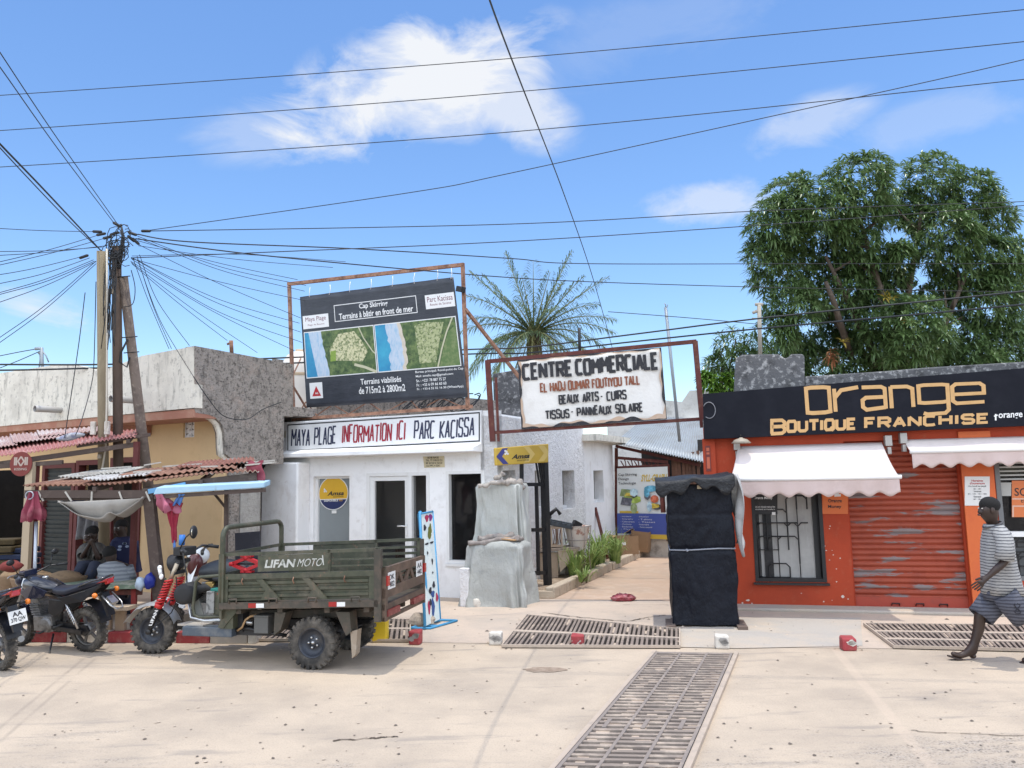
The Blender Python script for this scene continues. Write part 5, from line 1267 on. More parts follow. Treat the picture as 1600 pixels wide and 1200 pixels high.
for x in (-.2, -.0, .2):
    for y in (-.13, .13): mb.box(c + R_ @ V((x, y, .18)), (.03, .028, .36), M=R_)
mb.box(c + R_ @ V((0, 0, .012)), (.40, .24, .012), M=R_); mb.build('frame', mat('crate_wood', (.42, .33, .25), .85), t)
mb = MB(); mb.box(c + R_ @ V((-.1, .0, .16)), (.15, .2, .25), M=R_); mb.build('dark_filling', mat('rust_scrap', (.16, .07, .05), .8), t)
mb = MB()
for k in range(4): mb.tube([c + R_ @ V((.03 + .05 * k, -.15, .05 + .0 * k)), c + R_ @ V((.06 + .03 * k, -.15, .18)), c + R_ @ V((.03 + .05 * k, -.15, .33))], .007, 5)
mb.build('scroll_bars', m_redsteel, t)
c = tb + V((.0, .0, 1.02)); t = thing('engine_block', 'blue grey scrap engine lying on top of the crate', 'engine', c, .2)
mb = MB(); R2 = Matrix.Rotation(.3, 3, 'Z') @ Matrix.Rotation(.22, 3, 'Y')
mb.box(c + R2 @ V((.05, 0, .05)), (.55, .22, .08), M=R2)
for k in range(5): mb.box(c + R2 @ V((-.12 + .1 * k, -.02, .10)), (.05, .2, .05), M=R2)
eb = mb.build('block', mat('engine_grey', (.07, .085, .10), .45, .5, var=(((.16, .18, .2), 9, .5, .7, .7),)), t, bevel=.01)
mb = MB(); mb.lathe([(.0, -.1), (.07, -.1), (.075, .0), (.07, .1), (0, .1)], c + V((-.16, 0, .18)), axis=(.8, -.5, .3), n=16); mb.tube([c + V((-.1, 0, .2)), c + V((.05, -.02, .32)), c + V((.12, 0, .22))], .035, 8); mb.build('cylinder', m_black, t)
mb = MB(); mb.lathe([(.05, -.02), (.11, -.03), (.12, 0), (.11, .03), (.05, .02)], c + V((-.2, -.12, -.16)), axis=(.5, -1, 0), n=18); mb.build('flywheel', mat('alloy', (.45, .45, .45), .4, .7), t)
mb = MB(); mb.box(c + V((.42, .05, .02)), (.16, .10, .12), rz=.4, ry=.5); mb.build('mirror', m_black, t)
c = tb + V((.44, .22, .56)); t = thing('white_basin', 'chipped white enamel basin in a wire stand beside the junk table', 'basin', c)
mb = MB(); mb.lathe([(.13, .0), (.19, .22), (.23, .44), (.245, .45), (.235, .42), (.18, .2), (.12, .03), (0, .03)], c, n=24); mb.build('bowl', mat('enamel', (.66, .60, .55), .45, var=(((.32, .12, .08), 7, .56, .64, .85),)), t)
mb = MB()
for k in range(6):
    a = k * pi / 3; mb.tube([c + V((cos(a) * .26, sin(a) * .26, .46)), c + V((cos(a) * .2, sin(a) * .2, -.0)), c + V((cos(a) * .24, sin(a) * .24, -.45))], .009, 5)
for z, r_ in ((.45, .26), (.2, .23)): mb.tube([c + V((cos(a) * r_, sin(a) * r_, z)) for a in [q * pi / 10 for q in range(21)]], .008, 5)
mb.build('wire_stand', mat('wire_grey', (.32, .28, .25), .6, .4), t)
def rock(c, r, name, label, m, seed, group=None):
    mb = MB(); mb.ball((0, 0, 0), 1, 10, 7); 
    mb.v = [V(c) + V((p.x * r[0], p.y * r[1], p.z * r[2])) * (1 + .35 * mnoise.noise(p * 1.3 + V((seed, 0, 0)))) for p in mb.v]; mb.sm = [False] * len(mb.sm)
    return tag(mb.build(name, m), label, 'stone', group)
rock(G(744, 948) + V((0, 0, .06)), (.085, .07, .08), 'stone', 'pale lump of stone at the foot of the white slab', m_kwht, 7)
m_rock = mat('rubble_stone', (.40, .33, .26), .95, var=(((.2, .15, .12), 8, .45, .7, .7),), bump=((20, .6, .02),))
c = G(886, 908) + V((0, 0, .12)); mb = MB(); mb.prism([c + V((-.17, 0, 0)), c + V((.17, .02, 0)), c + V((.12, .03, .22)), c + V((.0, .03, .33)), c + V((-.12, .02, .2))], (.02, .14, 0)); tag(mb.build('pale_stone', m_kwht, bevel=.03), 'pale upright stone under the junk table', 'stone')
for k, (x, y, r_, lab) in enumerate(((843, 921, (.13, .1, .07), 'flat stone at the foot of the black post'), (836, 930, (.16, .1, .05), 'flat brown slab between the draped cloth and the black post'), (866, 917, (.09, .08, .07), 'round brown stone just right of the black post'), (843, 909, (.12, .1, .1), 'stone half hidden behind the black ladder'), (905, 903, (.1, .08, .08), 'brown stone among the plants'), (893, 920, (.07, .06, .05), 'little stone on top of the garden kerb'), (832, 915, (.1, .1, .09), 'dark stone beside the hem of the grey cloth'), (858, 900, (.2, .14, .12), 'large stone under the junk table'))):
    rock(G(x, y) + V((0, 0, .05)), r_, 'stone', lab, m_rock, k * 3.1)
# planks standing behind the ladder frame
for k, (x, dx) in enumerate(((838, .0), (842, .06), (832, -.05))):
    b = G(x, 917) + V((0, .25, 0)); mb = MB(); mb.box(b + V((dx, .05, .55)), (.07, .025, 1.1), ry=dx, rx=-.06); tag(mb.build('old_plank', mat('plank_pale', (.45, .36, .28), .85)), ('pale plank standing behind the black ladder post', 'plank leaning right behind the black ladder post', 'narrow plank beside the draped cloth')[k], 'plank')
# red plastic bag in the alley
c = G(974, 939); mb = MB(); mb.ball((0, 0, 0), 1, 26, 16)
mb.v = [c + V((p.x * .19, p.y * .10, (p.z + .7) * .06)) * 1 + V((.05 * mnoise.noise(p * 3), .05 * mnoise.noise(p * 3 + V((5, 0, 0))), .035 * abs(mnoise.noise(p * 4)))) for p in mb.v]
t = tag(mb.build('plastic_bag', mat('thin_red_plastic', (.42, .07, .09), .4, var=(((.62, .30, .32), 12, .45, .65, .8),), translucent=.3)), 'crumpled pinkish red plastic bag lying in the alley', 'bag')

# ------------------------------------------------------------------ bollards and drain grates
def bollard(px, py, w_, h_, white, label, seed):
    c = G(px, py); m1, m2 = (m_kwht, m_kred) if white else (m_kred, m_kwht)
    t = thing('kerb_block', label, 'bollard', c, radians(-9), 'painted concrete blocks along the road edge')
    mb = MB(); mb.box(c + V((0, .07, h_ / 2)), (w_, .15, h_), rz=radians(-9)); mb.v = [p + V((jit(.008), jit(.008), jit(.01) if p.z > .05 else 0)) for p in mb.v]; mb.build('block', m1 if white != 2 else m_kred, t, bevel=.018)
    mb = MB(); r = random.Random(seed); n = Matrix.Rotation(radians(-9), 3, 'Z')
    for k in range(3):
        x0, z0 = r.uniform(-w_ * .35, w_ * .2), h_ * r.uniform(.45, .7); pts = [c + n @ V((x0 + .05 * cos(q) * r.uniform(.5, 1.1), -.009, z0 + .035 * sin(q) * r.uniform(.5, 1.1))) for q in [2 * pi * i / 9 for i in range(9)]]
        mb.prism(pts, V((0, .003, 0)))
    mb.build('bare_patch', mat('bare_concrete', (.30, .28, .26), .95) if white else m_kwht, t)
bollard(648, 1008, .14, .16, 2, 'red and grey concrete block beside the painted board stand', 2)
bollard(775, 1008.5, .145, .145, 1, 'dirty white concrete block at the left end of the middle grate', 3)
bollard(904, 1011, .15, .13, 0, 'red concrete block standing in the middle of the grate', 4)
bollard(1130.5, 1014.5, .15, .15, 1, 'dirty white concrete block in front of the wrapped kiosk', 5)
bollard(1330, 1017.5, .155, .14, 0, 'red concrete block standing before the shutter', 6)
m_pitshade = mat('pit_shade', (.022, .017, .014), 1.0)  # flat plate under the bars, shade of the drain's depth put into its colour
m_gbar2 = mat('sandy_drain_bar', (.25, .20, .165), .9, var=(((.52, .42, .33), 5, .47, .67, .8), ((.24, .2, .17), 14, .5, .7, .6)), bump=((40, .4, .004),))
m_gbar = mat('dusty_grate_bar', (.23, .18, .15), .9, var=(((.50, .40, .31), 4, .52, .68, .7), ((.16, .13, .11), 14, .5, .7, .6)), bump=((40, .4, .004),))
def grate(corners, nb, mids, name, label, along='v', wd=.5, frame=True, gaps=(), seed=0):
    Fc = Face(*[G(x, y) + V((0, 0, .011)) for x, y in corners]); r = random.Random(seed)
    if Fc.n.z < 0: Fc.n = -Fc.n
    t = thing('drain_grate', label, 'drain grate', Fc.f(.5, .5), 0)
    mb = MB(); Fc.rect(mb, 0, 0, 1, 1, 0); mb.build('pit_shade_plate', m_pitshade, t)
    mb = MB()
    def cell(a0, b0, a1, b1, z, z0=0.0):
        P = [Fc.f(a0, b0, z), Fc.f(a1, b0, z), Fc.f(a1, b1, z), Fc.f(a0, b1, z)]; mb.prism(P, (0, 0, -(z - z0 - .001)))
    for k in range(nb):
        c = (k + .5) / nb + r.uniform(-.08, .08) / nb; h = wd / nb / 2 * r.uniform(.85, 1.12)
        if along == 'v':
            if r.random() > .0: cell(c - h, .0, c + h, 1.0, .03)
        else: cell(.03, c - h, .97, c + h, .03)
    mb.build('bars', m_gbar, t)
    mb = MB()
    for m_ in mids:
        if along == 'v': cell(0, m_ - .03, 1, m_ + .03, .033)
        else: cell(m_ - .014, 0.02, m_ + .014, .98, .034)
    wf, wg = .018 / Fc.w, .018 / Fc.h
    cell(-wf, -wg, 0, 1 + wg, .034); cell(1, -wg, 1 + wf, 1 + wg, .034); cell(0, -wg, 1, 0, .032); cell(0, 1, 1, 1 + wg, .032)
    mb.build('frame', mat('grate_frame', (.46, .375, .30), .95, var=(((.3, .25, .21), 7, .5, .7, .7),)), t)
    # sand lying in the slots
    mb = MB()
    for k in range(nb):
        if r.random() < .42:
            c = (k + 1.0) / nb; q0 = r.random() * .9; q1 = min(1, q0 + r.uniform(.06, .3)); h = .27 / nb
            if along == 'v': cell(max(0, c - h), q0, min(1, c + h), q1, .022)
            else: cell(.02 + q0 * .95, max(0, c - h), min(.98, q1), min(1, c + h), .022)
    if mb.f: mb.build('trapped_sand', mat('loose_sand', (.47, .375, .29), 1), t)
grate([(786, 1012.5), (1061, 1014), (1061, 987), (824, 965)], 36, (.42,), 'drain_grate', 'long drain grate across the alley mouth with a red block in it', seed=1, wd=.5)
grate([(1398, 1014), (1720, 1022), (1690, 982), (1352, 979)], 40, (.28, .62), 'drain_grate', 'drain grate under the walking man before the shutter', seed=2, wd=.5)
grate([(391, 1003), (640, 1004), (640, 972), (437, 970)], 30, (.5,), 'drain_grate', 'drain grate in the shade behind the cargo tricycle', seed=3, wd=.55)
# the road drain: rows of slots between two ribs
A, B = G(1025, 1024), G(1146, 1026); dn = (G(876, 1200) - A).normalized()
c2 = A + dn * 4.2; c3 = B + dn * 4.15
Fc = Face(c2 + V((0, 0, .010)), c3 + V((0, 0, .010)), B + V((0, 0, .010)), A + V((0, 0, .010)))
if Fc.n.z < 0: Fc.n = -Fc.n
t = thing('road_drain', 'long three column drain grate set across the road', 'drain grate', Fc.f(.5, .5))
mb = MB(); Fc.rect(mb, 0, 0, 1, 1, 0); mb.build('pit_shade_plate', m_pitshade, t)
r = random.Random(8); mb = MB(); ms = MB(); nb = 45
def cellm(mb, a0, b0, a1, b1, z, z0=0.0): mb.prism([Fc.f(a0, b0, z), Fc.f(a1, b0, z), Fc.f(a1, b1, z), Fc.f(a0, b1, z)], (0, 0, -(z - z0 - .001)))
for k in range(nb):
    for q, (a0, a1) in enumerate(((.035, .315), (.345, .655), (.685, .965))):
        c = (k + .5 + r.uniform(-.05, .05)) / nb; h = .235 / nb * r.uniform(.85, 1.1)
        cellm(mb, a0 - .012, c - h, a1 + .012, c + h, .026 + r.uniform(-.002, .002))
        if r.random() < .7:
            s0 = a0 + (a1 - a0) * r.random() * .7; cs_ = c + .5 / nb
            if cs_ < .99: cellm(ms, s0, cs_ - .24 / nb, min(a1, s0 + .02 + r.random() * .14), cs_ + .24 / nb, .017)
        if q == 2 and r.random() < .6: 
            cs_ = c + .5 / nb
            if cs_ < .99: cellm(ms, .86 + .05 * r.random(), cs_ - .24 / nb, .965, cs_ + .24 / nb, .0175)
mb.build('bars', m_gbar2, t); ms.build('trapped_sand', MATS['loose_sand'], t)
mb = MB()
for a0, a1 in ((.0, .035), (.315, .345), (.655, .685), (.965, 1.0)): cellm(mb, a0, 0, a1, 1, .031)
cellm(mb, 0.035, .985, .965, 1.0, .029)
for a0, a1 in ((.1, .14), (.46, .50), (.8, .84)): cellm(mb, a0, .375, a1, .425, .032)
mb.build('ribs', mat('grate_rib', (.24, .20, .175), .9, var=(((.42, .34, .27), 6, .5, .7, .7),)), t)
mb = MB()
for a0, a1 in ((-.06, -.003), (1.003, 1.06)): cellm(mb, a0, 0, a1, 1.02, .026, -.008)
mb.build('side_strip', mat('strip_sand', (.45, .365, .29), .95, var=(((.3, .25, .21), 6, .5, .7, .7),)), t)
mb = MB(); cellm(mb, -.002, 0, .002, 1.0, .0325); cellm(mb, .998, 0, 1.002, 1.0, .0325); mb.build('steel_edge', m_black, t)

# ------------------------------------------------------------------ poles
PZ = .12
m_pole = mat('pole_wood_pale', (.25, .205, .135), .85, var=(((.18, .14, .09), 5, .45, .7, .7, (1, 1, .12)), ((.34, .28, .2), 12, .55, .75, .5, (1, 1, .2))), bump=((22, .5, .01, (1, 1, .12)),))
m_pole2 = mat('pole_wood_dark', (.095, .065, .05), .85, var=(((.04, .03, .025), 7, .45, .7, .7, (1, 1, .15)), ((.2, .15, .12), 12, .58, .75, .5, (1, 1, .2))), bump=((22, .5, .01, (1, 1, .12)),))
m_pole3 = mat('pole_wood_spotted', (.15, .115, .095), .85, var=(((.3, .25, .2), 16, .55, .68, .8), ((.06, .045, .04), 7, .45, .7, .7)), bump=((22, .5, .01),))
m_wire = mat('wire_black', (.02, .022, .025), .6)
PD = 10.55
def pole(pts, rs, name, label, m):
    b = pts[0]; t = thing(name, label, 'utility pole', b); mb = MB(); mb.tube(pts, rs, 14); mb.build('shaft', m, t); return t
foot1 = G(163, 955); foot1 = V((foot1.x, foot1.y, PZ)); 
d1 = (foot1 - EYE).dot(FW)
topP = PX(158.5, 392, d1 - .75)
p_pale = pole([foot1, topP], [.085, .064], 'utility_pole', 'pale greenish wooden pole with white boxes, leftmost of the three crossed poles', m_pole)
f2 = foot1 + V((.17, .12, 0)); top2 = PX(182, 384, d1 - .62)
p_dark = pole([f2, top2], [.078, .066], 'utility_pole', 'dark brown upright pole with wires bunched round its top between the other two', m_pole2)
f3 = foot1 + V((.78, .25, 0)); top3 = PX(192.5, 432, d1 - .55)
p_lean = pole([f3, top3], [.088, .066], 'utility_pole', 'short spotted pole leaning in from the right against the dark pole', m_pole3)
def along(a, b, y):  # point on a pole at pixel height y
    for k in range(200):
        p = a.lerp(b, k / 199); q = p - EYE; w_ = q.dot(FW)
        if 600 - FPX * q.dot(UP) / w_ <= y: return p
    return b
for y, x in ((722, -.07), (665, .0)):
    p = along(foot1, topP, 674)
for dx, nm in ((-.11, 'switch_box'), (.10, 'switch_box')):
    p = along(foot1, topP, 672) + V((dx, -.07, 0)); mb = MB(); mb.box(p, (.07, .06, .20)); mb.build(nm, m_kwht, p_pale, bevel=.01)
p = along(foot1, topP, 715) + V((-.01, -.095, 0)); mb = MB(); mb.box(p, (.05, .02, .06)); mb.build('white_plate', m_kwht, p_pale)
mb = MB(); pts = [along(foot1, topP, y) + V((dx, -.10, 0)) for y, dx in ((385, .13), (480, .13), (560, .12), (640, .11), (668, .10), (700, .09), (725, .05), (742, .02))]; mb.tube(pts, .014, 7); mb.build('white_conduit', mat('conduit_white', (.62, .58, .5), .5), p_pale)
mb = MB()
for (ya, yb, dx) in ((456, 463, .0),): mb.box(along(f2, top2, 459) + V((-.09, -.10, 0)), (.22, .06, .07)); 
mb.build('cross_block', mat('block_wood', (.3, .25, .18), .85), p_dark)
# bent iron bracket and steps
mb = MB(); a = along(f2, top2, 560); b = along(f3, top3, 535)
mb.tube([b + V((0, -.1, .02)), a + V((.10, -.1, .06)), a + V((.085, -.1, -.08)), a + V((.20, -.1, -.16)), along(f3, top3, 561) + V((0, -.1, 0))], .014, 7)
for y in (436, 530, 553): q = along(f3, top3, y); mb.tube([q + V((-.1, -.06, 0)), q + V((.14, -.08, .01))], .008, 6)
mb.build('iron_bracket', m_black, p_lean)
# wire bunch: splices and loops round the heads
hub = PX(192, 368, d1 - .62); mb = MB(); r = random.Random(2)
mb.tube([top2 + V((.05, 0, -.35)), top2 + V((.10, -.02, .05)), hub, PX(189, 350, d1 - .62)], [.03, .03, .022, .012], 7)
for k in range(26):
    c = top2.lerp(hub, r.random()) + V((r.uniform(-.12, .12), -.1, r.uniform(-.28, .12))); a0 = r.uniform(0, 6); rr_ = r.uniform(.04, .13)
    mb.tube([c + V((cos(a0 + q * .6) * rr_, r.uniform(-.02, .02), sin(a0 + q * .6) * rr_ * 1.3 - q * .012)) for q in range(9)], .006, 5)
mb.build('wire_bundle', m_wire, p_dark)
mb = MB()
for k in range(14):
    x0 = r.uniform(-.10, .09); mb.tube([top2 + V((x0 + r.uniform(-.02, .02), -.11, -.1 - q * r.uniform(.10, .14))) for q in range(12)], .006, 5)
mb.build('hanging_wires', m_wire, p_dark)
for k, (x, y, dx, dy) in enumerate(((183, 351, 1, .55), (152, 362, 1, .04), (158, 366, 1, -.2), (168, 371, 1, -.25), (179, 365, 1, -.3), (228, 361, 1, .0), (207, 365, 1, .35), (205, 373, 1, .8), (212, 377, 1, .9), (131, 401, 1, -.35))):
    c = PX(x, y, d1 - .62); dd_ = (RT * dx - UP * dy).normalized(); mb = MB(); mb.tube([c - dd_ * .07, c - dd_ * .055, c + dd_ * .055, c + dd_ * .07], [.012, .022, .022, .012], 8); mb.build('splice_sleeve', m_black, p_dark)

# ------------------------------------------------------------------ cables
def cable(pts, r, label, name='overhead_cable', group=None, n=16):
    """pts: surveyed (x, y, depth); a smooth hanging curve through them"""
    P = [p if isinstance(p, V) else PX(*p) for p in pts]
    out = []
    for i in range(len(P) - 1):
        p0 = P[max(0, i - 1)]; p1 = P[i]; p2 = P[i + 1]; p3 = P[min(len(P) - 1, i + 2)]
        for k in range(n):
            t_ = k / n
            out.append(.5 * ((2 * p1) + (p2 - p0) * t_ + (2 * p0 - 5 * p1 + 4 * p2 - p3) * t_ ** 2 + (3 * p1 - p0 - 3 * p2 + p3) * t_ ** 3))
    out.append(P[-1])
    mb = MB(); mb.tube(out, r, 6); return tag(mb.build(name, m_wire), label, 'cable', group)
cable([(-250, 161, 9.5), (0, 149, 9.2), (790, 92, 8.4), (1600, 15, 7.6), (1900, -20, 7.4)], .0050, 'highest of the three long parallel cables crossing the sky')
cable([(-250, 213, 9.5), (0, 204, 9.2), (800, 144, 8.4), (1600, 65, 7.6), (1900, 30, 7.4)], .0050, 'middle one of the three long parallel cables crossing the sky')
cable([(-250, 268, 9.5), (0, 261, 9.2), (800, 206, 8.4), (1600, 124, 7.6), (1900, 88, 7.4)], .0050, 'lowest of the three long parallel cables crossing the sky')
HD = d1 - .62
cable([(232, 360, HD), (640, 301, HD - .6), (800, 270, HD - .8), (1340, 152, HD - 1.6), (1600, 93, HD - 2), (1900, 20, HD - 2.5)], .006, 'cable rising from the pole head to the top right across the other long ones')
cable([(232, 361, HD), (800, 350, 11.5), (1200, 329, 12), (1600, 315, 13), (1900, 306, 13)], .0068, 'nearly level cable leaving the pole head on the right in front of the mango tree')
cable([(205, 403, HD), (395, 395, 10.6), (800, 377, 11.5), (1200, 351, 12.2), (1600, 321, 13), (1900, 300, 13)], .0068, 'second nearly level cable from lower on the dark pole towards the mango tree')
cable([(758, -30, 5.0), (765, 0, 5.2), (810, 120, 7.0), (880, 300, 11), (925, 430, 14.5), (957, 545, 17.5), (962, 575, 18.2)], .0075, 'steep cable dropping from the top of the picture past the palm tree')
cable([(215, 366, HD), (300, 378, 11), (560, 389, 12), (800, 404, 14), (920, 412, 16), (1300, 412, 19), (1700, 412, 20)], .009, 'faint level cable just above the palm crown')
cable([(212, 373, HD), (420, 400, 11), (760, 431, 14), (940, 441, 16), (1200, 449, 18), (1400, 453, 19), (1700, 458, 20)], .009, 'faint cable crossing the lower palm fronds')
cable([(950, 487, 17), (1080, 497, 17), (1200, 508, 17.5)], .008, 'short thin cable between the palm and the mast by the mango tree')
for dy, lab in ((0, 'upper of the two thick black cables sagging behind both hanging signs'), (9, 'lower of the two thick black cables sagging behind both hanging signs')):
    cable([(-200, 569 + dy, 13.2), (0, 569.5 + dy, 13.3), (180, 569 + dy * .6, 13.4), (420, 560 + dy, 14.6), (735, 546 + dy * .8, 15.3), (830, 542 + dy, 15.3), (1000, 521 + dy * 1.3, 14.8), (1200, 496 + dy * 1.8, 14), (1600, 455 + dy * 2.3, 12.5), (1900, 420 + dy * 2.5, 11.5)], .015, lab)
# upwards left
cable([(185, 352, HD), (90, 217, 8.5), (0, 82, 7), (-60, -10, 6.5)], .0050, 'upper of two close cables climbing steeply to the top left from the pole head')
cable([(180, 351, HD), (90, 232, 8.5), (0, 105, 7), (-60, 25, 6.5)], .0050, 'lower of two close cables climbing steeply to the top left from the pole head')
cable([(158, 392, HD), (75, 303, 8.8), (0, 225, 7.5), (-80, 140, 6.6)], .010, 'thick black cable climbing to the left from the pale pole top')
cable([(158, 392, HD), (100, 337, 9.0), (0, 231, 7.5), (-80, 140, 6.6)], .006, 'thin cable running just under the thick one to the left from the pale pole')
g_ = 'thin cables leaving the pole heads to the left'
lab_l = 'thin black cable sloping from the crossed pole heads to the left edge'
for y0, y1, x1, yy, sag in ((357, 362, 148, 0, 1), (409, 366, 158, 0, 2), (414, 371, 168, 0, 2), (393, 386, 160, 0, 2), (399, 384, 165, 0, 2), (429, 401, 128, 0, 2), (443, 403, 140, 0, 4), (457, 406, 146, 0, 4), (460, 408, 148, 0, 5), (472, 409, 150, 0, 4), (527, 408, 150, 0, 6), (535, 412, 150, 0, 6)):
    cable([(x1, y1, HD), (x1 * .5, (y0 + y1) / 2 + sag, HD - .7), (0, y0, HD - 1.4), (-120, y0 + (y0 - y1) * .7 - 4, HD - 2.4)], .0046, lab_l, group=g_)
g_ = 'thin cables fanning from the pole heads to the billboard side'
lab_r = 'thin black cable fanning down from the pole heads towards the billboard'
for (x0, y0, x1, y1, sag, dep) in ((215, 369, 478, 446, 10, 13), (216, 372, 476, 455, 9, 13), (215, 376, 465, 437, 4, 13), (212, 380, 470, 497, 4, 13), (205, 402, 470, 519, 12, 13.2), (206, 405, 472, 535, 16, 13.2), (207, 403, 468, 505, 12, 13.2), (204, 408, 460, 548, 8, 13.4), (205, 410, 402, 551, 4, 13.4), (206, 412, 355, 532, 3, 13.6), (205, 404, 478, 470, 3, 13), (216, 384, 520, 418, 4, 14), (206, 400, 540, 409, -7, 14)):
    cable([(x0, y0, HD), ((x0 + x1) / 2, (y0 + y1) / 2 + sag, (HD + dep) / 2), (x1, y1, dep)], .0046, lab_r, group=g_)
g_ = 'thin drop cables falling from the pole heads onto the corner building'
for (x0, y0, xm, ym, x1, y1, dep) in ((214, 400, 240, 480, 268, 545, 12.2), (215, 405, 250, 500, 302, 588, 12), (218, 398, 246, 470, 296, 540, 12.2), (208, 404, 232, 470, 264, 545, 12.2)):
    cable([(x0, y0, HD), (xm, ym, HD + .8), (x1, y1, dep)], .0046, 'thin drop cable falling from the pole heads onto the parapet corner', group=g_)
cable([(302, 588, 11.98), (325, 622, 12.1), (350, 650, 12.3), (385, 655, 12.6), (410, 640, 12.9), (440, 628, 13.2)], .008, 'slack cable looping down the blackened side wall of the corner building')
cable([(133, 457, 11.2), (122, 545, 11.1), (101, 684, 10.9)], .006, 'lone straight cable dropping left of the pale pole to the red tin roof')
cable([(150, 440, HD), (147, 560, HD + .3), (143, 600, HD + .5), (128, 655, 10.9), (118, 680, 10.9)], .006, 'cable hugging the pale pole then bending to the red tin roof')
cable([(205, 422, HD), (211, 450, HD), (207, 475, HD), (190, 480, HD)], .006, 'slack loop of wire beside the leaning pole top')
cable([(0, 556, 14.5), (30, 550, 14.5), (58, 545, 14.6)], .008, 'upper short cable at the small grey mast behind the left parapet')
cable([(0, 575, 14.5), (30, 563, 14.5), (62, 549, 14.6)], .008, 'lower short cable at the small grey mast behind the left parapet')
# distant masts
def mast(x, y0, y1, dep, r, name, label, m, arms=()):
    a, b = PX(x[0], y0, dep), PX(x[1], y1, dep); t = thing(name, label, 'mast', a); mb = MB(); mb.tube([a, b], r, 8); mb.build('pipe', m, t)
    for (ax, ay, bx, by, rr) in arms:
        mb = MB(); mb.tube([PX(ax, ay, dep), PX((ax + bx) / 2 + 1, (ay + by) / 2 - 1, dep), PX(bx, by, dep)], rr, 6); mb.build('arm', m, t)
m_galv = mat('galvanised_pipe', (.30, .33, .36), .5, .4)
mast((67, 65), 600, 543, 14.6, .03, 'roof_mast', 'small grey mast with insulators behind the left parapet', m_galv, ((66, 546, 55, 545, .03), (66, 552, 60, 552, .02), (66, 548, 76, 566, .012), (62, 552, 61, 575, .01)))
mast((362, 361), 552, 532, 13.4, .035, 'roof_mast', 'short rusty stub mast on the corner building roof', m_rust, ((361, 536, 355, 538, .02),))
mast((1188, 1186), 560, 476, 15, .04, 'roof_mast', 'pale wooden mast with a small insulator before the mango tree', mat('mast_wood', (.4, .36, .3), .8), ((1180, 476, 1192, 476, .03), (1186, 486, 1176, 489, .03), (1186, 500, 1175, 497, .01)))
mast((1062, 1040), 690, 480, 17, .035, 'antenna_mast', 'tall thin slanting pipe rising behind the right post of the cloth sign', m_galv, ((1040, 480, 1038, 474, .012), (1040, 484, 1043, 476, .012)))
mast((906, 905), 560, 512, 15, .03, 'roof_mast', 'thin dark mast in front of the palm crown', m_black)

# ------------------------------------------------------------------ market stalls at the left
m_redtin = mat('faded_red_tin', (.36, .135, .125), .7, .1, var=(((.48, .30, .27), 3, .45, .68, .8), ((.17, .075, .06), 5, .56, .72, .7), ((.55, .52, .5), 8, .64, .75, .7)), bump=((30, .3, .004),))
m_rusttin = mat('rusty_patchwork_tin', (.20, .095, .065), .85, .1, var=(((.35, .35, .33), 1.6, .52, .56, .85), ((.34, .19, .125), 4, .45, .66, .8), ((.10, .055, .045), 7, .56, .72, .8), ((.52, .5, .48), 5, .64, .7, .8)), bump=((30, .4, .006),))
m_beam = mat('dark_beam', (.085, .06, .05), .9, var=(((.2, .16, .13), 8, .52, .75, .6),))
# first: red tin roof along the front of the shops
ea, eb_ = PX(-60, 720, 10.7), PX(212, 683, 11.35)
ra, rb_ = PX(-70, 690, 12.6), PX(218, 671, 12.1)
t = thing('red_tin_canopy', 'faded red corrugated tin canopy sloping from the cream shop front', 'canopy', (ea + eb_) / 2)
mb = MB(); corr(mb, ea, eb_, rb_, ra, n=44, amp=.013, sag=.03, ny=8); mb.build('tin_roof', m_redtin, t, solid=.005)
for k, (s0, s1, v0, v1, dz) in enumerate(((.02, .32, .25, .9, .05), (.30, .62, .35, .95, .07), (.45, .8, .5, 1.0, .09))):
    def pt(s, v): return ea.lerp(eb_, s).lerp(ra.lerp(rb_, s), v) + V((0, 0, dz))
    mb = MB(); corr(mb, pt(s0, v0), pt(s1, v0 + .05), pt(s1, v1), pt(s0, v1), n=14, amp=.012); mb.build('overlapping_sheet', mat('sheet_grey_red', (.40, .27, .25), .7, .1, var=(((.55, .52, .5), 3, .45, .65, .8), ((.22, .1, .08), 6, .55, .7, .7))), t, solid=.005)
dn_ = V((0, 0, -.06))
for a, b, w_ in ((ea + dn_ + V((.0, .1, -.05)), eb_ + dn_ + V((0, .08, -.04)), .07), (PX(-60, 733, 10.75), PX(98, 722, 10.9), .06), (PX(30, 725, 10.8), PX(30, 705, 12.4), .06), (PX(200, 690, 11.3), PX(215, 672, 12.2), .05), (PX(235, 679, 11.5), PX(120, 697, 11.2), .05)):
    mb = MB(); mb.bar(a, b, w_, w_); mb.build('beam', m_beam, t)
mb = MB()
for k in range(5): mb.ball(PX(118 - k * 4, 686 + k * 1.5, 11.0) + V((0, 0, .06)), (.14, .1, .035), 8, 5)
tag(mb.build('bundled_cloth', mat('rag_grey', (.42, .42, .45), .9, var=(((.15, .17, .3), 8, .5, .65, .8),))), 'grey bundle of rags thrown on the red tin roof', 'rag')
for x, yt, dep, w_, m_ in ((54, 725, 10.9, .10, m_redsteel), (214, 690, 11.4, .07, m_redsteel)):
    p = PX(x, yt, dep); mb = MB(); mb.bar(V((p.x, p.y, .12)), p, w_, w_); mb.build('post', m_maroon, t)
mb = MB(); a = PX(48, 733, 10.8); mb.bar(V((a.x, a.y, .12)), a + V((0, 0, .1)), .10, .08); mb.build('pale_post', mat('cream_post', (.45, .36, .25), .85), t)
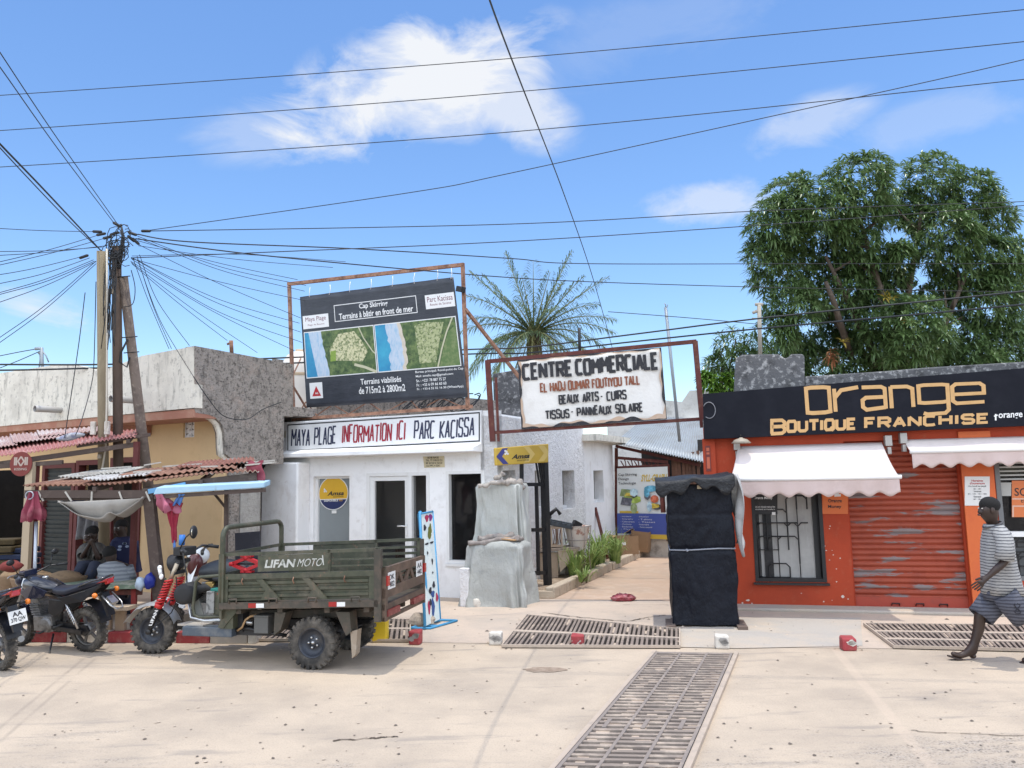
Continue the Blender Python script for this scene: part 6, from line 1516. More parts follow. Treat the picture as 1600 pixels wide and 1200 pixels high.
# second: rusty patchwork tin over the table, front edge fringed
a0, a1 = PX(36, 762, 9.9), PX(405, 738, 10.0)
b0, b1 = PX(150, 740, 11.4), PX(398, 722, 11.5)
t = thing('rusty_tin_canopy', 'rusty patchwork corrugated tin canopy over the trading table', 'canopy', (a0 + a1) / 2)
mb = MB(); corr(mb, a0, a1, b1, b0, n=46, amp=.014, sag=.05, ny=8); mb.build('tin_roof', m_rusttin, t, solid=.006)
pc = [(.38, .9, .1, .75, .05, (.25, .13, .09)), (.05, .34, .3, .9, .06, (.38, .37, .34)), (.6, .99, .35, 1.0, .08, (.23, .10, .075)), (.24, .5, .02, .4, .045, (.45, .44, .43))]
for k, (s0, s1, v0, v1, dz, c) in enumerate(pc):
    def pt(s, v): return a0.lerp(a1, s).lerp(b0.lerp(b1, s), v) + V((0, 0, dz))
    mb = MB(); corr(mb, pt(s0, v0), pt(s1, v0 + .04), pt(s1, v1), pt(s0, v1 - .05), n=16, amp=.013, sag=.03); mb.build('overlapping_sheet', mat('tin_patch_%d' % k, c, .85, .1, var=((tuple(min(1, x * 1.7) for x in c), 4, .5, .7, .7), ((.12, .06, .05), 7, .56, .72, .8))), t, solid=.005)
for k in range(9):
    mb = MB(); s = r.random(); v = r.random(); p = a0.lerp(a1, s).lerp(b0.lerp(b1, s), v) + V((0, 0, .09)); mb.bar(p, p + V((r.uniform(.2, .6), r.uniform(-.1, .2), r.uniform(0, .04))), .05, .02); mb.build('loose_lath', mat('lath_pale', (.48, .45, .40), .85, var=(((.2, .15, .12), 6, .5, .7, .7),)), t)
mb = MB(); mb.bar(PX(232, 768, 9.95), PX(290, 757, 9.97), .03, .06); mb.build('blue_scrap', mat('scrap_blue', (.12, .32, .55), .6), t)
for a, b, w_, h_ in ((PX(40, 772, 9.95), PX(240, 772, 9.98), .06, .10), (PX(240, 765, 10.0), PX(402, 746, 10.1), .06, .13), (PX(60, 780, 9.97), PX(232, 780, 9.99), .03, .03), (PX(150, 748, 11.3), PX(395, 730, 11.4), .06, .1), (a0.lerp(a1, .3) - V((0, 0, .08)), b0.lerp(b1, .3) - V((0, 0, .08)), .05, .06), (a0.lerp(a1, .75) - V((0, 0, .08)), b0.lerp(b1, .75) - V((0, 0, .08)), .05, .06)):
    mb = MB(); mb.bar(a, b, w_, h_); mb.build('beam', m_beam, t)
p = PX(243, 800, 10.05); q = PX(252, 900, 10.1)
mb = MB(); mb.bar(V((q.x + .05, q.y, .0)), PX(232, 762, 10.0), .13, .10); mb.build('post', m_beam, t)
p = PX(354, 760, 10.2); mb = MB(); mb.bar(V((p.x + .02, p.y, .0)), p, .045, .045); mb.bar(PX(354, 795, 10.2), PX(332, 768, 10.2), .03, .03); mb.build('thin_post', m_beam, t)
for k in range(5): mb = MB(); mb.bar(PX(60 + k * 42, 768, 9.93), PX(62 + k * 42 + r.uniform(-4, 10), 783, 9.93), .02, .02); mb.build('hanging_lath', MATS['lath_pale'], t)
# blue front board
mb = MB(); A_, B_ = PX(239, 773, 9.75), PX(413, 762, 9.85); mb.prism([A_, B_, B_ + V((0, 0, .07)), A_ + V((.04, 0, .09))], (.0, .25, .03)); t2 = thing('blue_board', 'pale blue painted board along the front edge of the rusty canopy', 'board', (A_ + B_) / 2)
mb.build('plank', mat('board_sky_blue', (.36, .56, .70), .6, var=(((.5, .64, .72), 3, .45, .7, .7), ((.25, .3, .33), 9, .6, .75, .6))), t2, bevel=.01)
mb = MB(); mb.bar(A_ + V((0, .05, -.03)), B_ + V((0, .05, -.03)), .05, .05); mb.build('batten', m_beam, t2)
# maroon cloth over the right end of the tin
mb = MB(); A_, B_ = PX(385, 726, 10.2), PX(409, 726, 10.1); mb.grid(lambda s, v: A_.lerp(B_, s) + V((.05 * v + .02 * sin(v * 9), -.05 * v, .04 - .28 * v * v + .02 * sin(s * 8))), 8, 10); tag(mb.build('maroon_cloth', mat('cloth_maroon', (.22, .04, .06), .9, var=(((.36, .12, .14), 6, .5, .7, .7),)), solid=.004), 'maroon cloth draped over the right end of the rusty tin roof', 'cloth')
# white hammock of plastic sheet under it
A_, B_ = PX(98, 782, 9.96), PX(228, 776, 9.98)
def ham(s, v):
    p = A_.lerp(B_, s); sg = (sin(pi * s) ** .8) * .30 - .07 * math.exp(-((s - .62) / .05) ** 2)
    return p + V((0, .25 * (1 - abs(2 * v - 1)) - .12 + .02 * sin(s * 20), -sg * (1 - abs(2 * v - 1) ** 2.5 * (.25 + .75 * (v > .5)) * (1 - .45 * s * (v < .5))) - .02 * v))
t2 = thing('slung_sheet', 'sagging white plastic sheet slung under the rusty tin canopy', 'sheet', (A_ + B_) / 2)
mb = MB(); mb.grid(ham, 40, 12); mb.build('sheet', mat('sheet_white', (.45, .425, .39), .7, var=(((.40, .37, .33), 5, .5, .72, .6),), translucent=.2, bump=((8, .4, .02),)), t2, solid=.004)
cs_ = ((.06, .08, .22), (.30, .12, .10), (.32, .24, .10), (.1, .12, .3), (.06, .05, .05))
for k in range(8):
    s = .12 + .1 * k; p = ham(s, .5) + V((0, .0, .10 + .02 * sin(k))); mb = MB(); mb.ball(p, (.10, .09, .05), 8, 5); mb.v = [q + V((0, 0, .02 * mnoise.noise(q * 9))) for q in mb.v]; mb.build('stored_rag', mat('rag_%d' % (k % 5), cs_[k % 5], .9), t2)

# round hanging shop sign
c = PX(33, 725, 10.75); fc = Face(c + V((-.155, 0, -.17)), c + V((.155, 0, -.17)), c + V((.155, 0, .17)), c + V((-.155, 0, .17)))
t2 = thing('round_shop_sign', 'round red sign with a white diamond emblem hung from the red canopy', 'sign', c)
mb = MB(); disc(mb, fc, .5, .5, .5, .5, 0); mb.build('disc', mat('sign_red', (.17, .026, .02), .6, var=(((.22, .05, .04), 6, .5, .7, .7),)), t2, solid=.01)
mb = MB()
for k, st in enumerate(([(.22, .45), (.22, .78)], [(.5, .42), (.36, .61), (.5, .80), (.64, .61), (.5, .42)], [(.78, .45), (.78, .78)], [(.3, .45), (.3, .78)], [(.70, .45), (.70, .78)])): fc.line(mb, st, .022, -.007 - .0005 * k); fc.line(mb, st, .022, .007 + .0005 * k)
letters(mb, fc, 'KISSING', .22, .24, .78, .34, .008, .02); mb.build('emblem', mat('emblem_pale', (.42, .33, .28), .7), t2)

# umbrellas, folded
t2 = thing('folded_umbrella', 'furled maroon market umbrella on a grey pole beside the slatted door', 'umbrella', G(55, 955))
b_ = PX(55, 910, 9.95); b_ = V((b_.x, b_.y, .12)); tp = PX(52, 768, 9.9)
mb = MB(); mb.tube([b_, PX(57, 815, 9.93)], .022, 10); mb.build('pole', mat('pole_grey', (.38, .40, .45), .4, .5), t2)
mb = MB()
def fold(tp, bt, r0, r1, n, seed, mb, tw=0):
    def f(s, v):
        a = s * 2 * pi; k = 1 + .32 * sin(a * n + v * 3 + seed) + .1 * sin(a * 3 + v * 8)
        r_ = (r0 + (r1 - r0) * min(1, v * 1.6)) * k * (1 - .12 * sin(v * 6))
        return tp.lerp(bt, v) + V((cos(a) * r_, sin(a) * r_, .02 * sin(a * n) * v))
    mb.grid(f, 56, 16, closed=True)
fold(tp, PX(52, 813, 9.9), .04, .10, 6, 1, mb); mb.build('canopy', mat('umbrella_maroon', (.21, .03, .055), .8, var=(((.36, .13, .15), 6, .5, .7, .6),)), t2)
mb = MB(); c = PX(46, 774, 9.85); mb.tube([c + V((cos(a) * .05, 0, sin(a) * .05)) for a in [q * .5 for q in range(14)]], .008, 6); mb.build('ring', MATS['pole_grey'], t2)
t2 = thing('folded_umbrella', 'furled bright red umbrella with pink top hanging point down by the dark post', 'umbrella', PX(270, 845, 9.95))
mb = MB()
fold(PX(271, 786, 9.9), PX(272, 846, 9.95), .10, .025, 5, 2, mb); mb.build('canopy', mat('umbrella_red', (.33, .02, .05), .75, var=(((.45, .10, .12), 7, .5, .7, .5),)), t2)
mb = MB(); fold(PX(250, 772, 9.8), PX(268, 800, 9.88), .05, .09, 4, 5, mb); mb.build('pink_fold', mat('umbrella_pink', (.42, .12, .18), .75), t2)
mb = MB(); fold(PX(284, 772, 9.8), PX(276, 788, 9.85), .035, .04, 4, 1, mb); mb.build('blue_strap', mat('strap_blue', (.08, .2, .5), .7), t2)
mb = MB(); mb.tube([PX(272, 843, 9.95), PX(273, 862, 9.95)], .018, 8); mb.build('handle', mat('strap_blue', (.08, .2, .5), .7), t2)

# table, bench, baskets and bags on the raised pavement
def at(x, y, z): return G(x, y, z)
tz = .78
def zp(x, y, z):
    p = G(x, y, z); return p
ta, tb_ = PX(100, 915, 10.05), PX(226, 918, 9.98); tz = (ta.z + tb_.z) / 2
t2 = thing('trading_table', 'low plank table painted pale green and worn, with red legs, under the canopy', 'table', ta.lerp(tb_, .5))
mb = MB()
for k in range(4): a = ta + V((-.3, .18 * k, 0)); b = tb_ + V((0, .18 * k, 0)); mb.bar(V((a.x, a.y, tz)), V((b.x, b.y, tz)), .165, .045)
mb.build('tabletop', mat('table_green', (.15, .20, .14), .8, var=(((.42, .40, .32), 5, .48, .62, .85), ((.08, .1, .07), 9, .5, .7, .6))), t2)
for x, dy in ((210, 0), (213, .5), (90, 0.1), (96, .5)):
    p = PX(x, 925, 10.0); mb = MB(); mb.bar(V((p.x, p.y + dy, .12)), V((p.x, p.y + dy, tz - .02)), .06, .05); mb.build('leg', mat('leg_red', (.24, .03, .025), .8), t2)
mb = MB(); a, b = PX(100, 925, 10.03), PX(222, 925, 9.99); mb.bar(a, b, .03, .07); mb.build('apron_board', m_redsteel, t2)
t2 = thing('wooden_bench', 'rough little bench of bare pale wood in front of the table', 'bench', PX(190, 950, 9.7))
a, b = PX(158, 950, 9.72), PX(207, 949, 9.70); mb = MB(); mb.bar(a, b, .22, .045); mb.build('seat', mat('bench_wood', (.44, .34, .24), .85, var=(((.26, .19, .13), 6, .5, .7, .7),)), t2)
for x in (187, 165): p = PX(x, 955, 9.72); mb = MB(); mb.bar(V((p.x, p.y + .05, .0)), V((p.x, p.y + .03, p.z + .02)), .12, .06); mb.build('leg', MATS['bench_wood'], t2)
m_wick = mat('basket_weave', (.20, .13, .075), .9, var=(((.16, .1, .055), 10, .45, .65, .8, (1, 1, 3)),), bump=((60, .7, .008, (1, 1, 2)),))
for x, y, w_, h_, dep, lab in ((55, 902, .30, .22, 10.6, 'round woven basket at the left behind the motorcycle tank'), (100, 902, .30, .22, 10.55, 'woven basket heaped in front of the slatted door'), (24, 898, .24, .25, 10.7, 'small woven basket beside the dark shop opening')):
    p = PX(x, y, dep); t2 = thing('woven_basket', lab, 'basket', p); mb = MB(); mb.lathe([(w_ * .72, -h_), (w_ * .9, -h_ * .4), (w_, 0), (w_ * .97, .02), (w_ * .93, -.01), (w_ * .6, -h_ * .8), (0, -h_ * .82)], p, n=26); mb.build('bowl', m_wick, t2)
    mb = MB(); mb.lathe([(w_ * .9, -.03), (w_ * .6, .05), (w_ * .25, .085), (0, .09)], p, n=18); mb.build('filling', mat('basket_grain', (.24, .16, .09), .95, var=(((.1, .07, .04), 12, .5, .7, .7),)), t2)
    p0 = V((p.x, p.y, .12)); mb = MB(); mb.box((p0 + p) / 2 + V((0, 0, -h_ / 2)), (w_ * 1.3, w_ * 1.2, max(.1, p.z - .12 - h_))); tag(mb.build('support_crate', m_beam), 'dark crate under ' + lab[:lab.index(' basket') + 7].replace('round', 'the round').replace('small', 'the small') + (' by the slatted door' if x == 98 else ''), 'crate')
def bag(c, r_, name, label, cat, m, seed):
    mb = MB(); mb.ball((0, 0, 0), 1, 18, 12); mb.v = [V(c) + V((p.x * r_[0], p.y * r_[1], p.z * r_[2])) * (1 + .25 * mnoise.noise(p * 1.8 + V((seed, 0, 0)))) for p in mb.v]
    return tag(mb.build(name, m), label, cat)
bag(PX(234, 908, 9.9), (.065, .07, .10), 'blue_bag', 'bright blue plastic bag on the table end', 'bag', mat('bag_blue', (.01, .022, .22), .4, bump=((10, .5, .02),)), 1)
bag(PX(219, 912, 9.88), (.06, .06, .085), 'clear_bag', 'pale translucent bag beside the bright blue one', 'bag', mat('bag_pale', (.40, .48, .56), .35, bump=((10, .5, .02),)), 2)
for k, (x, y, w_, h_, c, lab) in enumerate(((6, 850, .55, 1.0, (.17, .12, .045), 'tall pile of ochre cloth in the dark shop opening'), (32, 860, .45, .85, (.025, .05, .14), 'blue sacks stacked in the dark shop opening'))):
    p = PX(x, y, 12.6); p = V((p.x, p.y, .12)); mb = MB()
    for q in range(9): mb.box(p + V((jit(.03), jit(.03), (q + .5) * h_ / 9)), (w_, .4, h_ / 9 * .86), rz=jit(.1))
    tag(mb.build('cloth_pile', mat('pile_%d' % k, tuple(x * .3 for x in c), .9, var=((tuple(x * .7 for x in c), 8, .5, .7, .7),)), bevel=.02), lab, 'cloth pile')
# hanging white garments in the second opening
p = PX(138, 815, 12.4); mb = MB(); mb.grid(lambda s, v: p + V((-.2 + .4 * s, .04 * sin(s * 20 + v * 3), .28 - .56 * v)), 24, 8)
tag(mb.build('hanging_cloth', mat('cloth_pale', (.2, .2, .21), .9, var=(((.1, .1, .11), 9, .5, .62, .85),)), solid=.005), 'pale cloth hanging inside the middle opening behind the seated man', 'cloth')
bag(PX(17, 885, 9.6), (.13, .1, .07), 'red_cloth', 'red cloth heap behind the nearest handlebar', 'cloth', mat('cloth_red', (.16, .025, .02), .9), 4)
# dark poster board leaning by the pier
b0_ = W.at(W.uz(392, 860)[0], 1.05, .34); t2 = thing('poster_board', 'dark blue black board with a faint figure leaning between the pier and the office', 'board', b0_)
fc = Face(*[PX(x, y, 12.0) for x, y in ((368, 905), (408, 905), (406, 830), (367, 833))]); mb = MB(); mb.prism([fc.f(0, 0), fc.f(1, 0), fc.f(1, 1), fc.f(0, 1)], (0, .03, 0)); mb.build('panel', mat('board_dark', (.03, .032, .045), .6, var=(((.07, .07, .09), 5, .5, .7, .7),)), t2)
mb = MB(); disc(mb, fc, .55, .55, .10, .10, .004, n=14); disc(mb, fc, .55, .36, .2, .1, .005, n=14); letters(mb, fc, 'CHANCE', .3, .16, .85, .25, .006, .02); mb.build('faint_figure', mat('board_mark', (.13, .12, .13), .6), t2)

# ------------------------------------------------------------------ painted stand, jerrycan
t = thing('board_stand', 'tall narrow painted notice board in a blue steel frame standing on the pavement', 'notice board', G(690, 975))
dA = 10.9
bl, br_, tr, tl = G(664, 985) + V((0, 0, .05)), G(688, 973) + V((0, 0, .05)), PX(676, 799, 11.2), PX(656, 803, 10.75)
fc = Face(bl, br_, tr, tl)
mb = MB(); mb.prism([fc.f(0.02, 0), fc.f(1, 0), fc.f(1, 1), fc.f(0.02, 1)], -fc.n * .02); mb.build('panel', mat('panel_pale_blue', (.58, .66, .66), .6, var=(((.72, .74, .70), 5, .45, .65, .7),)), t)
m_blu = mat('frame_blue', (.05, .27, .50), .5, var=(((.12, .36, .55), 6, .5, .7, .6),))
mb = MB(); mb.tube([bl, tl, tl.lerp(tr, .06) + V((0, 0, .03))], .02, 8); mb.tube([br_, tr], .014, 8); mb.tube([tl, tr], .014, 8); mb.build('frame', m_blu, t)
tl2 = tl + V((-.03, .12, .0)); mb = MB(); mb.tube([tl + V((0, 0, .02)), tl2, bl + V((-.02, .30, .5)), bl + V((-.02, .34, -.04))], .022, 8); mb.build('rear_leg', m_blu, t)
mb = MB()
g = [G(*q) + V((0, 0, .02)) for q in ((640, 984), (672, 984), (714, 972), (690, 971))]
mb.tube([g[0], g[1], g[2], g[3], g[0]], .016, 6); mb.tube([g[1].lerp(g[2], .3), g[0].lerp(g[3], .3)], .014, 6); mb.build('foot', m_blu, t)
r = random.Random(12)
pc = {'red': (.35, .02, .07), 'plum': (.20, .02, .16), 'black': (.02, .02, .03), 'olive': (.12, .13, .02), 'navy': (.03, .07, .22)}
for k, (a, b, wa, hb, c) in enumerate(((.5, .945, .14, .035, 'red'), (.78, .945, .14, .035, 'plum'), (.3, .86, .10, .03, 'black'), (.62, .80, .12, .06, 'olive'), (.72, .84, .10, .05, 'olive'), (.4, .705, .14, .01, 'black'), (.75, .705, .14, .01, 'black'), (.70, .53, .05, .03, 'black'), (.4, .62, .05, .015, 'black'), (.68, .43, .05, .01, 'black'), (.7, .32, .09, .03, 'black'), (.45, .28, .1, .03, 'black'), (.6, .24, .12, .03, 'navy'), (.3, .14, .08, .06, 'red'), (.55, .13, .1, .08, 'navy'), (.85, .2, .08, .04, 'red'), (.4, .18, .08, .03, 'black'))):
    mb = MB()
    if wa < .2: fc.poly(mb, [(a + wa * cos(q) * (1 + .3 * sin(q * 3 + k)), b + hb * sin(q)) for q in [2 * pi * i / 14 for i in range(14)]], .0025 + .0003 * k)
    mb.build('painted_mark', mat('mark_' + c, pc[c], .7), t)
c = G(594, 1002); t = thing('jerrycan', 'yellow plastic jerrycan standing behind the tricycle wheel', 'jerrycan', c)
m_can = mat('can_yellow', (.72, .50, .02), .4, var=(((.55, .36, .03), 6, .5, .7, .6),)); mb = MB(); mb.box(c + V((0, 0, .15)), (.20, .16, .30)); mb.build('body', m_can, t, bevel=.03)
mb = MB(); mb.tube([c + V((-.06, 0, .30)), c + V((-.05, 0, .35)), c + V((.05, 0, .35)), c + V((.07, 0, .30))], .016, 8); mb.build('handle', m_can, t)
mb = MB(); mb.lathe([(.025, 0), (.025, .05), (0, .052)], c + V((.06, 0, .29)), n=12); mb.build('cap', m_black, t)
c = G(658, 978); rock(c + V((0, 0, .07)), (.2, .15, .10), 'stone', 'brown lump of stone under the tailgate by the board stand', m_rock, 9)

# loose gravel and crumbs of asphalt strewn over the road
mb = MB(); r = random.Random(31)
for k in range(420):
    x, y = (r.uniform(0, 1600), 1000 + 195 * r.random() ** .8) if k % 3 else (r.uniform(700, 1600), r.uniform(945, 1015))
    p = G(x, y); s_ = r.uniform(.005, .017) * (1 if k % 9 else 1.7); n = 5; a0 = r.random() * 6
    top = p + V((r.uniform(-.3, .3) * s_, 0, s_ * .8)); ring = [p + V((cos(a0 + q * 1.257) * s_ * r.uniform(.7, 1.2), sin(a0 + q * 1.257) * s_ * r.uniform(.7, 1.2), .006)) for q in range(n)]
    mb.cur = k % 2; mb.add(ring + [top], [(q, (q + 1) % n, n) for q in range(n)])
tag(mb.build('gravel', [mat('crumb_dark', (.14, .115, .095), .95), mat('crumb_pale', (.46, .38, .30), .95)], base=(0, 0, 0)), 'loose crumbs of stone strewn on the dusty road', kind='stuff')

# ------------------------------------------------------------------ mango tree
m_mango = mat('mango_leaf', (.125, .205, .070), .32, spec=.6, var=(((.21, .29, .13), 2.2, .45, .65, .7), ((.035, .072, .025), 6, .5, .7, .6)), translucent=.3)
m_mnew = mat('mango_new_leaf', (.34, .26, .04), .5, translucent=.3)
m_bark = mat('grey_bark', (.12, .09, .07), .9, var=(((.22, .18, .14), 7, .5, .7, .7),), bump=((15, .7, .03),))
def whorl(mb, c, out, r, n=9, L=.24, wd=.028):
    """a spray of long drooping leaves round a twig tip"""
    out = V(out).normalized()
    u = V((0, 0, 1)) if abs(out.z) < .9 else V((1, 0, 0))
    e1 = out.cross(u).normalized(); e2 = out.cross(e1)
    a0 = r.random() * 6.3
    for k in range(n):
        a = a0 + 2 * pi * k / n + r.uniform(-.25, .25); el = r.uniform(.05, .95)
        d = ((e1 * cos(a) + e2 * sin(a)) * cos(el) + out * sin(el)).normalized()
        l = L * r.uniform(.75, 1.2)
        m1 = c + d * l * .5 + V((0, 0, -.02 * l)); e = c + d * l + V((0, 0, -.26 * l))
        sd = d.cross(V((0, 0, 1))); sd = sd.normalized() if sd.length > .1 else V((1, 0, 0))
        up = sd.cross(d) * (wd * .35)
        o = len(mb.v)
        mb.v += [c, m1 - sd * wd + up, m1 + sd * wd + up, e, m1]
        for f in ((o, o + 1, o + 3, o + 4), (o, o + 4, o + 3, o + 2)): mb.f.append(list(f)); mb.sm.append(False); mb.mi.append(mb.cur)
TD = 21.0
def tree_mango():
    r = random.Random(21)
    blobs = [(1340, 300, 58), (1235, 315, 45), (1285, 335, 55), (1442, 300, 58), (1512, 312, 44), (1545, 345, 36), (1195, 400, 34), (1215, 355, 48), (1222, 430, 52), (1285, 400, 62), (1345, 385, 55), (1395, 340, 50), (1465, 375, 58), (1500, 420, 66), (1560, 408, 42), (1572, 440, 34), (1535, 475, 52), (1240, 480, 46), (1310, 450, 56), (1360, 445, 46), (1395, 430, 28), (1420, 520, 60), (1370, 510, 55), (1345, 560, 60), (1300, 590, 50), (1440, 570, 60), (1500, 545, 58), (1560, 550, 58), (1590, 500, 34), (1250, 535, 42), (1215, 520, 34), (1290, 520, 40), (1410, 590, 70), (1520, 590, 60), (1590, 590, 50), (1225, 575, 46), (1460, 450, 40), (1405, 395, 16)]
    base = V((11.0, 21.6, 0)); t = thing('mango_tree', 'broad dark green mango tree towering behind the orange shop', 'tree', base)
    mb = MB(); tops = [(1290, 400), (1340, 330), (1440, 330), (1510, 430), (1400, 480), (1250, 440), (1560, 520)]
    mb.tube([base, base + V((.1, 0, 1.2)), PX(1390, 600, 21.4)], [.38, .30, .25], 12)
    for x, y in tops:
        s = PX(1390, 600, 21.4); e = PX(x, y, TD + r.uniform(-1, 1)); m_ = s.lerp(e, .5) + V((r.uniform(-.3, .3), 0, -.3))
        mb.tube([s, m_, e], [.16, .10, .04], 8)
        for k in range(5):
            q = m_.lerp(e, .2 + .15 * k); mb.tube([q, q + V((r.uniform(-.8, .8), r.uniform(-.5, .5), r.uniform(.1, .8)))], [.05, .015], 6)
    mb.tube([PX(1330, 560, 21), PX(1302, 470, 20.3), PX(1290, 440, 20.2)], [.10, .08, .05], 8)
    mb.build('trunk', m_bark, t)
    mb = MB(); yb = MB()
    for bx, by, br2 in blobs:
        dep = TD + r.uniform(-1.4, 1.2) + abs(bx - 1390) / 200 * .8
        c = PX(bx, by, dep); R_ = br2 / FPX * dep
        n = int(36 + 165 * (br2 / 50) ** 2)
        for k in range(n):
            d = V((r.gauss(0, 1), r.gauss(0, 1), r.gauss(0, 1))).normalized()
            if d.y > .45 and r.random() < .75: d.y = -d.y
            rad = R_ * (r.random() ** .22) * 1.0
            p = c + V((d.x, d.y * 1.2, d.z * .95)) * rad
            q_ = p - EYE; w_ = q_.dot(FW); sx, sy = 800 + FPX * q_.dot(RT) / w_, 600 - FPX * q_.dot(UP) / w_
            if any((sx - gx) ** 2 / ga ** 2 + (sy - gy) ** 2 / gb ** 2 < r.uniform(.6, 1.1) for gx, gy, ga, gb in ((1396, 368, 26, 15), (1440, 432, 15, 20), (1258, 512, 22, 13), (1400, 280, 12, 22), (1275, 295, 9, 16))): continue
            o = (d * .75 + V((0, -.4, .6))).normalized()
            whorl(mb, p, o, r, r.randint(8, 12), r.uniform(.20, .30), r.uniform(.025, .035))
    for x, y in ((1383, 465), (1392, 468), (1420, 503), (1318, 535)):
        whorl(yb, PX(x, y, TD - 1.9), (0, -.5, .6), r, 9, .26, .028)
    cr = mb.build('crown', m_mango, t); yb.build('young_leaves', m_mnew, t)
    mb = MB()
    for x, y in ((1298, 548), (1302, 555), (1296, 556), (1300, 562)): whorl(mb, PX(x, y, TD - 1.7), (0, -.5, -.5), r, 7, .26, .03)
    mb.build('dead_leaves', mat('dead_leaf', (.30, .12, .05), .8), t)
    print('mango faces', len(cr.data.polygons))
tree_mango()
def tree_small():
    r = random.Random(5); base = V((5.7, 22.8, 0)); t = thing('small_tree', 'smaller lighter leafy tree left of the mango, behind the roof wall', 'tree', base)
    mb = MB(); e = PX(1130, 560, 22.6); mb.tube([base, base.lerp(e, .6), e], [.14, .1, .04], 8)
    for x, y in ((1120, 590), (1150, 530), (1105, 575)): mb.tube([base.lerp(e, .7), PX(x, y, 22.4)], [.05, .015], 6)
    mb.build('trunk', m_bark, t)
    mb = MB(); m2 = MB()
    for bx, by, br2 in ((1142, 535, 24), (1160, 560, 28), (1130, 560, 18), (1112, 570, 10), (1175, 540, 16), (1150, 590, 20)):
        c = PX(bx, by, 22.4 + r.uniform(-.6, .6)); R_ = br2 / FPX * 22.4
        for k in range(int(10 + br2 * br2 / 26)):
            d = V((r.gauss(0, 1), r.gauss(0, 1), r.gauss(0, 1))).normalized(); whorl(mb, c + d * R_ * r.random() ** .4, d + V((0, -.1, .4)), r, 8, .3, .03)
    for bx, by, br2 in ((1110, 598, 14), (1130, 600, 18), (1100, 590, 8), (1150, 608, 14)):
        c = PX(bx, by, 21.8); R_ = br2 / FPX * 22
        for k in range(30):
            d = V((r.gauss(0, 1), r.gauss(0, 1), r.gauss(0, 1))).normalized(); whorl(m2, c + d * R_ * r.random() ** .4, d + V((0, -.1, .5)), r, 8, .22, .04)
    mb.build('crown', m_mango, t); m2.build('lower_crown', mat('bright_leaf', (.12, .24, .03), .5, translucent=.3, var=(((.2, .32, .05), 4, .45, .65, .7),)), t)
tree_small()
# ------------------------------------------------------------------ palm
def palm():
    r = random.Random(11); PDp = 20.0
    hub = PX(834, 522, PDp); base = V((hub.x + .1, hub.y + .1, 0)); t = thing('palm_tree', 'feathery oil palm rising between the billboard and the cloth sign', 'palm tree', base)
    mb = MB(); mb.tube([base.lerp(hub, k / 10) for k in range(11)], [.24 - .006 * k + .02 * (k % 2) for k in range(11)], 12); mb.build('trunk', mat('palm_trunk', (.16, .12, .09), .95, bump=((14, .9, .04),)), t)
    m_f = mat('palm_leaf', (.15, .215, .11), .5, var=(((.26, .31, .17), 3, .45, .65, .7), ((.05, .085, .03), 8, .5, .7, .6)), translucent=.3)
    m_fd = mat('palm_old_leaf', (.21, .19, .075), .7, translucent=.25)
    m_rib = mat('palm_rib', (.22, .22, .09), .6)
    ends = [(790, 395, 0), (734, 425, .2), (728, 462, .3), (725, 500, .2), (716, 520, .3), (745, 555, 0), (735, 575, -.2), (833, 408, 0), (893, 393, .0), (912, 432, .0), (950, 433, .2), (962, 500, .3), (935, 475, 0), (960, 520, .2), (948, 545, 0), (925, 560, -.3), (770, 590, -.3), (810, 600, -.6), (850, 605, -.6), (885, 590, -.4), (755, 430, .5), (880, 440, .6), (815, 430, -.6), (860, 425, -.4), (800, 470, -.8), (875, 480, -.8), (790, 560, -.9), (880, 560, -.9), (830, 590, -1.0), (760, 610, .3), (725, 600, .2), (915, 590, .2)]
    for k, (x, y, dy) in enumerate(ends):
        e = PX(x, y, PDp + dy); v = e - hub; L_ = v.length
        droop = max(0, .35 - .25 * v.z / L_) * L_ * (.5 if y < 440 else 1)
        mid = hub + v * .5 + V((0, 0, droop * .75)); old = y > 580 and abs(x - 830) < 60
        pts = []
        for q in range(15):
            s = q / 14; pts.append(hub * (1 - s) ** 2 + mid * 2 * s * (1 - s) + e * s * s)
        rb = MB(); rb.tube(pts, [.026 * (1 - .8 * q / 14) for q in range(15)], 5); 
        fm = MB(); nl = 66
        for q in range(5, nl):
            s = q / nl; i = min(13, int(s * 14)); f = s * 14 - i; p = pts[i].lerp(pts[i + 1], f); d = (pts[i + 1] - pts[i]).normalized()
            sd = d.cross(V((0, 0, 1))); sd = sd.normalized() if sd.length > .15 else V((1, 0, 0)); un = sd.cross(d)
            l = .52 * (sin(pi * (.12 + .80 * s)) ** .7) * (L_ / 2.2) ** .3
            for sg in (-1, 1):
                dr = (sd * sg * 1.0 + d * r.uniform(.5, .95) + un * r.uniform(-.25, .35)).normalized()
                m1 = p + dr * l * .55; e1 = p + dr * l * r.uniform(.9, 1.05) + V((0, 0, -.32 * l))
                w = .011; ww = V((0, 0, 1)).cross(dr); ww = ww.normalized() * w if ww.length > .1 else sd * w
                o = len(fm.v); fm.v += [p - d * .006, m1 - ww, e1, m1 + ww]; fm.f.append([o, o + 1, o + 2, o + 3]); fm.sm.append(False); fm.mi.append(0)
        fr_ = fm.build('frond', m_fd if old else m_f, t); rb.build('rib', m_rib, fr_)
palm()

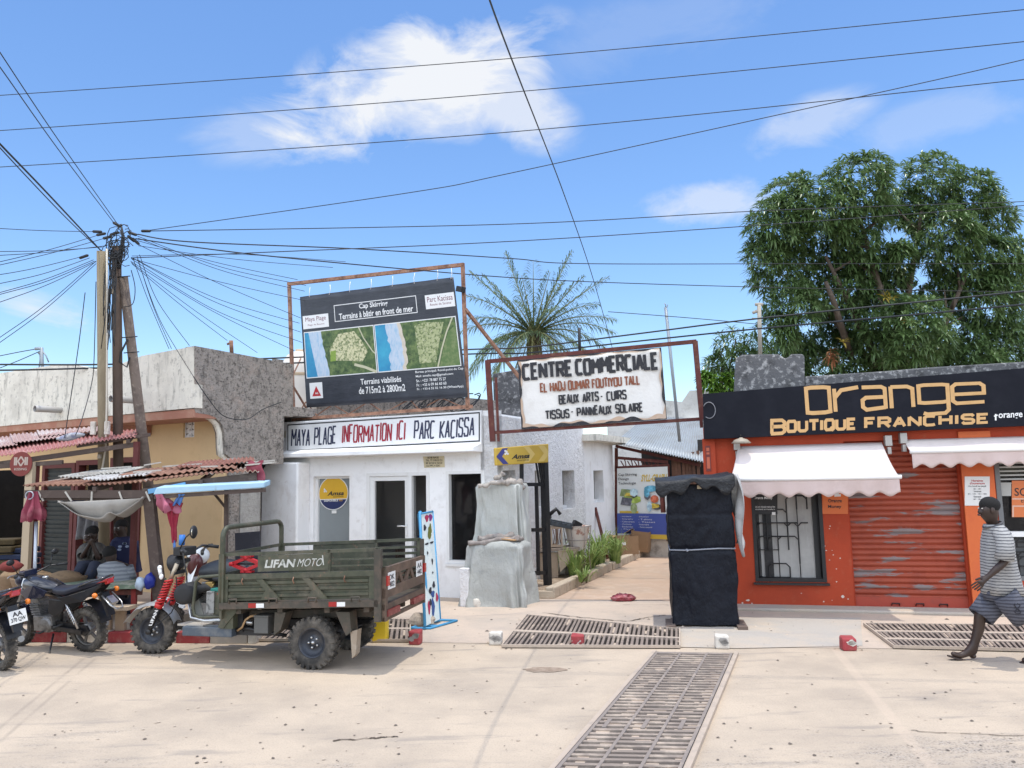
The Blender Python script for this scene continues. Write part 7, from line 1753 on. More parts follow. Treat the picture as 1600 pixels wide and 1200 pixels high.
# ------------------------------------------------------------------ wheels
m_tyre = mat('dusty_tyre', (.030, .028, .026), .9, var=(((.21, .185, .155), 5, .40, .66, .7), ((.012, .012, .012), 20, .5, .7, .6)), bump=((50, .4, .004),))
m_rimb = mat('rim_blue_black', (.035, .040, .052), .45, .4, var=(((.14, .12, .10), 9, .5, .75, .5),))
m_olive = mat('olive_paint', (.066, .070, .044), .5, .1, var=(((.16, .135, .10), 4, .45, .70, .65), ((.03, .034, .024), 9, .5, .68, .7), ((.21, .12, .08), 20, .60, .70, .7)), bump=((40, .15, .003),))
m_olived = mat('olive_rusty', (.062, .055, .042), .7, .1, var=(((.15, .10, .075), 7, .45, .7, .7), ((.02, .02, .018), 12, .55, .75, .5)))
m_chrome = mat('dull_chrome', (.50, .50, .50), .28, .9, var=(((.25, .22, .2), 12, .5, .75, .5),))
m_eng = mat('engine_alloy', (.25, .245, .24), .5, .6, var=(((.08, .07, .06), 14, .45, .68, .7),))
m_seat = mat('seat_vinyl', (.016, .020, .026), .45, bump=((60, .2, .003),))
m_rubber = mat('black_rubber', (.018, .018, .019), .7)
m_redl = mat('red_lens', (.34, .016, .014), .2, coat=.5)
m_orl = mat('orange_lens', (.70, .18, .01), .2, coat=.5)
def wheel(par, c, r, w_, axis, rr, tread=26, spokes='disc', rim=m_rimb, knob=.012):
    """a wheel in its thing's own space: tyre with tread blocks > rim"""
    ax = V(axis).normalized()
    mb = MB(); h = w_ / 2
    mb.lathe([(rr, -h * .75), (rr + .02, -h * .98), ((r + rr) / 2, -h * 1.05), (r - .03, -h * .95), (r - knob, -h * .72), (r - knob * .6, 0), (r - knob, h * .72), (r - .03, h * .95), ((r + rr) / 2, h * 1.05), (rr + .02, h * .98), (rr, h * .75)], c, ax, n=44)
    u = V((0, 0, 1)); e1 = (u - ax * u.dot(ax)).normalized(); e2 = ax.cross(e1)
    for k in range(tread):
        for sd in (-1, 1):
            a = 2 * pi * (k + (.5 if sd > 0 else 0)) / tread; d = e1 * cos(a) + e2 * sin(a); tg = ax.cross(d)
            mb.box(V(c) + d * (r - knob * .9) + ax * (sd * h * .52), (w_ * .46, 2 * pi * r / tread * .55, knob * 2), M=Matrix((ax, tg, d)).transposed())
            if knob > .009: mb.box(V(c) + d * (r - knob * 2.6) + ax * (sd * h * .93), (w_ * .12, 2 * pi * r / tread * .5, knob * 3), M=Matrix((ax, tg, d)).transposed())
    wh = mb.build('wheel', m_tyre, par, local=True)
    mb = MB()
    if spokes == 'disc':
        mb.lathe([(0, h * .28), (rr * .24, h * .30), (rr * .30, h * .12), (rr * .55, h * .02), (rr * .80, h * .18), (rr * .90, h * .55), (rr * .99, h * .80), (rr * 1.04, h * .82), (rr * 1.04, h * .6), (rr * .98, -h * .6), (0, -h * .6)], c, ax, n=40)
        r_ = mb.build('rim', rim, wh, local=True)
        mb = MB(); mb.lathe([(0, h * .62), (rr * .10, h * .60), (rr * .14, h * .30)], c, ax, n=16)
        for k in range(5):
            a = 2 * pi * k / 5 + .4; d = e1 * cos(a) + e2 * sin(a); mb.lathe([(.0, h * .42), (.012, h * .42), (.012, h * .1)], V(c) + d * rr * .36, ax, n=8)
        mb.build('hub_nuts', m_chrome, wh, local=True)
    else:
        mb.lathe([(rr * 1.03, -h * .6), (rr * 1.03, h * .6), (rr * .93, h * .55), (rr * .9, h * .2), (rr * .9, -h * .2), (rr * .93, -h * .55), (rr * 1.03, -h * .6)], c, ax, n=40)
        for k in range(5):
            a = 2 * pi * k / 5 + .3; d = e1 * cos(a) + e2 * sin(a)
            mb.bar(V(c) + d * rr * .2, V(c) + d * rr * .93, .035, .022, up=ax)
        mb.lathe([(0, h * .7), (rr * .26, h * .7), (rr * .3, h * .3), (rr * .3, -h * .3), (rr * .26, -h * .7), (0, -h * .7)], c, ax, n=20)
        mb.build('rim', rim, wh, local=True)
    return wh

# ------------------------------------------------------------------ cargo tricycle (x runs to its rear, y away from the street's middle)
TY = radians(-14)
t = trike = thing('cargo_tricycle', 'olive green cargo motor tricycle with pressed steel bed reading LIFAN MOTO', 'tricycle', (-2.17, 8.33, 0), TY)
def lx(y_): return y_
def B_(name, m, fn, par=None, bevel=0.0, label=None):
    mb = MB(); fn(mb); return mb.build(name, m, par or t, local=True, bevel=bevel, label=label)
X0, X1, YB0, YB1, ZB, ZP = -1.05, .80, -.04, 1.12, .60, .965
tilt = lambda x: .035 * (x - X0)          # the bed stands a little higher at the back
def tp(x, y, z): return V((x, y, z + tilt(x)))
def tbox(mb, x0, y0, z0, x1, y1, z1):
    P = [tp(x0, y0, z0), tp(x1, y0, z0), tp(x1, y0, z1), tp(x0, y0, z1)]; mb.prism(P, (0, y1 - y0, 0))
wr1 = wheel(t, (0, .07, .270), .270, .145, (0, -1, 0), .150, 24, 'disc')
wr2 = wheel(t, (0, .98, .270), .270, .145, (0, -1, 0), .150, 24, 'disc')
sa = radians(7); wf = wheel(t, (-2.26, .42, .265), .265, .12, (sin(sa), -cos(sa), 0), .150, 24, 'disc')
def f(mb):
    for y in (.22, .82): tbox(mb, -1.05, y, .46, .70, y + .07, .545)
    for x in (-.9, -.4, .15, .6): tbox(mb, x, .0, .545, x + .06, 1.08, .595)
    mb.bar((-1.9, .50, .40), (-1.0, .50, .42), .07, .08); mb.bar((-1.0, .24, .45), (-1.0, .86, .45), .06, .06)
B_('chassis', m_olived, f)
B_('axle', m_black, lambda mb: (mb.tube([(0, .1, .27), (0, .96, .27)], .04, 10), mb.ball((0, .52, .27), (.13, .11, .13), 14, 8), mb.tube([(0, .52, .28), (-1.05, .5, .36)], .03, 8)))
for y in (.17, .88):
    def f(mb):
        for k in range(4): mb.tube([(-.5 + .05 * k, y, .44 - .012 * k), (-.25, y, .36 - .012 * k), (0, y, .32 - .012 * k), (.25, y, .36 - .012 * k), (.5 - .05 * k, y, .44 - .012 * k)], .014, 5, flat=.5)
    B_('leaf_spring', m_black, f)
B_('bed_floor', m_olived, lambda mb: tbox(mb, X0, YB0, ZB, X1, YB1, ZB + .02))
def panel(y, sgn, name):
    def f(mb):
        tbox(mb, X0 + .02, y, ZB + .09, X1 - .05, y + .012, ZP)
        o = y - .022 if sgn < 0 else y + .014
        tbox(mb, X0 + .02, o - .006, ZP - .045, X1 - .05, o + .016, ZP + .012)
        tbox(mb, X0 + .02, o, ZB + .085, X0 + .085, o + .012, ZP - .045); tbox(mb, X1 - .115, o, ZB + .085, X1 - .05, o + .012, ZP - .045)
        z = ZB + .115
        for k in range(4):
            z0 = ZB + .115 + k * .068
            a = [(z0, 0), (z0 + .010, -.020), (z0 + .038, -.020), (z0 + .050, 0)]
            for (za, oa), (zb_, ob) in zip(a[:-1], a[1:]):
                mb.add([tp(X0 + .09, y + (oa if sgn < 0 else .012 - oa), za), tp(X1 - .12, y + (oa if sgn < 0 else .012 - oa), za), tp(X1 - .12, y + (ob if sgn < 0 else .012 - ob), zb_), tp(X0 + .09, y + (ob if sgn < 0 else .012 - ob), zb_)], [(0, 1, 2, 3)])
    p = B_(name, m_olive, f)
    def g(mb):
        o = y - .034 if sgn < 0 else y + .024
        for xa in (XA,):
            P = [tp(xa, o, ZP - .05), tp(xa + .085, o, ZP - .05), tp(xa + .30, o, ZB + .10), tp(xa + .205, o, ZB + .10)]; mb.prism(P, (0, .014, 0))
            mb.prism([q + V((.028 + (0 if i in (0, 3) else -.03), -.010, 0)) for i, q in enumerate(P)], (0, .0095, 0))
            P = [tp(xa + .12, o + .004, ZB + .21), tp(xa + .18, o + .004, ZB + .21), tp(xa + .20, o + .004, ZB + .10), tp(xa + .06, o + .004, ZB + .10)]; mb.prism(P, (0, .010, 0))
    for XA in (-.62, -.07): B_('brace', m_olive, g, p)
    def hk(mb):
        o = y - .03 if sgn < 0 else y + .03
        for x in (-.78, -.17, .42): mb.tube([tp(x, o, ZP - .035), tp(x - .006, o - .012, ZP - .065), tp(x + .004, o - .004, ZP - .10)], .006, 5)
    B_('hook', m_rust, hk, p)
    return p
near = panel(YB0, -1, 'near_side_panel'); far = panel(YB1 - .012, 1, 'far_side_panel')
def f(mb):   # lower frame of the bed with reflectors
    tbox(mb, X0, YB0 - .05, ZB + .012, X1, YB0 - .004, ZB + .078); tbox(mb, X0, YB1 + .004, ZB + .012, X1, YB1 + .05, ZB + .078)
    for x in (-.88, -.40, .06, .55): mb.tube([tp(x - .045, YB0 - .054, ZB + .07), tp(x - .045, YB0 - .054, ZB + .115), tp(x + .045, YB0 - .054, ZB + .115), tp(x + .045, YB0 - .054, ZB + .07)], .010, 5)
low = B_('side_sill', m_olived, f)
for x in (-.69, .25):
    B_('red_reflector', m_redl, lambda mb: tbox(mb, x, YB0 - .056, ZB + .022, x + .09, YB0 - .0505, ZB + .07), low); B_('white_reflector', mat('reflector_white', (.75, .75, .74), .3), lambda mb: tbox(mb, x + .093, YB0 - .056, ZB + .022, x + .185, YB0 - .0505, ZB + .066), low)
B_('front_panel', m_olive, lambda mb: (tbox(mb, X0 - .03, YB0, ZB - .1, X0 + .0, YB1, ZP + .02), [tbox(mb, X0 - .045, YB0 + .1, ZB + .06 + .09 * k, X0 - .03, YB1 - .1, ZB + .10 + .09 * k) for k in range(4)]))
for ya, yb in ((YB0 - .045, YB0 - .004), (YB1 + .004, YB1 + .045)): B_('front_post', m_olive, lambda mb: tbox(mb, X0 - .02, ya, ZB, X0 + .045, yb, ZP + .23))
# upper rails with the lettered band
def f(mb):
    for y in (YB0 - .01, YB1 + .01):
        mb.bar(tp(X0, y, 1.185), tp(X1, y, 1.185), .03, .035)
        for x in (.235, X1 - .02): mb.bar(tp(x, y, ZP), tp(x, y, 1.20), .03, .03)
    for z in (1.10, 1.03): mb.bar(tp(.24, YB1 + .01, z), tp(X1, YB1 + .01, z), .02, .03); mb.bar(tp(.24, YB0 - .01, z), tp(X1 - .02, YB0 - .01, z), .012, .014)
B_('upper_rail', m_olive, f)
fc = Face(tp(-.60, YB0 - .03, ZP + .03), tp(.235, YB0 - .03, ZP + .03), tp(.235, YB0 - .03, 1.165), tp(-.60, YB0 - .03, 1.165))
band, band2 = [B_('lettered_band', m_olive, lambda mb: mb.prism([fc.f(p, q) + V((0, dy, 0)) for p, q in ((0, 0), (1, 0), (1, 1), (0, 1))], (0, .018, 0))) for dy in (0, YB1 - YB0 + .04)]
if fc.n.y > 0: fc.n = -fc.n
m_let = mat('worn_white_paint', (.50, .50, .46), .6, var=(((.14, .15, .11), 26, .52, .66, .85),))
def f(mb): letters(mb, fc, 'LIFAN', .10, .22, .52, .72, .003, .035, .05); letters(mb, fc, 'MOTO', .56, .24, .90, .72, .003, .0, .10); fc.line(mb, [(.93, .3), (.915, .9)], .012, .003)
B_('lettering', m_let, f, band)
def hoop(mb, x, z0, z1, y0, y1, r, n=12):
    pts = [tp(x, y0, z0), tp(x, y0, z1 - .10)]
    for k in range(5): a = pi / 2 * k / 4; pts.append(tp(x, y0 + .10 - .10 * cos(a), z1 - .10 + .10 * sin(a)))
    for k in range(5): a = pi / 2 * (1 - k / 4); pts.append(tp(x, y1 - .10 + .10 * cos(a), z1 - .10 + .10 * sin(a)))
    pts.append(tp(x, y1, z0)); mb.tube(pts, r, n)
B_('head_hoop', m_olive, lambda mb: (hoop(mb, X0 + .01, ZB, 1.475, YB0 - .02, YB1 + .02, .028), mb.bar(tp(X0 + .01, YB0, 1.185), tp(X0 + .01, YB1, 1.185), .03, .035)))
# rear: corner posts, ajar tailgate
for ya, yb in ((YB0 - .05, YB0), (YB1, YB1 + .05)): B_('rear_post', m_olived, lambda mb: tbox(mb, X1 - .045, ya, ZB - .14, X1 + .03, yb, 1.19))
TG = Matrix.Translation(V((X1 + .04, YB0 - .02, tilt(X1)))) @ Matrix.Rotation(radians(1), 4, 'Z')
def tg(y, z, o=0.0): return TG @ V((o, y, z))
def tgbar(mb, y0, z0, y1, z1, th=.02, o=0.0): mb.prism([tg(y0, z0, o), tg(y1, z0, o), tg(y1, z1, o), tg(y0, z1, o)], (TG.to_3x3() @ V((th, 0, 0))))
Wd = YB1 - YB0 + .04
m_tail = mat('tail_brown', (.105, .07, .05), .75, .1, var=(((.20, .13, .09), 6, .45, .7, .7), ((.05, .05, .035), 10, .5, .7, .6)))
def f(mb):
    tgbar(mb, 0, ZP - .05, Wd, ZP + .035, .04, -.01); tgbar(mb, 0, ZB + .09, Wd, ZB + .19, .04, -.01); tgbar(mb, 0, ZB - .03, Wd, ZB + .03, .035, -.01); tgbar(mb, 0, ZB - .14, Wd, ZB - .10, .03, -.01)
    for y in (0, Wd - .05): tgbar(mb, y, ZB - .14, y + .05, ZP + .035, .045, -.012)
    for y in (.28, .62):
        mb.prism([tg(y + .06, ZP - .05), tg(y + .14, ZP - .05), tg(y + .04, ZB + .19), tg(y - .04, ZB + .19)], TG.to_3x3() @ V((.02, 0, 0)))
        mb.prism([tg(y + .10, ZP - .05, .004), tg(y + .16, ZP - .05, .004), tg(y + .26, ZB + .19, .004), tg(y + .19, ZB + .19, .004)], TG.to_3x3() @ V((.018, 0, 0)))
    for k in range(3): tgbar(mb, .05, ZB + .21 + .045 * k, Wd - .05, ZB + .235 + .045 * k, .01, -.03)
tail = B_('tailgate', m_tail, f)
def plate(par, y0, z0, lines, o):
    fc = Face(tg(y0, z0, o), tg(y0 + .20, z0, o), tg(y0 + .20, z0 + .17, o), tg(y0, z0 + .17, o))
    p = B_('number_plate', mat('plate_white', (.70, .70, .68), .5), lambda mb: mb.prism([fc.f(0, 0), fc.f(1, 0), fc.f(1, 1), fc.f(0, 1)], -fc.n * .004), par)
    def f(mb):
        for k, s in enumerate(lines): letters(mb, fc, s, .14, .54 - .42 * k, .86, .86 - .42 * k, .002, .02)
    B_('plate_lettering', m_inky, f, p)
plate(tail, Wd - .30, ZB + .19, ('AA', '4402'), .034); plate(tail, .06, ZB + .17, ('DK', '482'), .034)
for y0, y1 in ((.03, .36), (Wd - .42, Wd - .06)):
    B_('tail_lamp', mat('lamp_dull_red', (.17, .03, .028), .4, var=(((.3, .1, .09), 20, .5, .6, .7),)), lambda mb: tgbar(mb, y0, ZB - .095, y1, ZB - .035, .05, .0), tail)
for y in (.01, Wd - .07): B_('red_marker', m_redl, lambda mb: tgbar(mb, y, ZP - .15, y + .05, ZP - .05, .055, .0), tail)
# mudguard struts, flap, battery box, tool box under the bed
for y in (0, .88):
    B_('mudguard', m_olived, lambda mb: mb.prism([(-.43, y, .58), (-.30, y, .58), (-.36, y, .40), (-.44, y, .34)], (0, .16, 0))); B_('mudguard', m_olived, lambda mb: mb.prism([(.28, y, .60), (.44, y, .60), (.46, y, .40), (.40, y, .36)], (0, .16, 0)))
B_('cross_tube', m_olived, lambda mb: mb.tube([(-.36, .1, .50), (-.36, .98, .50)], .012, 6))
B_('mud_flap', mat('flap_tan', (.30, .24, .18), .8, var=(((.45, .40, .33), 5, .5, .7, .6),)), lambda mb: mb.prism([(.44, .02, .40), (.52, .02, .42), (.50, .02, .17), (.46, .02, .13)], (.0, .10, 0)))
B_('battery_box', mat('box_grey', (.10, .10, .095), .6, var=(((.24, .2, .16), 6, .5, .7, .6),)), lambda mb: (mb.box((-.62, .12, .43), (.17, .16, .17)), mb.box((-.62, .12, .525), (.18, .17, .02))), bevel=.006)
B_('under_tray', m_black, lambda mb: (mb.box((-.80, .22, .33), (.5, .2, .05)), mb.box((-.93, .2, .45), (.10, .2, .22)), mb.box((-.45, .52, .40), (.6, .4, .10)), mb.tube([(-1.0, .12, .38), (-.8, .10, .38), (-.6, .12, .34), (-.4, .2, .30)], .02, 6)))
B_('loose_cable', mat('cable_tan', (.35, .22, .11), .6), lambda mb: mb.tube([(-.93, .08, .36), (-.86, .06, .40), (-.82, .06, .48), (-.76, .06, .52), (-.70, .07, .53)], .012, 6))
# running board with bluish edge
m_rb = mat('board_blue_grey', (.075, .095, .12), .55, .2, var=(((.22, .22, .21), 6, .5, .7, .6),))
for y in (.10, .90): B_('running_board', m_rb, lambda mb: mb.box((-1.28, y, .345), (.62, .14, .10)), bevel=.008)
B_('foot_plate', mat('plate_pale', (.40, .36, .31), .7, var=(((.24, .2, .17), 7, .5, .7, .7),)), lambda mb: (mb.prism([(-1.72, .12, .385), (-1.35, .06, .39), (-1.32, .30, .39), (-1.68, .32, .385)], (0, 0, .02)), mb.prism([(-1.72, .88, .385), (-1.35, .94, .39), (-1.32, .70, .39), (-1.68, .68, .385)], (0, 0, .02))))
# engine, tank, seat
def f(mb):
    mb.box((-1.48, .48, .50), (.34, .26, .20)); mb.lathe([(0, -.15), (.10, -.15), (.11, -.1), (.11, .13), (.08, .17), (0, .17)], (-1.40, .48, .48), (0, -1, 0), n=22)
    for k in range(7): mb.box((-1.55, .48, .62 + .022 * k), (.17, .19, .010))
    mb.box((-1.55, .48, .68), (.12, .15, .16)); mb.box((-1.55, .48, .80), (.15, .17, .05))
B_('engine', m_eng, f, bevel=.006)
B_('exhaust_pipe', m_chrome, lambda mb: mb.tube([(-1.62, .40, .66), (-1.72, .32, .58), (-1.66, .28, .44), (-1.45, .24, .42), (-1.15, .22, .44), (-.8, .2, .42)], [.022, .022, .022, .025, .035, .04], 9))
B_('air_hose', m_rubber, lambda mb: (mb.lathe([(.06, -.13), (.115, -.12), (.12, 0), (.115, .12), (.06, .13), (0, .13)], (-1.70, .28, .72), (.1, -1, 0), n=22), mb.tube([(-1.62, .3, .74), (-1.5, .33, .78), (-1.35, .36, .74)], .05, 9)))
B_('carburettor', mat('brass_dull', (.32, .22, .08), .4, .7), lambda mb: (mb.box((-1.46, .34, .80), (.09, .08, .08)), mb.tube([(-1.52, .33, .80), (-1.40, .33, .80)], .03, 8)), bevel=.008)
def f(mb):
    def g(s, v):
        a = s * 2 * pi; x = -1.66 + .62 * v; w_ = .15 * (sin(pi * min(1, .12 + v * .9)) ** .5) + .02; h = .13 * (sin(pi * min(1, .15 + v * .8)) ** .6)
        return V((x, .5 + w_ * cos(a), .93 + h * sin(a) + .02 * sin(v * 3)))
    mb.grid(g, 28, 14, closed=True); mb.quad(*[g(k / 28, 0) for k in range(28)]); mb.quad(*[g(1 - k / 28, 1) for k in range(28)])
B_('fuel_tank', m_seat, f)
def f(mb):
    mb.grid(lambda s, v: V((-1.42 + .42 * v, .5 + .19 * cos(s * 2 * pi), .86 + .075 * sin(s * 2 * pi) + .02 * (1 - v))), 24, 8, closed=True); mb.box((-1.02, .5, .87), (.06, .34, .14))
B_('seat', m_seat, f, bevel=.01)
B_('seat_base', mat('seat_teal', (.02, .20, .17), .5), lambda mb: mb.box((-1.20, .45, .765), (.36, .46, .03)), bevel=.006)
B_('side_cover', m_olive, lambda mb: (mb.box((-1.20, .24, .62), (.30, .04, .26)), mb.box((-1.20, .76, .62), (.30, .04, .26))), bevel=.012)
B_('battery', mat('battery_pale', (.36, .36, .35), .5, .3, var=(((.1, .1, .1), 18, .5, .6, .8),)), lambda mb: mb.box((-1.37, .235, .63), (.10, .06, .24)), bevel=.006)
B_('cover_sticker', mat('sticker_red', (.35, .05, .03), .5), lambda mb: (mb.box((-1.25, .2185, .725), (.08, .002, .02)), mb.box((-1.11, .2185, .73), (.06, .002, .02))))
# side guard loop
def f(mb):
    for y in (.06, .94):
        pts = [(-1.03, y, .955), (-1.40, y, .93), (-1.45, y, .88), (-1.48, y, .60), (-1.46, y, .52), (-1.40, y, .495), (-1.05, y, .51)]
        mb.tube([V(p) for p in pts], .018, 9)
B_('guard_loop', m_olive, f)
B_('cab_corner', m_olive, lambda mb: (mb.prism([(-1.05, .0, .60), (-.87, .0, .60), (-1.05, .0, .40), (-1.12, .0, .40)], (0, .1, 0)), mb.box((-1.02, .08, .52), (.16, .14, .26))))
B_('shin_plate', mat('plate_grey_green', (.16, .17, .16), .6, .2, var=(((.3, .27, .23), 6, .5, .7, .6),)), lambda mb: mb.prism([(-1.72, .34, .66), (-1.62, .34, .66), (-1.52, .34, .41), (-1.66, .34, .41)], (0, .32, 0)), bevel=.01)
# fork, springs, fender, handlebar group steered a little
SM = Matrix.Translation(V((-2.26, .42, .265))) @ Matrix.Rotation(sa, 4, 'Z')
def sp(x, y, z): return SM @ V((x, y, z))
rk = V((.36, 0, .86)).normalized()
def fk(s, y, dx=0): return sp(rk.x * s + dx, y, rk.z * s)
def f(mb):
    for y in (-.105, .105):
        mb.tube([fk(-.02, y), fk(.36, y)], [.030, .030], 10); mb.tube([fk(.36, y), fk(.86, y)], .020, 10)
        mb.lathe([(0, -.03), (.03, -.03), (.034, 0), (.03, .03), (0, .03)], fk(0, y), SM.to_3x3() @ V((0, 1, 0)), n=12)
    mb.bar(fk(.72, -.12), fk(.72, .12), .06, .04); mb.bar(fk(.86, -.12), fk(.86, .12), .06, .04)
frk = B_('fork', m_black, f)
fcy = -.1355
fcF = Face(fk(.07, fcy, -.026), fk(.07, fcy, .026), fk(.33, fcy, .026), fk(.33, fcy, -.026))
def f(mb):
    vs, fs = text_geo('LIFAN', .03); mb.add([fcF.f(.12 + .76 * (1 - y), .04 + .72 * x, .0) for x, y in vs], fs)
    disc(mb, fcF, .5, .9, .34, .07, 0, n=16)
B_('fork_lettering', m_trim, f, frk)
B_('upper_tube', mat('tube_tan', (.42, .35, .26), .4, .5), lambda mb: [mb.tube([fk(.60, y), fk(.84, y)], .026, 10) for y in (-.105, .105)], frk)
m_spr = mat('spring_red', (.50, .02, .02), .4)
for y in (-.125, .125):
    B_('red_spring', m_spr, lambda mb: mb.tube([fk(.34 + .30 * k / 90, y) + SM.to_3x3() @ V((.042 * cos(k * 2 * pi / 10), .042 * sin(k * 2 * pi / 10), 0)) for k in range(91)], .011, 6), frk)
    B_('spring_cap', m_spr, lambda mb: mb.tube([fk(.30, y), fk(.35, y)], [.046, .05], 12), frk)
def f(mb):
    def g(s, v):
        a = radians(168) - radians(150) * v; rr_ = .305 + .02 * (1 - v) * (1 if v < .3 else 0); q = (s - .5) * 2
        return sp(rr_ * cos(a) + (-.05 if v < .15 else 0) * (1 - v / .15 if v < .15 else 0), q * .085, rr_ * sin(a) - .035 * q * q + .02)
    mb.grid(g, 8, 24)
B_('front_fender', mat('fender_silver', (.40, .40, .39), .4, .4, var=(((.22, .2, .18), 6, .5, .7, .6),)), f)
def f(mb):
    hb = [fk(.90, -.36) + V((.20, 0, .10)), fk(.90, -.24) + V((.10, 0, .12)), fk(.90, -.10) + V((.02, 0, .05)), fk(.90, .10) + V((.02, 0, .05)), fk(.90, .24) + V((.10, 0, .12)), fk(.90, .36) + V((.20, 0, .10))]
    mb.tube(hb, .014, 8)
hbar = B_('handlebar', m_black, f)
for y in (-.36, .36): B_('grip', m_rubber, lambda mb: mb.tube([fk(.90, y) + V((.26, 0, .09)), fk(.90, y * .8) + V((.15, 0, .115))], .021, 8), hbar)
B_('headlamp', m_black, lambda mb: (mb.lathe([(0, .1), (.07, .09), (.10, .02), (.105, -.04), (.0, -.05)], fk(.80, 0) + V((-.08, 0, .03)), (.95, 0, .2), n=22), mb.box(fk(.92, 0) + V((.0, 0, .06)), (.16, .22, .10))), hbar, bevel=.01)
B_('headlamp_glass', m_chrome, lambda mb: mb.lathe([(.095, 0), (.07, .02), (0, .03)], fk(.80, 0) + V((-.12, 0, .02)), (-.95, 0, -.2), n=22), hbar)
B_('white_horn', m_trim, lambda mb: (mb.ball(fk(.62, -.17) + V((-.10, 0, .16)), (.028, .022, .03), 10, 6), mb.tube([fk(.62, -.17) + V((-.10, 0, .15)), fk(.62, -.17) + V((-.085, 0, .08))], [.022, .02], 8), mb.ball(fk(.62, -.17) + V((-.075, 0, .06)), (.026, .022, .034), 10, 6)), hbar)
B_('blue_lighter_tube', mat('tube_blue', (.03, .16, .5), .4), lambda mb: mb.tube([fk(.93, -.05) + V((-.02, 0, .12)), fk(.93, -.05) + V((-.015, 0, .24))], .035, 10), hbar)
def f(mb):
    p = fk(.90, -.26) + V((.10, 0, .12)); mb.tube([p, p + V((.10, -.03, .14)), p + V((.18, -.05, .19))], .008, 6)
    mb.ball(p + V((.215, -.05, .20)), (.028, .062, .075), 14, 10)
mir = B_('mirror', m_black, f, hbar)
B_('mirror_glass', mat('mirror_glass', (.75, .70, .58), .08, .9), lambda mb: mb.ball(fk(.90, -.26) + V((.325, -.055, .32)), (.012, .052, .064), 14, 8), mir)
B_('brake_cable', m_rubber, lambda mb: (mb.tube([fk(.04, -.13), sp(.14, -.13, .10), sp(.28, -.12, .22), sp(.34, -.1, .38), sp(.30, -.08, .62)], .007, 6), mb.tube([fk(.90, -.2) + V((.1, 0, .1)), sp(.5, -.2, .65), sp(.46, -.1, .35)], .008, 6)))
# things lying in the bed
def wl(p): return trike.matrix_world @ V(p)
M_ = ROOTM[trike.name]
def T3(x, y, z): return M_ @ tp(x, y, z)
jk = thing('scissor_jack', 'bright red scissor jack lying in the front of the tricycle bed', 'jack', T3(-.82, .06, 1.08), TY)
mb = MB(); c_ = V((-.80, .06, 1.075))
q = [V((-.20, 0, 0)), V((-.02, 0, .065)), V((.16, 0, .005)), V((-.02, 0, -.065))]
for a, b in ((0, 1), (1, 2), (2, 3), (3, 0)): mb.bar(M_ @ (c_ + q[a]), M_ @ (c_ + q[b]), .05, .035)
for p in q: mb.lathe([(0, -.03), (.024, -.03), (.024, .03), (0, .03)], M_ @ (c_ + p), M_.to_3x3() @ V((0, 1, 0)), n=12)
mb.bar(M_ @ (c_ + V((-.08, 0, .085))), M_ @ (c_ + V((.05, 0, .085))), .06, .02); mb.bar(M_ @ (c_ + V((-.08, 0, -.08))), M_ @ (c_ + V((.06, 0, -.08))), .06, .02)
mb.build('arms', mat('jack_red', (.48, .012, .02), .4), jk)
mb = MB(); mb.tube([M_ @ (c_ + V((-.22, 0, 0))), M_ @ (c_ + V((.20, 0, .003)))], .009, 6); mb.build('screw', m_black, jk)
mb = MB(); mb.box(M_ @ V((-.80, .42, .84)), (.34, .5, .38), rz=TY); tag(mb.build('dark_sack', mat('sack_dark', (.03, .033, .04), .8, bump=((8, .6, .03),)), bevel=.06), 'dark stuffed sack in the tricycle bed beneath the red jack', 'sack')

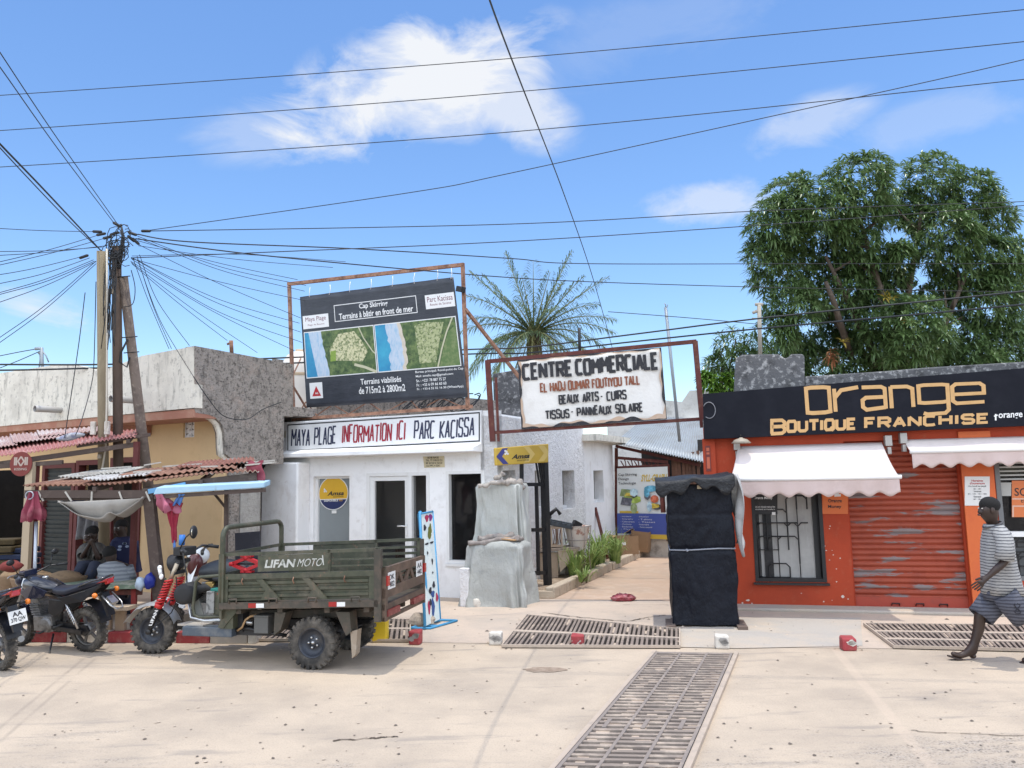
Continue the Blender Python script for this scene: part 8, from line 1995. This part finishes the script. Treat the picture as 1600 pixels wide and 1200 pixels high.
# ------------------------------------------------------------------ motorcycles at the left edge (x runs to the tail)
m_mblue = mat('bike_navy', (.012, .016, .040), .25, .2, coat=.6, var=(((.05, .05, .06), 7, .55, .75, .5),))
m_mgrey = mat('bike_graphite', (.05, .05, .056), .22, .5, coat=.5)
m_mblk = mat('bike_black', (.012, .012, .014), .4, var=(((.07, .06, .055), 8, .55, .75, .5),))
def motorcycle(loc, rz, label, lean=.10, plate_txt=None, tankm=None):
    M = Matrix.Translation(V(loc)) @ Matrix.Rotation(rz, 4, 'Z') @ Matrix.Rotation(lean, 4, 'X') @ Matrix.Scale(.9, 4)
    b = thing('motorcycle', label, 'motorcycle', M=M)
    def P(name, m, fn, par=None, bevel=0.0):
        mb = MB(); fn(mb); return mb.build(name, m, par or b, local=True, bevel=bevel)
    R_ = .292
    rimm = mat('bike_rim', (.16, .155, .15), .45, .6, var=(((.05, .05, .05), 8, .5, .7, .6),))
    w1 = wheel(b, (0, 0, R_), R_, .115, (0, -1, 0), .205, 30, 'mag', rimm, .008)
    w2 = wheel(b, (-1.28, 0, R_), R_, .085, (0, -1, 0), .215, 30, 'mag', rimm, .006)
    P('chain_case', m_mblk, lambda mb: (mb.prism([(-.48, -.075, .40), (.06, -.075, .36), (.10, -.075, .29), (.04, -.075, .23), (-.48, -.075, .27)], (0, .03, 0)),))
    P('swing_arm', m_mblk, lambda mb: (mb.bar((-.50, -.11, .33), (.02, -.11, .29), .03, .05), mb.bar((-.50, .11, .33), (.02, .11, .29), .03, .05)))
    P('brake_drum', m_eng, lambda mb: mb.lathe([(0, -.07), (.07, -.07), (.08, -.05), (.08, .05), (0, .06)], (0, 0, R_), (0, -1, 0), n=20))
    def f(mb):
        for y in (-.125, .125):
            mb.tube([(-.02, y, .34), (-.20, y, .66)], .018, 8); mb.tube([(-.05 + .0016 * -k * .9, y + .028 * sin(k * .7), .40 + .0026 * k + .028 * 0 * cos(k * .7)) if False else (-.045 - .13 * k / 60, y + .030 * sin(k * .75), .39 + .21 * k / 60 + .012 * cos(k * .75)) for k in range(61)], .008, 5)
    P('shock_absorber', m_chrome, f)
    def eng(mb):
        mb.box((-.66, 0, .37), (.34, .24, .20)); mb.lathe([(0, -.14), (.10, -.14), (.11, -.1), (.11, .1), (.09, .15), (0, .15)], (-.60, 0, .36), (0, -1, 0), n=20)
        for k in range(7): mb.box((-.80 - .006 * k, 0, .48 + .022 * k), (.17, .20, .010))
        mb.box((-.81, 0, .55), (.12, .14, .18)); mb.box((-.84, 0, .66), (.15, .16, .05))
    P('engine', m_eng, eng, bevel=.006)
    P('exhaust', m_chrome, lambda mb: mb.tube([(-.90, -.02, .56), (-1.0, .08, .50), (-.95, .13, .28), (-.6, .15, .22), (-.15, .165, .28), (.15, .17, .33)], [.02, .02, .02, .03, .045, .04], 10))
    P('frame', m_mblk, lambda mb: (mb.tube([(-1.02, 0, .86), (-.92, 0, .55), (-.85, 0, .26), (-.5, 0, .24), (-.45, 0, .42), (-.42, 0, .70), (-.95, 0, .82)], .02, 8), mb.tube([(-.42, .09, .68), (.02, .10, .78), (.25, .08, .86)], .014, 8), mb.tube([(-.42, -.09, .68), (.02, -.10, .78), (.25, -.08, .86)], .014, 8)))
    def tank(mb):
        def g(s, v):
            a = s * 2 * pi; x = -.98 + .52 * v; w_ = .05 + .10 * (sin(pi * min(1, .25 + v * .72)) ** .7); zc = .87 - .05 * v; h = .03 + .105 * (sin(pi * min(1, .3 + v * .65)) ** .7)
            return V((x, w_ * cos(a), zc + h * (sin(a) if sin(a) > 0 else sin(a) * .7)))
        mb.grid(g, 26, 14, closed=True); mb.quad(*[g(k / 26, 0) for k in range(26)]); mb.quad(*[g(1 - k / 26, 1) for k in range(26)])
    tk_ = P('fuel_tank', tankm or m_mgrey, tank)
    P('filler_cap', m_chrome, lambda mb: mb.lathe([(.04, 0), (.04, .015), (.03, .02), (0, .02)], (-.70, 0, .965), (0, 0, 1), n=16), tk_)
    P('tank_shroud', m_mblue, lambda mb: [mb.prism([(-1.02, y, .80), (-.72, y * 1.15, .90), (-.50, y, .82), (-.58, y, .74), (-.86, y * 1.1, .70)], (0, .012, 0)) for y in (-.155, .145)], bevel=.005)
    def seat(mb):
        prof = [(-.47, .81, .10, .05), (-.38, .80, .115, .055), (-.22, .805, .13, .06), (-.10, .84, .13, .055), (.05, .88, .12, .055), (.22, .915, .10, .05), (.34, .935, .07, .03)]
        n = 18; vs = []
        for x, z, w_, h in prof:
            for k in range(n): a = 2 * pi * k / n; vs.append((x, w_ * math.copysign(abs(cos(a)) ** .6, cos(a)), z + h * math.copysign(abs(sin(a)) ** .7, sin(a))))
        mb.add(vs, [(i * n + k, i * n + (k + 1) % n, (i + 1) * n + (k + 1) % n, (i + 1) * n + k) for i in range(len(prof) - 1) for k in range(n)], True)
        mb.quad(*[vs[k] for k in range(n)]); mb.quad(*[vs[(len(prof) - 1) * n + n - 1 - k] for k in range(n)])
    P('seat', mat('bike_seat', (.016, .018, .030), .5, bump=((80, .2, .003),)), seat)
    def cowl(mb):
        for y, o in ((-.135, -.012), (.135, .012)):
            mb.prism([(-.34, y, .74), (-.10, y, .78), (.30, y * .62, .90), (.40, y * .5, .95), (.36, y * .5, .88), (.10, y, .70), (-.20, y, .66)], (0, o, 0))
        mb.prism([(.26, -.07, .92), (.44, -.04, .99), (.44, .04, .99), (.26, .07, .92)], (0, 0, -.05))
    cw_ = P('tail_cowl', m_mblk, cowl, bevel=.006)
    P('cowl_stripe', m_chrome, lambda mb: [mb.prism([(-.12, y, .775), (.16, y * .93, .845), (.16, y * .93, .85), (-.10, y, .786)], (0, .003, 0)) for y in (-.150, .147)], cw_)
    P('side_cover', m_mblk, lambda mb: [mb.prism([(-.50, y, .72), (-.20, y, .70), (-.26, y, .56), (-.42, y, .48), (-.52, y, .52)], (0, .03, 0)) for y in (-.14, .11)], bevel=.01)
    P('grab_rail', m_mgrey, lambda mb: mb.tube([(.05, -.14, .90), (.30, -.13, .98), (.40, -.09, 1.0), (.40, .09, 1.0), (.30, .13, .98), (.05, .14, .90)], .014, 8))
    P('rear_mudguard', m_mblk, lambda mb: (mb.grid(lambda s, v: V((.0 + (.335 - .015 * v) * sin(radians(5 + 75 * v)) * 1.08, (s - .5) * .17, R_ + .06 + .335 * cos(radians(5 + 75 * v)))), 6, 12), mb.prism([(.30, -.06, .80), (.36, -.06, .80), (.44, -.05, .50), (.41, -.05, .50)], (0, .11, 0))))
    tl_ = P('tail_light', m_redl, lambda mb: (mb.box((.43, 0, .945), (.06, .10, .065), ry=-.3), mb.prism([(.30, -.10, .93), (.47, -.055, 1.0), (.45, -.055, .95)], (0, .02, 0)), mb.prism([(.30, .08, .93), (.47, .04, 1.0), (.45, .04, .95)], (0, .02, 0))), bevel=.01)
    for y in (-.17, .17): P('indicator', m_orl, lambda mb: (mb.ball((.36, y, .80), (.04, .03, .035), 12, 8),)); P('indicator_stalk', m_rubber, lambda mb: mb.tube([(.34, y * .3, .81), (.36, y * .85, .80)], .012, 6))
    if plate_txt:
        fc = Face(V((.47, -.10, .60)), V((.47, .10, .60)), V((.44, .10, .75)), V((.44, -.10, .75)))
        pl_ = P('number_plate', mat('plate_white', (.70, .70, .68), .5), lambda mb: mb.prism([fc.f(0, 0), fc.f(1, 0), fc.f(1, 1), fc.f(0, 1)], -fc.n * .004))
        def f(mb):
            for k, s in enumerate(plate_txt): letters(mb, fc, s, (.22, .10)[k], .54 - .44 * k, (.78, .92)[k], .90 - .44 * k, .002, .025)
        P('plate_lettering', m_inky, f, pl_)
    else:
        P('plate_bracket', m_chrome, lambda mb: (mb.tube([(.38, -.08, .78), (.52, -.09, .66), (.58, -.05, .60), (.58, .05, .60), (.52, .09, .66), (.38, .08, .78)], .010, 6), mb.tube([(.36, -.05, .74), (.50, -.05, .64), (.56, 0, .58)], .009, 6), mb.box((.46, 0, .70), (.12, .10, .04), ry=.7)))
    fkx = lambda s: (-1.28 + .30 * s, .292 + .68 * s)
    P('front_fork', m_chrome, lambda mb: [mb.tube([(fkx(0)[0], y, fkx(0)[1]), (fkx(.5)[0], y, fkx(.5)[1]), (fkx(1)[0], y, fkx(1)[1])], [.026, .024, .018], 10) for y in (-.085, .085)])
    P('front_mudguard', m_mblue, lambda mb: mb.grid(lambda s, v: V((-1.28 + .32 * cos(radians(155 - 120 * v)), (s - .5) * .13, .30 + .32 * sin(radians(155 - 120 * v)))), 6, 16))
    hb_ = P('handlebar', m_mblk, lambda mb: mb.tube([(-.80, -.36, 1.06), (-.92, -.24, 1.06), (-.99, -.08, 1.0), (-.99, .08, 1.0), (-.92, .24, 1.06), (-.80, .36, 1.06)], .012, 8))
    for y in (-1, 1): P('grip', m_rubber, lambda mb: mb.tube([(-.75, y * .39, 1.06), (-.84, y * .30, 1.06)], .019, 8), hb_); P('lever', m_chrome, lambda mb: mb.tube([(-.90, y * .25, 1.06), (-.95, y * .32, 1.05), (-.88, y * .40, 1.05)], .007, 6), hb_)
    P('mirror', m_mblk, lambda mb: [(mb.tube([(-.90, y * .24, 1.07), (-.92, y * .30, 1.20)], .006, 6), mb.ball((-.90, y * .33, 1.24), (.02, .06, .04), 12, 8)) for y in (-1, 1)], hb_)
    P('headlamp', m_mblue, lambda mb: (mb.lathe([(0, -.06), (.09, -.05), (.11, .02), (.10, .06), (0, .07)], (-1.10, 0, .93), (-1, 0, -.1), n=20), mb.box((-1.02, 0, 1.02), (.10, .20, .08))), bevel=.01)
    P('side_stand', m_mblk, lambda mb: (mb.tube([(-.50, -.10, .24), (-.42, -.24, .03), (-.38, -.25, .015)], .012, 7)))
    P('foot_peg', m_rubber, lambda mb: (mb.tube([(-.36, -.22, .36), (-.36, .22, .36)], .016, 7), mb.tube([(-.62, -.22, .28), (-.62, .22, .28)], .014, 7), mb.tube([(-.62, -.2, .28), (-.74, -.2, .27)], .008, 6)))
    return b
pB = G(138, 1018)
motorcycle((pB.x, pB.y + .02, 0), radians(-20), 'navy and graphite motorcycle without a plate parked by the red kerb', lean=.13)
pA = G(6, 1046)
motorcycle((pA.x - .02, pA.y, 0), radians(-30), 'motorcycle with white number plate and orange indicators cut off by the left edge', lean=.13, plate_txt=('AA', '370 QW'), tankm=m_mblue)
# white and maroon scooter parked behind the tricycle cab: only its front shows
def scooter():
    c = PX(297, 880, 9.9); M = Matrix.Translation(V((c.x, c.y, 0))) @ Matrix.Rotation(radians(12), 4, 'Z') @ Matrix.Rotation(.08, 4, 'X')
    b = thing('motor_scooter', 'white and maroon motor scooter parked behind the tricycle tank', 'scooter', M=M)
    def P(name, m, fn, bevel=0.0): mb = MB(); fn(mb); return mb.build(name, m, b, local=True, bevel=bevel)
    wheel(b, (-.28, 0, .24), .24, .09, (0, -1, 0), .15, 26, 'mag', m_rimb, .006); wheel(b, (.95, 0, .24), .24, .09, (0, -1, 0), .15, 26, 'mag', m_rimb, .006)
    P('front_shield', m_trim, lambda mb: mb.grid(lambda s, v: V((-.02 + .16 * v - .10 * (1 - (2 * s - 1) ** 2), (s - .5) * (.36 + .10 * sin(v * pi)), .42 + .56 * v)), 12, 10))
    P('headlamp_cowl', m_trim, lambda mb: mb.ball((.12, 0, 1.04), (.13, .15, .11), 18, 12))
    P('lens', m_chrome, lambda mb: mb.ball((.02, 0, 1.04), (.05, .09, .065), 14, 10))
    P('maroon_panel', mat('scooter_maroon', (.08, .015, .015), .35, coat=.4), lambda mb: (mb.ball((.10, .13, .95), (.10, .06, .15), 14, 10), mb.ball((.10, -.13, .95), (.10, .06, .15), 14, 10), mb.ball((.72, 0, .62), (.40, .16, .16), 18, 10)))
    P('seat', m_seat, lambda mb: mb.ball((.68, 0, .80), (.42, .14, .08), 18, 10)); P('floor_board', m_mblk, lambda mb: mb.box((.28, 0, .34), (.5, .26, .12)), bevel=.03)
    P('handlebar', m_mblk, lambda mb: mb.tube([(.22, -.34, 1.12), (.18, -.12, 1.12), (.18, .12, 1.12), (.22, .34, 1.12)], .02, 8)); P('fork', m_mblk, lambda mb: mb.tube([(-.28, 0, .24), (.0, 0, .6)], .04, 8))
    P('front_mudguard', m_trim, lambda mb: mb.grid(lambda s, v: V((-.28 + .27 * cos(radians(160 - 130 * v)), (s - .5) * .14, .25 + .27 * sin(radians(160 - 130 * v)))), 6, 12))
scooter()

# ------------------------------------------------------------------ people
m_skin = mat('dark_skin', (.036, .021, .016), .45, spec=.45, var=(((.055, .033, .025), 9, .45, .65, .6),))
m_hair = mat('black_hair', (.008, .007, .007), .9, bump=((120, .6, .006),))
def striped(name, c1, c2, scale, vscale=0, thin=.35, dirt=(.2, .2, .2)):
    m = mat(name, c1, .85, var=((dirt, 7, .5, .75, .4),), bump=((14, .5, .02),)); nt = m.node_tree; b = nt.nodes['Principled BSDF']
    src = b.inputs['Base Color'].links[0].from_socket; tcx = nt.nodes.new('ShaderNodeTexCoord'); out = src
    for sc, ax in ((scale, 'Z'), (vscale, 'X')):
        if not sc: continue
        w_ = nt.nodes.new('ShaderNodeTexWave'); w_.bands_direction = ax; w_.inputs['Scale'].default_value = sc; w_.inputs['Distortion'].default_value = 1.2; w_.inputs['Detail'].default_value = 2; w_.inputs['Detail Scale'].default_value = 2.5
        nt.links.new(tcx.outputs['Object'], w_.inputs['Vector'])
        mr = nt.nodes.new('ShaderNodeMapRange'); mr.inputs[1].default_value = 1 - thin - .12; mr.inputs[2].default_value = 1 - thin + .12; nt.links.new(w_.outputs[0], mr.inputs[0])
        mx = nt.nodes.new('ShaderNodeMix'); mx.data_type = 'RGBA'; nt.links.new(mr.outputs[0], mx.inputs[0]); nt.links.new(out, mx.inputs[6]); mx.inputs[7].default_value = (*c2, 1); out = mx.outputs[2]
    nt.links.new(out, b.inputs['Base Color']); return m
class Body:
    """joints grown into one continuous skin"""
    def __init__(s): s.v, s.e, s.r = [], [], []
    def j(s, p, r, par=None):
        s.v.append(V(p)); s.r.append(r); i = len(s.v) - 1
        if par is not None: s.e.append((par, i))
        return i
    def chain(s, par, pts):
        for p, r in pts: par = s.j(p, r, par)
        return par
    def hand(s, par, d, nrm, curl=.5, k=1.0):
        d, nrm = V(d).normalized(), V(nrm).normalized(); sd = d.cross(nrm).normalized(); w_ = s.v[par]
        pl_ = s.j(w_ + d * .045 * k, .026 * k, par); p2 = s.j(w_ + d * .085 * k, .028 * k, pl_)
        for q, (o, l) in enumerate(((-.030, .062), (-.010, .074), (.010, .070), (.030, .054))):
            b = s.j(w_ + (d * .098 + sd * o) * k, .0095 * k, p2); m_ = s.j(w_ + (d * (.098 + l * .5) + sd * o * 1.15 + nrm * curl * .018) * k, .0085 * k, b); s.j(w_ + (d * (.098 + l * (1 - .3 * curl)) + sd * o * 1.15 + nrm * curl * .05) * k, .0075 * k, m_)
        tb = s.j(w_ + (d * .045 - sd * .034 + nrm * .008) * k, .012 * k, pl_); s.j(w_ + (d * .085 - sd * .050 + nrm * .025) * k, .010 * k, tb)
    def build(s, par, m, name='body'):
        M = ROOTM[root_of(par).name].inverted(); me = bpy.data.meshes.new(name); me.from_pydata([tuple(M @ p) for p in s.v], s.e, [])
        o = bpy.data.objects.new(name, me); COL.objects.link(o); o.parent = par; me.materials.append(m)
        md = o.modifiers.new('skin', 'SKIN'); md.use_smooth_shade = True
        for i, sv in enumerate(me.skin_vertices[0].data): sv.radius = (s.r[i], s.r[i]); sv.use_root = (i == 0)
        sb = o.modifiers.new('smooth', 'SUBSURF'); sb.levels = 2; sb.render_levels = 2
        return o
def rings(mb, rs, n=40, fold=0.0, seed=0, capped=False):
    """cloth through rings (centre, forward radius, side radius), forward = F, side = S"""
    vs = []
    for i, (c, rf, rsd, F_, S_) in enumerate(rs):
        for k in range(n):
            a = 2 * pi * k / n; w_ = 1 + fold * (i / max(1, len(rs) - 1)) * (sin(a * 5 + seed + i * .7) * .6 + sin(a * 9 + seed * 2 - i) * .4)
            vs.append(V(c) + (F_ * cos(a) * rf + S_ * sin(a) * rsd) * w_)
    m = len(rs); mb.add(vs, [(i * n + k, i * n + (k + 1) % n, (i + 1) * n + (k + 1) % n, (i + 1) * n + k) for i in range(m - 1) for k in range(n)], True)
    if capped: o = len(mb.v) - m * n; mb.f.append([o + k for k in range(n)]); mb.sm.append(True); mb.mi.append(0)
def head(B, par, c, fwd, k=1.0):
    """skull, jaw, nose as joints of the body; returns centre"""
    f_ = V(fwd).normalized(); c = V(c)
    a = B.j(c + V((0, 0, -.035)) * k, .070 * k, par); b = B.j(c + (V((0, 0, .035)) - f_ * .012) * k, .086 * k, a)
    B.j(c + (V((0, 0, .075)) - f_ * .01) * k, .066 * k, b); B.j(c + (f_ * .062 + V((0, 0, -.078))) * k, .036 * k, a)
    B.j(c + (f_ * .103 + V((0, 0, -.012))) * k, .016 * k, a)
    return c
def face(par, c, fwd, k=1.0, hair=True):
    f_ = V(fwd).normalized(); s_ = V((0, 0, 1)).cross(f_).normalized()
    Rm = Matrix((f_, s_, V((0, 0, 1)))).transposed()
    if hair:
        mb = MB(); mb.ball(c + (V((0, 0, .045)) - f_ * .022) * k, (.098 * k, .090 * k, .085 * k), 22, 14, Rm); o = c + (f_ * .03) * k
        mb.build('hair', m_hair, par)
    for q in (-1, 1):
        mb = MB(); mb.ball(c + (s_ * q * .080 - f_ * .005 + V((0, 0, -.005))) * k, (.022 * k, .010 * k, .034 * k), 10, 8, Rm); mb.build('ear', m_skin, par)
        mb = MB(); mb.ball(c + (s_ * q * .033 + f_ * .072 + V((0, 0, .012))) * k, (.010 * k, .011 * k, .007 * k), 10, 6, Rm); mb.build('eye', mat('eye_white', (.45, .42, .38), .3), par)
    mb = MB(); mb.ball(c + (f_ * .090 + V((0, 0, -.052))) * k, (.014 * k, .026 * k, .011 * k), 12, 8, Rm); mb.build('lips', mat('lips', (.075, .03, .028), .4), par)
# walking man
D0 = (G(1521, 1034) - EYE).dot(FW)
def mp(x, y, o=0.0): return PX(x, y, D0 + o)
man = thing('person', 'man in a striped shirt, dark shorts and flip-flops walking to the left past the shutter', 'person', G(1545, 1034))
Fm, Sm = V((-1, .05, 0)).normalized(), V((.05, 1, 0)).normalized()
B = Body(); pv = B.j(mp(1566, 916), .125)
wa = B.j(mp(1562, 888), .115, pv); ch = B.j(mp(1559, 850), .125, wa); nb_ = B.j(mp(1554, 824), .062, ch); nk = B.j(mp(1549, 814), .052, nb_)
hc = mp(1543.5, 796); head(B, nk, hc, Fm + V((0, 0, -.05)))
sh1 = B.j(mp(1568, 838, -.16), .062, ch); el1 = B.j(mp(1571, 877, -.21), .042, sh1); wr1_ = B.chain(el1, [(mp(1556, 890, -.21), .038), (mp(1543, 902, -.20), .025)])
B.hand(wr1_, mp(1534, 910, -.2) - mp(1543, 902, -.2), Fm * .3 + V((0, .8, -.5)), .8)
sh2 = B.j(mp(1562, 838, .16), .062, ch); el2 = B.j(mp(1568, 880, .2), .042, sh2); wr2_ = B.chain(el2, [(mp(1562, 900, .2), .036), (mp(1556, 914, .2), .025)]); B.hand(wr2_, V((-.2, 0, -1)), V((-.5, -.8, 0)), .5)
for (hp, kn_, an, he, ba, to, o) in (((1560, 926), (1531, 962), (1519, 1016), (1521, 1029), (1500, 1025), (1486, 1020.5), .09), ((1572, 926), (1602, 966), (1634, 1008), (1633, 1021), (1608, 1030), (1597, 1032.5), -.09)):
    h_ = B.j(mp(*hp, o), .100, pv); mid = B.j((mp(*hp, o) + mp(*kn_, o)) / 2, .085, h_); k_ = B.j(mp(*kn_, o), .058, mid); cf = B.j(mp(*kn_, o).lerp(mp(*an, o), .35) + V((.02, 0, 0)), .056, k_); a_ = B.j(mp(*an, o), .036, cf)
    B.j(mp(*he, o), .032, a_); f_ = B.j(mp(*ba, o), .034, a_); B.j(mp(*to, o), .024, f_)
B.build(man, m_skin); face(man, hc, Fm)
m_shirt = striped('striped_shirt', (.37, .365, .36), (.10, .10, .11), 10.5, 0, .27, (.33, .32, .31))
mb = MB()
rings(mb, [(mp(1551, 819), .080, .085, Fm, Sm), (mp(1554, 824), .092, .12, Fm, Sm), (mp(1557, 832), .105, .175, Fm, Sm), (mp(1558, 846), .128, .19, Fm, Sm), (mp(1559, 868), .143, .185, Fm, Sm), (mp(1563, 893), .158, .18, Fm, Sm), (mp(1566, 912), .174, .185, Fm, Sm), (mp(1568, 927), .195, .19, Fm, Sm)], 56, .09, 1)
shirt = mb.build('shirt', m_shirt, man, solid=.006)
mb = MB()
for o, pts in ((-1, ((1562, 831, -.10), (1569, 842, -.18), (1571, 858, -.205), (1569, 875, -.21))), (1, ((1562, 831, .10), (1564, 842, .18), (1566, 858, .19), (1567, 875, .2)))):
    mb.tube([mp(*p) for p in pts], [.072, .078, .078, .084], 18, caps=False)
mb.build('sleeve', m_shirt, shirt, solid=.006)
mb = MB(); mb.tube([mp(1551, 819.5) + Fm * .085 * cos(a) + Sm * .09 * sin(a) + V((0, 0, -.03 * cos(a))) for a in [2 * pi * k / 24 for k in range(25)]], .010, 6); mb.build('collar', mat('collar_dark', (.09, .085, .09), .8), shirt)
m_shorts = striped('shorts_cloth', (.10, .105, .135), (.045, .047, .065), 9, 0, .4, (.15, .15, .18))
mb = MB()
rings(mb, [(mp(1566, 908), .15, .17, Fm, Sm), (mp(1566, 922), .165, .18, Fm, Sm), (mp(1566, 936), .175, .18, Fm, Sm)], 36, .03, 2)
for o, hp, kn_ in ((.09, (1560, 930), (1531, 965)), (-.09, (1573, 930), (1601, 968))):
    a_, b_ = mp(*hp, o), mp(*kn_, o); d = (b_ - a_).normalized(); fwd = (Sm.cross(d)).normalized()
    rings(mb, [(a_ - d * .05, .135, .115, fwd, Sm), (a_.lerp(b_, .35), .135, .118, fwd, Sm), (a_.lerp(b_, .7), .125, .115, fwd, Sm), (b_ - d * .01, .122, .112, fwd, Sm)], 32, .07, 3 + o * 20)
shorts = mb.build('shorts', m_shorts, man, solid=.006)
mb = MB(); c = mp(1590, 951, -.215); mb.tube([c + V((.03 * sin(a * 2), 0, .05 * cos(a))) for a in [q * .5 for q in range(13)]], .005, 5); mb.build('emblem', mat('emblem_dark', (.02, .02, .03), .8), shorts)
for he, to, o in (((1525, 1035.5), (1481, 1023.5), .09), ((1636, 1027), (1594, 1035.5), -.09)):
    a_, b_ = mp(*he, o), mp(*to, o); d = (b_ - a_); mb = MB(); n = 9; L_ = [a_ + d * (k / n) for k in range(n + 1)]; wv = [.026, .036, .038, .036, .036, .040, .045, .046, .038, .018]
    mb.prism([p + Sm * w_ for p, w_ in zip(L_, wv)] + [p - Sm * w_ for p, w_ in reversed(list(zip(L_, wv)))], (0, 0, -.016)); mb.build('flip_flop', mat('sandal', (.045, .03, .025), .7), man)
# people sitting in the shade of the canopies
def sitter(label, dep, pel, chest, nk_, hd, fwd, shoulders, arms, legs, shirt_m, rr_, trousers=None, hair=True):
    t = thing('person', label, 'person', PX(*pel, dep)); F_ = V(fwd).normalized(); S_ = V((0, 0, 1)).cross(F_).normalized()
    def p(x, y, o=0.0): return PX(x, y, dep + o)
    B = Body(); pv = B.j(p(*pel), .12); c_ = B.j(p(*chest), .12, pv); n_ = B.j(p(*nk_), .055, c_); h_ = p(*hd); head(B, n_, h_, F_)
    for a in arms:
        i = B.j(p(*a[0]), .055, c_); i = B.j(p(*a[1]), .040, i); i = B.j(p(*a[2]), .026, i); B.hand(i, p(*a[2]) - p(*a[1]), F_, .5)
    for l in legs: 
        i = pv
        for q, r_ in zip(l, (.085, .058, .04, .034)): i = B.j(p(*q), r_, i)
    B.build(t, m_skin); face(t, h_, F_, 1.0, hair)
    mb = MB(); a_, b_, c2 = p(*pel), p(*chest), p(*nk_)
    rings(mb, [(c2, .07, .08, F_, S_), (c2.lerp(b_, .25), .11, .17, F_, S_), (c2.lerp(b_, .6), .15, .215, F_, S_), (b_, .17, .22, F_, S_), (b_.lerp(a_, .5), .18, .21, F_, S_), (a_, .2, .22, F_, S_), (a_ + (a_ - b_) * .12, .21, .23, F_, S_)], 44, .08, dep * 7, True)
    sh = mb.build('shirt', shirt_m, t)
    mb = MB()
    for a in arms: mb.tube([p(*a[0]), p(*a[0]).lerp(p(*a[1]), .5), p(*a[0]).lerp(p(*a[1]), .9)], [.085, .075, .07], 14, caps=False)
    mb.build('sleeve', shirt_m, sh, solid=.005)
    if trousers:
        mb = MB()
        for l in legs: mb.tube([p(*pel)] + [p(*q) for q in l[:3]], [.11, .10, .08, .07], 14)
        mb.build('trousers', trousers, t)
    return t
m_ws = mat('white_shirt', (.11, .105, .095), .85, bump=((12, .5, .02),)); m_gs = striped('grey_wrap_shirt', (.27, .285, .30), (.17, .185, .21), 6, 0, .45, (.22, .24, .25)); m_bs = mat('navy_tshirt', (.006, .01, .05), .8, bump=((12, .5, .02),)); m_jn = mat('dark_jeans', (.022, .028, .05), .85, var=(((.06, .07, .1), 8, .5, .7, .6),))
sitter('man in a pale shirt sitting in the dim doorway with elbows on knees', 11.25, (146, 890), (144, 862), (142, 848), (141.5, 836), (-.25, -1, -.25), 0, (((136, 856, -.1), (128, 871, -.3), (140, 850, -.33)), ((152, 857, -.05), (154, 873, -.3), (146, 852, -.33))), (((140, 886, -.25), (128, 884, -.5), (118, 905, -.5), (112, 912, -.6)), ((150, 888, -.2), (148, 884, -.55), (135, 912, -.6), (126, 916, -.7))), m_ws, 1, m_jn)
sitter('person in a grey striped shirt bent over the table, seen from behind', 10.5, (184, 918), (182, 893), (176, 878), (171, 868), (-.35, .9, -.2), 0, (((166, 886, 0), (160, 904, .05), (166, 916, .2)), ((198, 887, 0), (206, 905, .05), (198, 918, .25))), (((176, 925, .2), (170, 930, .5), (170, 965, .5), (168, 970, .6)), ((194, 925, .2), (196, 930, .5), (196, 965, .5), (196, 970, .6))), m_gs, 1, m_jn)
bt = sitter('person in a navy T-shirt with a pale print standing in the open doorway', 11.5, (196, 890), (195, 856), (191, 838), (188, 825), (-.3, -1, -.1), 0, (((184, 846, -.05), (180, 866, -.1), (186, 884, -.2)), ((207, 847, 0), (210, 868, -.05), (204, 885, -.2))), (((190, 905, 0), (190, 935, 0), (190, 968, 0), (186, 972, -.1)), ((202, 905, 0), (203, 935, 0), (204, 968, 0), (200, 972, -.1))), m_bs, 1, m_jn)
mb = MB(); c = PX(192, 854, 11.26)
for k in range(5): mb.prism([c + V((.06 * cos(k * 1.3) + .03 * cos(q), 0, .05 * sin(k * 2.1) + .018 * sin(q))) for q in [2 * pi * i / 7 + k for i in range(7)]], (0, .004, 0))
mb.build('shirt_print', mat('print_pale', (.25, .30, .42), .8), bt)
